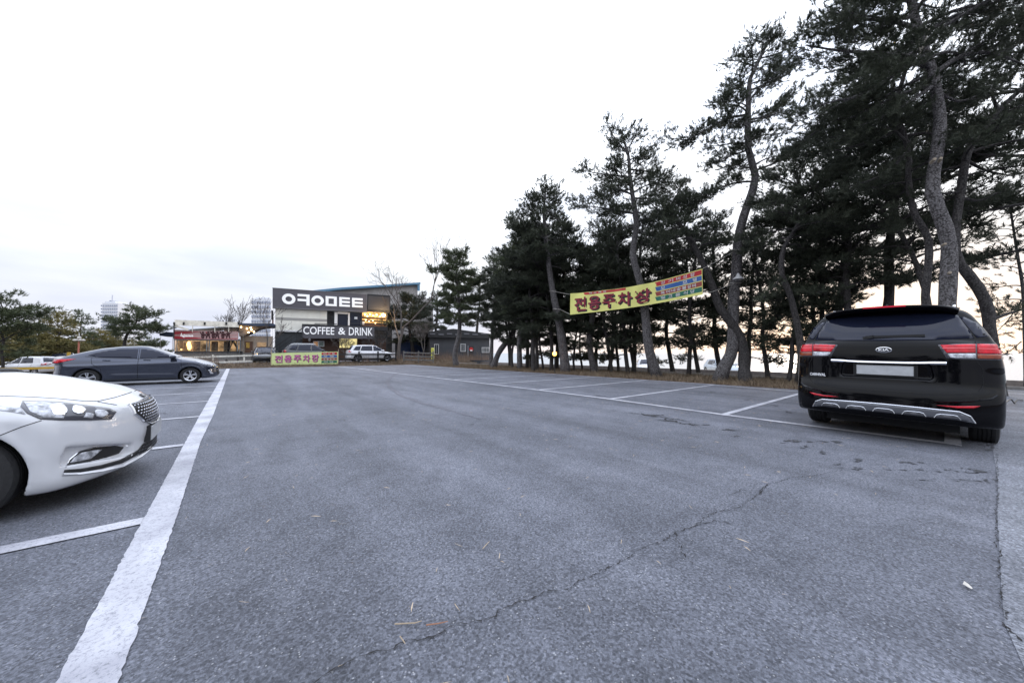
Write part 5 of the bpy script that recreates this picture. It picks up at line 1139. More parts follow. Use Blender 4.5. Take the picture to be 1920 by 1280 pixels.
lpine(135, 640, 34, 'low brown tinged pine just left of the red pole', 56, M_NEEDW, 2.4, 0.05)
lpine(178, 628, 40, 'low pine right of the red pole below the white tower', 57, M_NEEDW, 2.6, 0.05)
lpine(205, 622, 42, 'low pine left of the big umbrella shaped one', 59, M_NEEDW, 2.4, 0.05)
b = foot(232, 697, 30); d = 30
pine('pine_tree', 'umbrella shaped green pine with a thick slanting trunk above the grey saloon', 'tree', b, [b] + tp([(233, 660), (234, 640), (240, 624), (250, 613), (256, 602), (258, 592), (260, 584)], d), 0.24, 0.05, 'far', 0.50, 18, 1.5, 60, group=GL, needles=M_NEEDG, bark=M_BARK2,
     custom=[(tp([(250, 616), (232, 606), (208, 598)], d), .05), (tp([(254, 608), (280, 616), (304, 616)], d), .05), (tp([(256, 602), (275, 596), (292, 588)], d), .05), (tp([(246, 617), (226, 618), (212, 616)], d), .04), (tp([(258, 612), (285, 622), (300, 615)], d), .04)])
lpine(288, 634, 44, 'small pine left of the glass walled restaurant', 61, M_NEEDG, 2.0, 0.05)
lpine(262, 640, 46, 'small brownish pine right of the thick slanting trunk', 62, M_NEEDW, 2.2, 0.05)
# more of the same row outside the frame to the left, mirrored in the van's paint
for i in range(9):
    b = Vector((-17 + 1.2 * math.sin(i * 2.1), 20 - 4.2 * i, -0.02)); h_ = 5.5 + 1.5 * math.sin(i * 1.7)
    pine('pine_tree', 'pine outside the left edge of the picture, continuing the low row', 'tree', b, [b + Vector((0.1 * math.sin(k + i), 0.1 * math.cos(k * i), h_ * k / 6)) for k in range(7)], 0.15, 0.04, 'tiny', 0.1, 22, 2.4, 70 + i, group='pines left of the picture', needles=M_NEEDG, bark=M_BARK2)

# ------------------------------------------------------------------ bare trees
M_TWIG = mat('bare twig bark', (0.075, 0.064, 0.058), 0.9, var=0.25)
RMIN = 0.011
def bare(name, label, base, Hh, r0, seed, spread=0.5, levels=5, trunk_h=0.35, m=None, cat='tree', lean=(0, 0), group=None):
    rr = random.Random(seed); t = thing(name, label, cat, base, 0, group); tb = MB(); lb = MB()
    def grow(p, d, L_, r, lv):
        n = 4; pts = [p]
        for k in range(n):
            d = (d + Vector((rr.gauss(0, .10), rr.gauss(0, .10), rr.gauss(0.03, .06)))).normalized(); pts.append(pts[-1] + d * L_ / n)
        (tb if lv == levels else lb).tube(pts, [max(r * (1 - 0.4 * k / n), RMIN) for k in range(n + 1)], 7 if lv == levels else (5 if lv > 2 else 3), cap=False)
        if lv == 0: return
        for k in range(3 if lv > 1 else 2):
            a = rr.uniform(0.3, 0.9) * spread * 1.6; q = d.orthogonal().normalized(); q.rotate(Matrix.Rotation(rr.uniform(0, 6.28), 3, d)); d2 = (d * math.cos(a) + q * math.sin(a) + Vector((0, 0, 0.12))).normalized()
            i = rr.choice([2, 3, 4, 4]); grow(pts[i], d2, L_ * rr.uniform(0.55, 0.85) * (1.3 if lv == levels else 1), r * 0.55, lv - 1)
    grow(Vector((0, 0, -0.05)), Vector((lean[0], lean[1], 1)).normalized(), Hh * trunk_h, r0, levels)
    tb.build('trunk', m or M_TWIG, t, smooth=True); lb.build('limbs', m or M_TWIG, t); return t
p = foot(748, 680, 40); bare('bare_tree', 'tall leafless tree with a pale trunk in front of the gabled hall', p, 12.2, 0.22, 3, 0.50, 6, 0.34)
p = foot(424, 682, 33); bare('bare_tree', 'leafless tree with the thickest stem in front of the glass walled restaurant', p, 5.3, 0.10, 8, 0.40, 5, 0.36)
p = foot(446, 682, 33.5); bare('bare_tree', 'leafless tree leaning right beside the entrance of the glass walled restaurant', p, 5.0, 0.08, 12, 0.45, 5, 0.36, lean=(0.12, 0))
p = foot(500, 682, 34); bare('bare_tree', 'slim leafless tree just left of the yellow banner on the verge', p, 4.8, 0.06, 14, 0.4, 5, 0.40)
p = foot(648, 681, 36); bare('bare_tree', 'low many-stemmed leafless tree between the yellow banner and the white crossover', p, 3.6, 0.07, 17, 0.6, 5, 0.25)
p = foot(715, 681, 37); bare('bare_tree', 'bushy dark leafless tree in front of the right end of the coffee sign', p, 5.0, 0.07, 21, 0.55, 6, 0.22, m=M_BARK2)
p = foot(790, 682, 40); bare('bare_tree', 'leafless tree with arching twigs behind the wooden rail fence', p, 5.6, 0.10, 23, 0.65, 6, 0.26)
# dark evergreen behind the lamp
b = foot(775, 676, 46); d = 46
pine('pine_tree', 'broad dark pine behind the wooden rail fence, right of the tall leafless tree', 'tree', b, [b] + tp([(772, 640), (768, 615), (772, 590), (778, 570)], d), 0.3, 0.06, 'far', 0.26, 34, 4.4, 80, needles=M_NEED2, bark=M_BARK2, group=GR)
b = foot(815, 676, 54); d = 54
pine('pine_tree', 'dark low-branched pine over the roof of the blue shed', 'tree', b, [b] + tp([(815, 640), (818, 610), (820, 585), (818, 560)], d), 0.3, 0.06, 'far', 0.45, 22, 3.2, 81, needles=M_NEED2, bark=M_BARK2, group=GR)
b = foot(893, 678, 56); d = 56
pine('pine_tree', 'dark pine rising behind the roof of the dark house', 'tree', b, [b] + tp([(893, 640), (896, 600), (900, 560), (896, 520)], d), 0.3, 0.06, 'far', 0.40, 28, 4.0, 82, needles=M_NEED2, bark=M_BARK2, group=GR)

# ------------------------------------------------------------------ dry verge: grass blades, weeds and leaf litter nobody could count
def blades(name, regions, n, hmin, hmax, m, seed, lean=0.5, wd=0.012):
    rs = np.random.RandomState(seed); V = []
    tot = sum((a[1] - a[0]) * (a[3] - a[2]) for a in regions)
    for a in regions:
        k = int(n * (a[1] - a[0]) * (a[3] - a[2]) / tot); x = rs.uniform(a[0], a[1], k); y = rs.uniform(a[2], a[3], k); h_ = rs.uniform(hmin, hmax, k) * (0.4 + 0.6 * rs.rand(k)) * (a[4] if len(a) > 4 else 1); th = rs.uniform(0, 6.283, k); z = np.array([gz(p, q) for p, q in zip(x, y)]) - 0.05
        dx = rs.normal(0, lean, k) * h_; dy = rs.normal(0, lean, k) * h_; c, s = np.cos(th) * wd, np.sin(th) * wd
        V.append(np.stack([np.stack([x - c, y - s, z], 1), np.stack([x + c, y + s, z], 1), np.stack([x + dx, y + dy, z + h_], 1)], 1))
    V = np.concatenate(V).reshape(-1, 3); return npobj(name, V, np.arange(len(V)).reshape(-1, 3), m, None, kind='stuff')
M_DRY = mat('dry grass', (0.10, 0.075, 0.050), 0.9, col2=(0.24, 0.18, 0.12), vscale=1.5); M_LEAF = mat('brown leaf litter', (0.07, 0.042, 0.028), 0.9, col2=(0.17, 0.10, 0.06), vscale=4)
blades('dry_grass', [(-3.5, 13.5, 34.3, 36.6, 0.8), (12.5, 22, 34.0, 40, 1.0), (14.25, 15.2, -0.4, 34, 0.8), (15.2, 19.5, 2, 34, 0.8)], 46000, 0.08, 0.42, M_DRY, 1)
blades('leaf_litter', [(-6, 13.5, 34.25, 37.4), (12.5, 22, 34.0, 41), (14.25, 19.5, -0.5, 34)], 42000, 0.02, 0.07, M_LEAF, 2, lean=1.6, wd=0.035)
blades('dry_weeds', [(13.5, 20, 38.5, 42), (-3.5, -1.0, 35, 37.0), (9.8, 10.6, 35.2, 36.4), (19, 26, 36, 42)], 3500, 0.5, 1.5, mat('dry weed stems', (0.16, 0.11, 0.08), 0.9, var=0.3), 3, lean=0.25, wd=0.014)
# ------------------------------------------------------------------ buildings beyond the far edge of the lot
M_SIGN = mat('plum grey sign board', (0.085, 0.080, 0.092), 0.5, var=0.06, vscale=2); M_LET = mat('white letters', (0.80, 0.80, 0.80), 0.5, emit=(1, 1, 1), es=0.10)
M_DK = mat('dark steel', (0.018, 0.018, 0.02), 0.5); M_PANEL = mat('dark slate wall', (0.055, 0.062, 0.068), 0.7, var=0.15, vscale=1.5); M_BRN = mat('brown board', (0.065, 0.035, 0.025), 0.8, var=0.3, vscale=6, stretch=(1, 1, 8))
M_CREAM = mat('glass painted with cream sky reflection', (0.80, 0.78, 0.69), 0.15, coat=0.5, var=0.07, vscale=0.8); M_WTRIM = mat('white trim', (0.75, 0.75, 0.75), 0.6)  # cream stands in for the sky mirrored in the upper glass
M_WARM = mat('lit room', (0.3, 0.18, 0.08), 0.8, emit=(1.0, 0.55, 0.18), es=0.55, var=0.3, vscale=2.2); M_BULB = mat('glowing bulb', (1, .8, .5), 0.4, emit=(1, 0.72, 0.35), es=9.0)
M_INT = mat('warm interior', (0.32, 0.25, 0.17), 0.8, var=0.5, vscale=1.3, emit=(1.0, 0.62, 0.30), es=0.16)
PA, PB = onG(511, 690), None
A0 = onY(511, 600, 45.0); A1 = onY(688, 600, 43.3)
CW = Wall((A0.x, A0.y), (A1.x, A1.y))
cafe = thing('cafe_building', 'two storey cafe with a big grey sign board across its top floor', 'building', (CW.o.x, CW.o.y, 0), CW.rz)
def u_(x, y, v=0): return CW(x, y, v)
def panel(name, x0, y0, x1, y1, v0, v1, m, parent, wall=None, root=None):
    w_ = wall or CW; a = w_(x0, y1, v0); b = w_(x1, y0, v0); return MB().box(a[0], b[0], v0, v1, a[1], b[1]).build(name, m, parent)
def quad(name, pts, v0, v1, m, parent, wall=None):
    w_ = wall or CW; return MB().prism([w_(x, y, v0) for x, y in pts], 1, v0, v1).build(name, m, parent)
# carcass
quad('back_wall', [(516, 560), (735, 575), (735, 668), (516, 676)], 3.0, 7.0, M_PANEL, cafe)
g = CW
def W1(x, y, v=0.0): q = CW(x, y, v); return q
# sign box
quad('sign_board', [(511, 540), (688, 552.5), (688, 584), (511, 576)], -0.45, 0.25, M_SIGN, cafe)
sb = [o for o in cafe.children if o.name.startswith('sign_board')][0]
quad('sign_edge', [(510.6, 539), (688.4, 551.6), (688.4, 552.4), (510.6, 540)], -0.48, 0.28, mat('sign edge metal', (0.16, 0.16, 0.17), 0.4), sb)
quad('sign_edge', [(510.6, 575.6), (688.4, 583.8), (688.4, 585.2), (510.6, 577)], -0.48, 0.28, MATS['sign edge metal'], sb)
def glyph(parts, name='letter'):
    return None
def zl(px, f): # point inside the sign at fraction f of its height above the bottom, at pixel px
    yt = 540 + (px - 511) * 12.5 / 177; yb = 576 + (px - 511) * 8 / 177; return yb + (yt - yb) * f
vS = -0.47
def lq(pxa, fa, pxb, fb):
    """bar in the slanted frame of the board"""
    return [W1(pxa, zl(pxa, fa), vS), W1(pxb, zl(pxb, fa), vS), W1(pxb, zl(pxb, fb), vS), W1(pxa, zl(pxa, fb), vS)]
def lbar(mb, pxa, fa, pxb, fb): mb.prism(lq(pxa, fa, pxb, fb), 1, vS - 0.06, vS + 0.01)
def lring(mb, pxc, fc, rpx, rf, t=0.46):
    n = 28; V = []
    for k in range(n):
        a = 2 * math.pi * k / n
        for q in (1, t if t else 1):
            x = pxc + rpx * q * math.cos(a); f = fc + rf * (q if q == 1 else q * 0.98) * math.sin(a); p = W1(x, zl(x, f), vS)
            V += [(p[0], vS - 0.06, p[1]), (p[0], vS + 0.01, p[1])]
    F_ = []
    for k in range(n):
        a, b = k * 4, ((k + 1) % n) * 4; F_ += [(a, b, b + 2, a + 2), (a, a + 1, b + 1, b), (a + 2, b + 2, b + 3, a + 3)]
    mb.add(V, F_)
F0, F1 = 0.20, 0.76
m_ = MB(); lring(m_, 541.5, 0.48, 12.6, 0.28, 0.5); m_.build('letter', M_LET, sb)
m_ = MB(); lbar(m_, 558, 0.66, 580.5, 0.78); lbar(m_, 574.5, 0.18, 580.5, 0.655); lbar(m_, 558, 0.40, 574.3, 0.52); m_.build('letter', M_LET, sb)
m_ = MB(); lring(m_, 595.6, 0.48, 11.8, 0.28, 0.5); m_.build('letter', M_LET, sb)
m_ = MB(); lbar(m_, 610.5, 0.22, 631.5, 0.33); lbar(m_, 610.5, 0.64, 631.5, 0.76); lbar(m_, 610.5, 0.335, 616, 0.635); lbar(m_, 626, 0.335, 631.5, 0.635); m_.build('letter', M_LET, sb)
for a, b in ((636, 656), (660, 680)):
    m_ = MB(); lbar(m_, a, 0.22, b, 0.34); lbar(m_, a + 5.1, 0.43, b, 0.55); lbar(m_, a + 5.1, 0.64, b, 0.76); lbar(m_, a, 0.345, a + 5, 0.76); m_.build('letter', M_LET, sb)
# upper floor glazing with the pale sky reflection painted into its colour
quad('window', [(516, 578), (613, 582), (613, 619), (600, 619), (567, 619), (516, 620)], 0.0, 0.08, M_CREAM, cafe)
for x in (516.5, 547, 576, 600): panel('window_bar', x - 0.5, 580, x + 0.3, 619, -0.05, -0.005, mat('pale frame', (0.34, 0.33, 0.31), 0.6), cafe)
panel('window_bar', 516, 598.2, 613, 599, -0.04, -0.003, MATS['pale frame'], cafe)
panel('window_sill', 515, 619.5, 567, 621.2, -0.12, 0.2, M_WTRIM, cafe)
panel('curtain', 614, 584, 626, 606, -0.02, 0.10, mat('black curtain', (0.02, 0.02, 0.022), 0.9, var=0.5, vscale=5), cafe)
panel('door_frame', 627, 585, 633, 611, -0.10, 0.06, M_WTRIM, cafe); panel('door_frame', 652.5, 586, 656, 611, -0.10, 0.06, M_WTRIM, cafe); panel('door_frame', 633.2, 585, 652.3, 588, -0.10, 0.06, M_WTRIM, cafe)
panel('door', 633.2, 588.2, 652.3, 611, 0.10, 0.2, M_GLASS, cafe)
panel('bar_window', 656.2, 587, 677, 611, 0.06, 0.16, M_GLASS, cafe); panel('notice', 664.5, 594, 670, 598, -0.02, 0.05, M_WTRIM, cafe); panel('notice', 676.5, 603, 683.5, 608, -0.3, -0.25, M_WTRIM, cafe)
panel('bar_room', 677.2, 585, 724, 612, 0.9, 1.0, M_WARM, cafe)
for k in range(3): panel('shelf', 677.5, 596 + k * 5.2, 723.5, 596.8 + k * 5.2, 0.6, 0.7, M_BRN, cafe)
for k in range(5): panel('shelf_post', 681 + k * 10, 588, 681.8 + k * 10, 612, 0.62, 0.72, M_DK, cafe)
panel('counter', 677.5, 608, 723.5, 612.3, 0.2, 0.5, M_BRN, cafe)
for i, (x, y) in enumerate([(684, 590), (689, 592.5), (694, 589.5), (700, 591), (706, 590), (712, 593), (686, 600), (692, 602), (699, 601), (683, 606), (690, 608), (704, 606)]):
    p = CW(x, y, 0.6); MB().sphere((p[0], 0.6, p[1]), 0.07 if i < 6 else 0.05, 8).build('bulb', M_BULB, cafe)
panel('post', 676.7, 584, 679.5, 618, -0.35, -0.2, M_DK, cafe); panel('post', 724, 560, 727, 660, -0.35, -0.2, M_DK, cafe)
panel('balcony_floor', 566, 612.5, 727, 615, -1.2, 0.0, M_DK, cafe)
bl = MB()
a = CW(590, 606.5, -1.2); b = CW(632, 607.2, -1.2); bl.beam((a[0], -1.2, a[1]), (b[0], -1.2, b[1]), 0.05, 0.08)
for k in range(15): x = a[0] + (b[0] - a[0]) * k / 14; bl.beam((x, -1.2, a[1] - 0.05), (x, -1.2, a[1] - 0.75), 0.03, 0.03)
bl.build('balcony_rail', M_DK, cafe)
a = CW(656, 606, -1.2); b = CW(726, 607, -1.2); bl = MB().beam((a[0], -1.2, a[1]), (b[0], -1.2, b[1]), 0.05, 0.08)
for k in range(20): x = a[0] + (b[0] - a[0]) * k / 19; bl.beam((x, -1.2, a[1] - 0.05), (x, -1.2, a[1] - 0.75), 0.03, 0.03)
bl.build('balcony_rail', M_DK, cafe)
# coffee sign
quad('coffee_board', [(567, 611.5), (702, 613), (702, 635), (567.5, 634)], -1.45, -1.25, M_SIGN, cafe)
co = [o for o in cafe.children if o.name.startswith('coffee_board')][0]
for word, x0, x1, yb, yt in (('COFFEE', 568.5, 627, 626.3, 613.6), ('&', 634, 648, 627, 614.3), ('DRINK', 654, 699, 628.3, 615)):
    a = CW(x0, yb, -1.46); b = CW(x1, yt, -1.46); v, f = fit_text(word, a[0], b[0], a[1], b[1], 0.008, 0.03)
    mobj('lettering', [(q[0], -1.47 - q[2], q[1]) for q in v], [t_[::-1] for t_ in f], M_LET, co)
# lower floor
panel('lower_wall', 517, 621.4, 566.8, 676, 0.1, 0.3, M_PANEL, cafe)
for i in range(13): panel('wall_board', 566.9, 634.5 + i * 3.1, 636, 637.4 + i * 3.1, 0.0 - 0.015 * (i % 2), 0.2, M_BRN, cafe)
for i in range(13): panel('wall_board', 670.3, 634.5 + i * 3.1, 725, 637.4 + i * 3.1, 0.0 - 0.015 * (i % 2), 0.2, M_BRN, cafe)
panel('corner_post', 514.5, 578, 516.4, 677, -0.2, 0.1, M_WTRIM, cafe)
panel('poster', 555, 645, 568.5, 658.5, -0.09, -0.04, M_WTRIM, cafe)
pw = panel('window', 587, 639.5, 608, 649.5, -0.08, -0.03, M_WTRIM, cafe)
panel('pane', 588.2, 640.5, 596, 648.7, -0.10, -0.084, mat('orange lit pane', (0.25, 0.12, 0.05), 0.3, emit=(1, .5, .2), es=0.10), pw); panel('pane', 598, 640.5, 606.8, 648.7, -0.10, -0.084, mat('grey green pane', (0.13, 0.17, 0.15), 0.1), pw)
ww = panel('window', 636.2, 634.8, 670, 651.5, 0.0, 0.12, mat('yellow lit window', (0.3, 0.26, 0.12), 0.4, emit=(1.0, 0.85, 0.38), es=0.28, var=0.4, vscale=2), cafe)
for x in (636.4, 653, 669.6): panel('window_bar', x - 0.4, 635, x + 0.4, 651.3, -0.05, -0.004, M_DK, ww)
panel('lower_wall', 636.2, 651.7, 670.1, 676, 0.0, 0.2, M_BRN, cafe)
a = CW(580.5, 637, -0.15); wl = MB().lathe([(0.0, 0.20), (0.14, 0.05), (0.16, 0.0), (0.1, -0.02), (0.09, -0.16), (0, -0.2)], (a[0], -0.18, a[1]), 2, 10).beam((a[0], -0.2, a[1] + 0.1), (a[0], 0.0, a[1] + 0.15), 0.03, 0.03).build('wall_lamp', M_WTRIM, cafe, smooth=True)
panel('upper_board', 688.5, 554, 732, 584, -0.35, -0.1, M_DK, cafe)
for i in range(5): panel('slat', 690, 557 + i * 5, 730.5, 559.5 + i * 5, -0.42, -0.352, mat('sign slat', (0.045, 0.045, 0.05), 0.6), cafe)
for i, (c_, x, y) in enumerate([(0, 511.5, 590), (1, 512.2, 602), (2, 511.8, 596)]):
    panel('side_frame', x - 3.2 + i, y - 8, x + 0.4, y + 9, 0.1 + 0.3 * i, 0.35 + 0.3 * i, [M_DK, mat('rust red lattice', (0.16, 0.045, 0.025), 0.8, var=0.4), M_BRN][c_], cafe)
p = CW(719, 590.5, -1.0); lp_ = MB().sphere((p[0], -1.0, p[1]), 0.17, 12).build('bulb', mat('bright bulb', (1, .8, .5), .3, emit=(1, 0.75, 0.38), es=40), cafe)
ll = bpy.data.lights.new('bulb_light', 'POINT'); ll.energy = 160; ll.color = (1, 0.62, 0.28); ll.shadow_soft_size = 0.12; lo2 = bpy.data.objects.new('bulb_light', ll); COL.objects.link(lo2); lo2.parent = cafe; lo2.location = (p[0], -1.25, p[1])
# stairs up to the top floor
st = MB(); a = CW(519, 648, -1.6); b = CW(567, 615.5, -1.6)
ra = MB(); n = 15
sl_ = (b[1] - a[1]) / (b[0] - a[0]); a0 = (a[0] - 3.2, a[1] - 3.2 * sl_)
for k in range(19):
    x = a0[0] + (b[0] - a0[0]) * k / 18; z = a0[1] + (b[1] - a0[1]) * k / 18 - 0.95
    if z > 0.05: MB().box(x - 0.15, x + 0.16, -1.6, -0.4, z - 0.05, z).build('tread', M_DK, cafe)
ra.beam((a0[0], -1.62, a0[1]), (b[0], -1.62, b[1]), 0.06, 0.09).beam((a0[0] + 1.0, -1.62, a0[1] - 0.45), (b[0], -1.62, b[1] - 0.95), 0.06, 0.2).beam((a0[0], -1.62, a0[1] - 0.35), (b[0], -1.62, b[1] - 0.45), 0.04, 0.05)
for k in range(12): x = a0[0] + (b[0] - a0[0]) * k / 11; z = a0[1] + (b[1] - a0[1]) * k / 11; ra.beam((x, -1.62, z), (x, -1.62, max(0, z - 1.0)), 0.05, 0.05)
ra.build('stair_rail', M_DK, cafe)

# ---- gabled hall behind
B0 = onY(560, 600, 56.0); B1 = onY(786, 600, 52.0); HW = Wall((B0.x, B0.y), (B1.x, B1.y))
hall = thing('hall', 'pale gabled hall with a blue roof edge behind the cafe', 'building', (HW.o.x, HW.o.y, 0), HW.rz)
quad('wall', [(560, 560), (590, 548), (640, 544), (700, 539), (783, 534), (783, 552), (812, 566), (812, 660), (560, 665)], 0, 0.3, mat('pale stucco', (0.34, 0.32, 0.31), 0.9, var=0.15, vscale=0.7), hall, HW)
rf = MB()
for (x0, y0, x1, y1) in ((556, 551, 590, 546.5), (590, 546.5, 640, 541.5), (640, 541.5, 788, 531.5)):
    a = HW(x0, y0, -0.6); b = HW(x1, y1, -0.6); rf.prism([(a[0], a[1] - 0.12), (b[0], b[1] - 0.12), (b[0], b[1] + 0.18), (a[0], a[1] + 0.18)], 1, -0.7, 9)
rf.build('roof', mat('blue painted metal', (0.10, 0.22, 0.33), 0.4), hall)
a = HW(783, 534, -0.5); b = HW(787, 545, -0.5); MB().box(a[0], b[0], -0.6, -0.3, b[1], a[1]).build('fascia', MATS['blue painted metal'], hall)
# ---- blue shed and dark house at the right
D0 = onG(758, 679); D1 = onG(915, 683); S0 = atD(752, 665, 46); S1 = atD(806, 665, 48)
SWl = Wall((S0.x, S0.y), (S1.x, S1.y)); shed = thing('shed', 'blue shed half hidden behind the wooden rail fence', 'shed', (SWl.o.x, SWl.o.y, 0), SWl.rz)
panel('wall', 750, 637, 808, 678, 0, 3, mat('blue sheet', (0.015, 0.035, 0.10), 0.5, var=0.2, vscale=1), shed, SWl)
panel('roof', 748, 634, 810, 637, -0.3, 3.2, M_DK, shed, SWl); panel('corner_trim', 805, 637, 808, 678, -0.05, -0.005, M_WTRIM, shed, SWl)
E0 = atD(806, 665, 44); E1 = atD(918, 665, 47); EW = Wall((E0.x, E0.y), (E1.x, E1.y)); house = thing('dark_house', 'low dark grey house with white barred windows among the pines', 'building', (EW.o.x, EW.o.y, 0), EW.rz)
quad('wall', [(806, 632), (918, 634), (918, 682), (806, 682)], 0, 5, mat('charcoal wall', (0.050, 0.052, 0.058), 0.8, var=0.12, vscale=1.2), house, EW)
quad('roof', [(803, 622), (850, 616), (922, 626), (922, 634), (803, 632)], -0.5, 5.4, mat('black roof sheet', (0.02, 0.02, 0.022), 0.7), house, EW)
for i in range(7): panel('roof_slat', 806 + i * 16, 624.5 + (i % 2), 816 + i * 16, 627 + (i % 2), -0.6, -0.51, mat('weathered board', (0.10, 0.10, 0.11), 0.8, var=.3), house, EW)
def win(x0, y0, x1, y1, bars):
    o = panel('window', x0, y0, x1, y1, -0.08, -0.005, mat('dim window glass', (0.05, 0.055, 0.06), 0.1), house, EW); t = 0.9
    for q in ((x0, y0, x1, y0 + t), (x0, y1 - t, x1, y1), (x0, y0 + t, x0 + t, y1 - t), (x1 - t, y0 + t, x1, y1 - t)): panel('window_frame', *q, -0.16, -0.081, mat('white window frame', (0.5, 0.5, 0.5), 0.6), o, EW)
    for k in range(bars): x = x0 + (x1 - x0) * (k + 1) / (bars + 1); panel('window_bar', x - 0.22, y0 + t, x + 0.22, y1 - t, -0.13, -0.083, MATS['white window frame'], o, EW)
win(814, 645, 823, 664, 1); win(863.5, 644.5, 873.5, 659, 3); win(903.5, 651, 918, 661, 4)
dr = panel('door', 879, 649, 888, 677.5, -0.06, -0.003, M_DK, house, EW); panel('door_frame', 876.5, 648, 878.8, 678, -0.12, -0.003, mat('grey frame', (0.14, 0.15, 0.17), 0.7), house, EW)
a = EW(883.5, 654.5, -0.08); MB().lathe([(0, -0.10), (0.26, -0.10), (0.26, -0.062), (0, -0.062)], (a[0], 0, a[1]), 1, 16).build('door_sign', mat('red door sign', (0.45, 0.02, 0.02), 0.5), dr)
a = EW(883.5, 656.8, -0.08); MB().box(a[0] - .14, a[0] + .14, -0.12, -0.105, a[1] - .08, a[1] + .08).build('door_sign', M_WTRIM, dr)
q = foot(811, 680, 38); tag(MB().lathe([(0.0, 0), (0.16, 0), (0.17, 1.15), (0.13, 1.2), (0, 1.2)], (0, 0, 0), 2, 12).build('yellow_bollard', mat('yellow green plastic', (0.50, 0.50, 0.08), 0.5)), 'yellow green post standing at the right end of the wooden rail fence', 'bollard').location = (q.x, q.y, 0.55)

# ---- wooden rail fences
M_RAIL = mat('weathered rail wood', (0.13, 0.125, 0.12), 0.85, var=0.25, vscale=5)
def rail_fence(label, pts, rails, ph, m, every=2.0, sag=None, name='rail_fence'):
    t = thing(name, label, 'fence', pts[0]); o = Vector(pts[0])
    P = [Vector(p) - o for p in pts]
    for i in range(len(P) - 1):
        a, b = P[i], P[i + 1]; n = max(1, round((b - a).length / every))
        for k in range(n):
            p, q = a.lerp(b, k / n), a.lerp(b, (k + 1) / n)
            MB().box(p.x - .06, p.x + .06, p.y - .06, p.y + .06, -0.1, ph).build('post', m, t)
            for h_ in rails: MB().beam(p + Vector((0, -.09, h_)), q + Vector((0, -.09, h_ + 0.02 * ((k % 3) - 1))), 0.05, 0.13).build('rail', m, t)
    p = P[-1]; MB().box(p.x - .06, p.x + .06, p.y - .06, p.y + .06, -0.1, ph).build('post', m, t); return t
f0 = onY(757, 680, 36.2); f1 = onY(812, 680, 34.6)
rail_fence('weathered wooden rail fence in front of the blue shed', [(f0.x, f0.y, 0.25), (f1.x, f1.y, 0.15)], (0.25, 0.62, 1.0), 1.15, M_RAIL, 1.7)
f0 = onY(335, 670, 38.6); f1 = onY(512, 670, 38.4)
rail_fence('black post fence with pale rails below the glass walled restaurant', [(f0.x, f0.y, -0.2), (f1.x, f1.y, 0)], (0.52, 1.02), 1.25, mat('lit white rail colour', (0.6, 0.57, 0.5), 0.7, var=0.2), 2.2)  # white light on the rails is put into their pale colour

f0 = onY(635, 670, 35.9); f1 = onY(742, 670, 35.9)
rail_fence('black rail fence in front of the white crossover', [(f0.x, f0.y, 0.26), (f1.x, f1.y, 0.26)], (0.38, 0.80), 1.1, M_DK, 2.05)
# ---- glass walled restaurant at the left
R0 = onY(325, 640, 43.0); R1 = onY(512, 640, 42.5); RW = Wall((R0.x, R0.y), (R1.x, R1.y))
rest = thing('restaurant', 'glass walled restaurant with a pale timber pergola and a red banner', 'building', (RW.o.x, RW.o.y, 0), RW.rz)
def rp(name, x0, y0, x1, y1, v0, v1, m, par=None): return panel(name, x0, y0, x1, y1, v0, v1, m, par or rest, RW)
M_TIM = mat('pale timber', (0.75, 0.70, 0.60), 0.7, var=0.2, vscale=3); M_ALU = mat('grey aluminium', (0.22, 0.25, 0.27), 0.4, metal=0.4)
rp('pergola_beam', 327, 604, 448, 609.5, -0.9, -0.7, M_TIM)
for x in (324.5, 342.5, 382, 422.5, 445.5): rp('beam_end', x, 603.8, x + 3.4, 608.5, -0.98, -0.905, M_DK)
rp('pergola_post', 324.5, 608.6, 327, 634, -0.9, -0.7, M_DK)
for x in (360, 402, 428): rp('pergola_post', x, 609.6, x + 1.6, 622, -0.86, -0.74, M_TIM)
q = MB(); a = RW(329, 611, -0.8); b = RW(353, 618, -0.8); q.beam((a[0], -0.8, a[1]), (b[0], -0.8, b[1]), 0.12, 0.16).build('brace', M_TIM, rest)
quad('lean_to_roof', [(355, 617.2), (420, 612.3), (447, 611.5), (447, 613.5), (420, 614.3), (355, 619.2)], -0.6, 3.5, M_ALU, rest, RW)
quad('gable_panel', [(420, 614.4), (447, 613.6), (447, 634), (420, 622)], 0.0, 0.1, mat('blush panel', (0.36, 0.29, 0.25), 0.6, var=0.2, vscale=2), rest, RW)
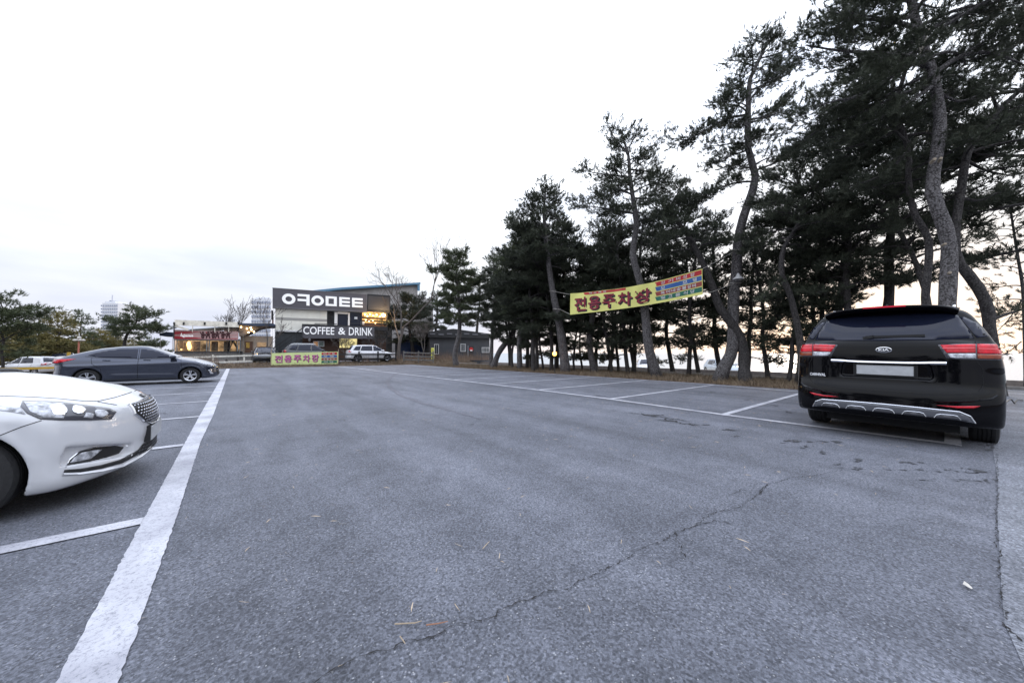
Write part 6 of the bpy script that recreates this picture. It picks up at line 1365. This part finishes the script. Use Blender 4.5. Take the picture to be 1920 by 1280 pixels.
# banner print with dancing figures
bn = rp('banner', 326.3, 621.3, 446.8, 635.3, -0.50, -0.46, mat('blush banner cloth', (0.42, 0.20, 0.20), 0.7, col2=(0.48, 0.36, 0.34), vscale=1.1, stretch=(0.5, 1, 5)))
M_RED = mat('crimson print', (0.33, 0.02, 0.03), 0.7); M_MAR = mat('dark maroon print', (0.055, 0.015, 0.018), 0.7)
for pts in ([(326.5, 621.6), (380, 621.6), (350, 625), (326.5, 627)], [(326.5, 629.5), (352, 631), (385, 634.5), (370, 635.2), (326.5, 635.2)], [(385, 622), (394, 622), (386, 624.5)], [(395, 634.2), (446, 634.2), (446, 635.2), (395, 635.2)], [(326.5, 628), (340, 627.4), (352, 628.6), (340, 628.8)]):
    quad('banner_print', pts, -0.515, -0.5015, M_RED, bn, RW)
for i, x in enumerate((380.5, 390.5, 400, 407.5, 418, 428)):
    m_ = MB(); c = RW(x, 622.0, -0.52)[0]; zt = RW(x, 621.5 - (i % 3) * 0.6, -0.52)[1]; zb = RW(x, 634.8, -0.52)[1]; hh = zt - zb
    n = 8; m_.prism([(c + 0.09 * math.cos(6.283 * k / n), zt - 0.08 + 0.09 * math.sin(6.283 * k / n)) for k in range(n)], 1, -0.53, -0.516)
    s = 1 if i % 2 else -1
    m_.prism([(c - .13, zt - .18), (c + .13, zt - .18), (c + .10, zt - hh * .5), (c + .14, zt - hh * .62), (c - .14, zt - hh * .62), (c - .10, zt - hh * .5)], 1, -0.529, -0.516)
    m_.prism([(c - .12, zt - hh * .621), (c - .01, zt - hh * .621), (c - .05 - .05 * s, zb), (c - .12 - .05 * s, zb)], 1, -0.529, -0.516).prism([(c + .01, zt - hh * .621), (c + .12, zt - hh * .621), (c + .12 + .04 * s, zb), (c + .05 + .04 * s, zb)], 1, -0.529, -0.516)
    m_.beam((c - .12, -.522, zt - .22), (c - .24 - .04 * s, -.522, zt - .22 - .2 * s), .012, .06).beam((c + .12, -.522, zt - .22), (c + .25, -.522, zt - .25 + .2 * s), .012, .06)
    m_.build('dancer_print', M_MAR, bn)
m_ = MB()                       # white script on the banner, unreadable in the photograph: only its strokes
rr = random.Random(3)
for k in range(9):
    a = RW(339 + k * 2.6, 629.5 - (k == 0) * 2, -0.52); h_ = 0.30 if k in (0, 2) else 0.17
    m_.beam((a[0], -0.52, a[1] - h_ * .5), (a[0] + 0.05, -0.52, a[1] + h_ * .5), 0.01, 0.05).beam((a[0], -0.52, a[1] - h_ * .4), (a[0] + 0.11, -0.52, a[1] - h_ * .2), 0.01, 0.04)
m_.build('script_print', M_LET, bn)
# glazing
rp('interior', 328, 637, 455, 661, 2.2, 2.3, M_INT)
rp('head_rail', 325, 635.5, 450, 637.2, -0.1, 0.1, M_ALU); rp('foot_rail', 327, 658.5, 455, 661, -0.1, 0.1, M_DK)
for x in (325, 330.5, 386.5, 391, 444.5, 449): rp('mullion', x, 637.3, x + 2.3, 658.4, -0.08, 0.08, M_ALU)
for x in (343, 360, 375, 405, 420, 433): rp('mullion', x, 637.3, x + 0.5, 658.4, -0.05, 0.05, M_ALU)
M_PANE = mat('clear pane', (0.9, 0.9, 0.9), 0.02, trans=1.0, ior=1.1)
for x0, x1 in ((332.9, 386.4), (393.4, 444.4)): rp('pane', x0, 637.3, x1, 658.4, 0.09, 0.11, M_PANE)
for x, y in ((354, 646), (355, 650), (340, 655)):
    p = RW(x, y, 1.4); MB().sphere((p[0], 1.4, p[1]), 0.16 if y < 655 else 0.06, 8, 2.0 if y < 655 else 1).build('heater_glow', mat('glowing heater', (1, .6, .3), .4, emit=(1, 0.50, 0.14), es=2.6), rest)
for x, y, c_ in ((368, 650, (0.18, 0.17, 0.16)), (402, 650, (0.28, 0.22, 0.15)), (425, 648, (0.30, 0.26, 0.2))):
    p = RW(x, y, 1.8); rp('interior_screen', x - 6, 640, x + 7, 658, 1.75, 1.8, mat('screen %d' % x, c_, .7, var=.3))
# entrance bay with string lights
quad('gable', [(448, 609), (456, 607), (512, 607), (512, 611), (490, 614), (476, 620), (456, 630), (448, 630)], -0.3, 3.5, mat('shingle gable', (0.17, 0.13, 0.105), 0.8, var=0.4, vscale=2.5), rest, RW)
quad('roof_edge', [(448, 606), (512, 606), (517, 609), (517, 611), (470, 611), (448, 608)], -0.6, 3.6, mat('navy roof', (0.035, 0.05, 0.085), 0.6), rest, RW)
rp('wall', 450, 630.5, 512, 669, 0.6, 0.8, mat('blush plaster', (0.30, 0.255, 0.215), 0.8, col2=(0.45, 0.36, 0.28), vscale=1.6))
rp('door', 459, 640, 474, 669, 0.45, 0.58, mat('warm brown door', (0.10, 0.05, 0.03), 0.5, var=0.4, vscale=3)); rp('poster', 461, 642, 468, 652, 0.38, 0.44, mat('yellow poster', (0.45, 0.28, 0.06), 0.6, var=.4, vscale=4))
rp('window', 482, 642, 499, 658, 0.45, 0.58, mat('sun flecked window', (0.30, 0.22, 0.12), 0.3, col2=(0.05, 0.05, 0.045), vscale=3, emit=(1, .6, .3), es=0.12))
for x in (448.5, 455, 477, 502, 510): rp('post', x, 612, x + 1.8, 669, -0.3, -0.1, M_ALU)
for k, (x, y) in enumerate([(452, 613), (463, 616), (470, 614), (471.5, 618), (476, 622), (466, 623)]):
    p = RW(x, y, -0.5); MB().sphere((p[0], -0.5, p[1]), 0.06, 8).build('bulb', M_BULB, rest)
rp('plinth', 326, 661.2, 512, 676, 0.0, 0.3, mat('plinth', (0.16, 0.15, 0.14), 0.9, var=0.2))
q = thing('awning', 'low dark blue awning left of the glass walled restaurant', 'awning', (R0.x, R0.y, 0), RW.rz)
quad('canopy', [(299, 625), (312, 622), (324, 623), (324, 630), (299, 629)], 0.2, 3.0, mat('navy canvas', (0.02, 0.03, 0.055), 0.8), q, RW); panel('post', 322.6, 630, 324, 664, 0.3, 0.42, M_ALU, q, RW); panel('post', 300, 629, 301, 664, 0.3, 0.4, M_ALU, q, RW)

# ---- banner on the verge and the hanging banner
M_YEL = mat('yellow banner cloth', (0.66, 0.64, 0.20), 0.65, var=0.05, vscale=1.5); M_YEL2 = mat('lime banner cloth', (0.60, 0.68, 0.30), 0.65, var=0.06, vscale=2)
M_PINK = mat('magenta print', (0.50, 0.12, 0.32), 0.6); M_PBLK = mat('black print', (0.015, 0.012, 0.012), 0.6); M_MAROON = mat('maroon print', (0.20, 0.010, 0.030), 0.6)
M_PBLUE = mat('blue print', (0.03, 0.10, 0.30), 0.6); M_PRED = mat('red print', (0.42, 0.02, 0.03), 0.6); M_PGRN = mat('green print', (0.012, 0.12, 0.08), 0.6); M_PBR = mat('brick print', (0.25, 0.045, 0.04), 0.6); M_PW = mat('white print', (0.46, 0.46, 0.46), 0.6)
def cloth(name, label, surf, nu, nv, cloth_m, thick=0.006):
    """surf(u, v, off) -> point; u, v in 0..1; off in front of the cloth"""
    V = []; F_ = []
    for s in (0, -thick):
        for i in range(nu + 1):
            for j in range(nv + 1): V.append(surf(i / nu, j / nv, s))
    N = (nu + 1) * (nv + 1)
    for i in range(nu):
        for j in range(nv): a = i * (nv + 1) + j; q = (a, a + nv + 1, a + nv + 2, a + 1); F_ += [q, tuple(N + k for k in q[::-1])]
    return mobj(name, V, F_, cloth_m, smooth=True)
def on_cloth(name, geo, surf, off, m, par, org):
    v, f = geo; ve = [Vector(surf(q[0], q[1], off + 0.0015)) - org for q in v]; return mobj(name, ve, f, m, par)
def strokes(word, u0, u1, v0, v1, bold, n=1):
    v, f = fit_text(word, u0, u1, v0, v1, bold, 0.0); return v, f
def rect(u0, u1, v0, v1, n=8, slant=0.0):
    V = []; 
    for i in range(n + 1): u = u0 + (u1 - u0) * i / n; V += [(u + slant * (1 if i == 0 else 0), v0, 0), (u, v1, 0)]
    return V, [(2 * i, 2 * i + 2, 2 * i + 3, 2 * i + 1) for i in range(n)]
# verge banner: flat, tied between stakes
g0 = onY(508, 683.0, 35.5); g1 = onY(634, 683.0, 35.5); g0.z = g1.z = 0.10
ud = (g1 - g0); up_ = Vector((0, 0, 1)); nd = Vector((ud.y, -ud.x, 0)).normalized()
hL = atD(507, 662, g0.dot(Vector((_F[0], _F[1], 0)))).z; hR = atD(634, 659, g1.dot(Vector((_F[0], _F[1], 0)))).z
def surf1(u, v, s): return tuple(g0 + ud * u + Vector((0, 0, 0.06 + v * (hL * (1 - u) + hR * u - 0.16))) + nd * (0.02 * math.sin(u * 17) * (0.3 + v) + s))
vb = cloth('verge_banner', '', surf1, 40, 4, M_YEL2); org = Vector((0, 0, 0))
tag(vb, 'lime yellow banner with magenta lettering stretched low along the far verge', 'banner')
for k, ch in enumerate('전용주차장'):
    a = 0.045 + k * 0.133
    on_cloth('lettering', strokes(ch, a + 0.006, a + 0.117, 0.17, 0.76, 0.035), surf1, 0.002, M_PBLK, vb, org); on_cloth('lettering', strokes(ch, a, a + 0.111, 0.21, 0.81, 0.022), surf1, 0.006, M_PINK, vb, org)
for i, (m1, m2, w_) in enumerate([(M_PRED, M_PW, '버섯집'), (M_PBLUE, M_PW, '모텔'), (M_PBR, M_PW, '숯불갈비'), (M_PGRN, M_PW, '식당')]):
    v1 = 0.95 - i * 0.22; on_cloth('banner_bar', rect(0.73, 0.98, v1 - 0.19, v1, 10), surf1, 0.002, m1, vb, org)
    for k, ch in enumerate(w_): n = len(w_); a = 0.76 + 0.20 * k / n; on_cloth('lettering', strokes(ch, a, a + 0.13 / n, v1 - 0.16, v1 - 0.03, 0.02), surf1, 0.006, m2, vb, org)
for u in (0.0, 1.0): p = g0 + ud * u; tag(MB().tube([p - Vector((0, 0, .1)), p + Vector((0, 0, 1.45))], 0.03, 6).build('stake', M_TW), 'wooden stake at the %s end of the verge banner' % ('left' if u == 0 else 'right'), 'stake')
# hanging banner: corners traced, hung between two pines
dL, dR = 19.6, 14.9
tl_, bl_, tr_, br_ = (1069, 550.5), (1069, 590), (1317, 503.5), (1317, 552)
def surf2(u, v, s):
    d = 1 / ((1 - u) / dL + u / dR) if False else dL + (dR - dL) * u
    U = u * dL / (u * dL + (1 - u) * dR) if False else u
    x = tl_[0] + (tr_[0] - tl_[0]) * U; sag = 9 * math.sin(math.pi * U) * (0.8 if U < 0.7 else 0.8)
    yt = tl_[1] + (tr_[1] - tl_[1]) * U + sag * 1.15; yb = bl_[1] + (br_[1] - bl_[1]) * U + sag * 0.55
    p = atD(x, yb + (yt - yb) * v, d); n = Vector((-0.62, -0.78, 0)); return tuple(p + n * (0.03 * math.sin(u * 23 + v * 2) + 0.05 * math.sin(u * 7) + 0.022 * math.sin(u * 47 - v * 5) * (0.4 + v) + s))
hb_ = cloth('hanging_banner', '', surf2, 60, 8, M_YEL); tag(hb_, 'yellow banner with maroon lettering hanging on ropes between two pines', 'banner')
for k, ch in enumerate('전용주차장'):
    a = (0.030, 0.135, 0.240, 0.355, 0.485)[k]; w_ = (0.088, 0.090, 0.098, 0.112, 0.125)[k]
    on_cloth('lettering', strokes(ch, a + 0.010, a + w_ + 0.010, 0.07, 0.72, 0.045), surf2, 0.004, M_PBLK, hb_, org); on_cloth('lettering', strokes(ch, a, a + w_, 0.13, 0.79, 0.022), surf2, 0.012, M_MAROON, hb_, org)
on_cloth('banner_bar', rect(0.10, 0.42, 0.875, 0.985, 14, 0.01), surf2, 0.004, M_PRED, hb_, org)
for k, ch in enumerate('해수욕장'): a = 0.14 + k * 0.035; on_cloth('lettering', strokes(ch, a, a + 0.024, 0.89, 0.975, 0.02), surf2, 0.010, M_PW, hb_, org)
for i, (m1, w_, xs_) in enumerate([(M_PRED, '강기버섯잡', None), (M_PBLUE, '모모텔', (0.69, 0.85, 0.925)), (M_PBR, '옥이네숯불갈비', None), (M_PGRN, '빛고을식당', None)]):
    v1 = 0.965 - i * 0.222; on_cloth('banner_bar', rect(0.645, 0.995, v1 - 0.19, v1, 16, 0.012), surf2, 0.004, m1, hb_, org); n = len(w_)
    for k, ch in enumerate(w_):
        a = xs_[k] if xs_ else 0.69 + 0.27 * k / n; on_cloth('lettering', strokes(ch, a, a + (0.034 if n < 7 else 0.030), v1 - 0.165, v1 - 0.025, 0.025), surf2, 0.010, M_PW, hb_, org)
M_ROPE = mat('pale rope', (0.38, 0.36, 0.33), 0.8)
def rope(pts3, label, r=0.010): return tag(MB().tube(pts3, r, 5).build('rope', M_ROPE), label, 'rope')
rope([atD(1069, 552, dL), atD(1036, 546, 21.3)], 'rope from the upper left corner of the hanging banner to the slim pine')
rope([atD(1069, 589, dL), atD(1052, 581, 20.6), atD(1038, 578, 21.3)], 'rope from the lower left corner of the hanging banner to the slim pine')
rope([atD(1317, 504, dR), atD(1340, 492, 14.9), atD(1382, 468, 15.0)], 'rope from the upper right corner of the hanging banner to the tall pine')
rope([atD(1317, 550, dR), atD(1335, 547, 14.9), atD(1376, 532, 15.0)], 'rope from the lower right corner of the hanging banner to the tall pine')
for (px, py, d_, r_, lab) in ((1037, 546, 21.8, .24, 'upper rope binding round the slim pine left of the banner'), (1044, 580, 21.8, .26, 'lower rope binding round the slim pine left of the banner'), (1377, 532, 15.3, .25, 'lower rope binding round the tall pine right of the banner'), (1381, 470, 15.3, .22, 'upper rope binding round the tall pine right of the banner')):
    c = atD(px, py, d_); rope([c + Vector((r_ * math.cos(t * .35), r_ * math.sin(t * .35), .02 * math.sin(t))) for t in range(19)], lab, .013)
# bell lamp on the tall pine
c = atD(1384, 521, 14.85)
lm = thing('bell_lamp', 'white bell shaped lamp fixed to the tall pine right of the banner', 'lamp', c)
MB().lathe([(0.03, 0.20), (0.05, 0.17), (0.09, 0.07), (0.21, -0.04), (0.22, -0.06), (0.20, -0.06), (0.08, 0.05), (0.03, 0.15)], (0, 0, 0), 2, 20).build('lamp_shade', mat('white enamel', (0.5, 0.5, 0.5), 0.3), lm, smooth=True)
MB().sphere((0, 0, -0.03), 0.07, 12).build('bulb', mat('unlit bulb', (0.3, 0.3, 0.3), 0.1), lm, smooth=True); MB().tube([(0, 0, 0.18), (-0.05, 0.08, 0.22), (-0.12, 0.25, 0.12)], 0.015, 6).build('bracket', M_DK, lm)
c = atD(1379, 558, 14.9)
# orange lamp in the grove
c = onG(1040, 692); c.z = 0; c.z = 0; b0 = atD(1040, 692, 20.5); b0.z = 0; lz = atD(1040, 663, 20.5).z
t = thing('path_lamp', 'small lit orange lamp low among the dark trunks', 'lamp', b0)
MB().tube([(0, 0, -0.05), (0, 0, lz - 0.1)], 0.03, 8).build('pole', M_DK, t); MB().sphere((0, 0, lz), 0.13, 12).build('bulb', mat('orange bulb', (1, .6, .2), .4, emit=(1, 0.42, 0.08), es=3.2), t, smooth=True)
ll = bpy.data.lights.new('path_light', 'POINT'); ll.energy = 140; ll.color = (1, 0.45, 0.12); ll.shadow_soft_size = 0.1; lo2 = bpy.data.objects.new('path_light', ll); COL.objects.link(lo2); lo2.parent = t; lo2.location = (0, 0, lz)
# ---- yellow barrier, red pole lamp, low wall, towers
M_BY = mat('yellow barrier paint', (0.42, 0.26, 0.03), 0.5, var=0.12, vscale=3)
p0 = atD(-10, 692, 20); p1 = atD(113, 689, 22); pt = atD(118, 660, 22)
t = thing('barrier', 'yellow height barrier arm and post behind the grey saloon', 'barrier', (p1.x, p1.y, gz(p1.x, p1.y)))
o = Vector(t.location); MB().beam(p0 - o, p1 - o, 0.10, 0.13).build('arm', M_BY, t); MB().beam(Vector((0.25, 0, 0)), Vector((0.32, 0, pt.z - o.z)), 0.13, 0.13).build('post', M_BY, t)
p = atD(146, 690, 30); zt = atD(146, 638, 30).z; t = thing('petal_lamp', 'pale flower shaped lamp on a red pole among the low pines', 'lamp', (p.x, p.y, gz(p.x, p.y)))
o = Vector(t.location); MB().tube([(0, 0, 0), (0, 0, zt - o.z - .1)], 0.055, 8).build('pole', mat('salmon pole', (0.5, 0.17, 0.12), 0.5), t)
for k in range(6):
    a = k * math.pi / 3; MB().sphere((0.15 * math.cos(a) + 0.10 * math.cos(a), 0.25 * math.sin(a), zt - o.z + 0.02), 0.12, 10, 0.8).build('petal', mat('pale shade', (0.55, 0.52, 0.48), 0.5), t, smooth=True)
MB().sphere((0, 0, zt - o.z + 0.22), 0.13, 10, 1.2).build('petal', MATS['pale shade'], t, smooth=True)
p0 = atD(100, 665, 36); p1 = atD(330, 668, 36); wl = Wall((p0.x, p0.y), (p1.x, p1.y)); t = thing('low_wall', 'low pale wall running behind the parked cars at the left', 'wall', (wl.o.x, wl.o.y, 0), wl.rz)
panel('wall', -60, 671, 326, 694, 0, 0.25, mat('whitewashed wall', (0.7, 0.66, 0.62), 0.9, var=0.1), t, wl); panel('coping', -60, 669, 326, 670.9, -0.05, 0.3, M_WTRIM, t, wl)
M_TOW = mat('white tower render', (0.66, 0.67, 0.70), 0.9); M_TWIN = mat('tower window', (0.34, 0.37, 0.45), 0.5)
def tower(label, px0, px1, ytop, d, cols, rows, dep=30, ybot=672, extras=()):
    a, b = atD(px0, 660, d), atD(px1, 660, d); tw = Wall((a.x, a.y), (b.x, b.y)); t = thing('hotel_tower', label, 'building', (tw.o.x, tw.o.y, 0), tw.rz)
    panel('walls', px0, ytop, px1, ybot, 0, dep, M_TOW, t, tw); s = (px1 - px0); dx = s / cols; dy = (640 - ytop) / rows
    for i in range(cols):
        for j in range(rows): panel('window', px0 + dx * (i + .22), ytop + 2 + dy * (j + .25), px0 + dx * (i + .78), ytop + 2 + dy * (j + .75), -0.35, -0.02, M_TWIN, t, tw)
    for (n_, *q) in extras: panel(n_, *q, t, tw)
    return t
tower('distant white slab tower with a mast, left of the umbrella pine', 188, 221, 568, 420, 8, 12, 25, extras=[('roof_block', 197, 565, 216, 568, 2, 15, M_TOW), ('mast', 209.3, 553, 210, 565, 4, 5, M_TWIN), ('sky_ledge', 187, 596, 222, 597, -1.2, -0.4, M_TWIN), ('roof_block', 205, 563, 209, 565, 2, 9, M_TWIN)])
tower('lower distant white block joined to the right side of the slab tower', 221.3, 232, 571, 430, 3, 12, 25)
tower('white hotel with rows of square balconies beside the cafe sign', 470, 508, 560, 150, 8, 9, 14, extras=[('roof_block', 478, 557.5, 506, 559.8, 1, 9, M_TOW)])
# cable lying by the kerb behind the van
tag(MB().tube([onG(1884, 762, .02), onG(1888, 752, .10), onG(1896, 748, .13), onG(1902, 756, .05), onG(1908, 749, .10), onG(1918, 750, .02)], 0.012, 6).build('cable', M_BLACKP), 'looped black cable lying on the pale ground right of the van', 'cable')
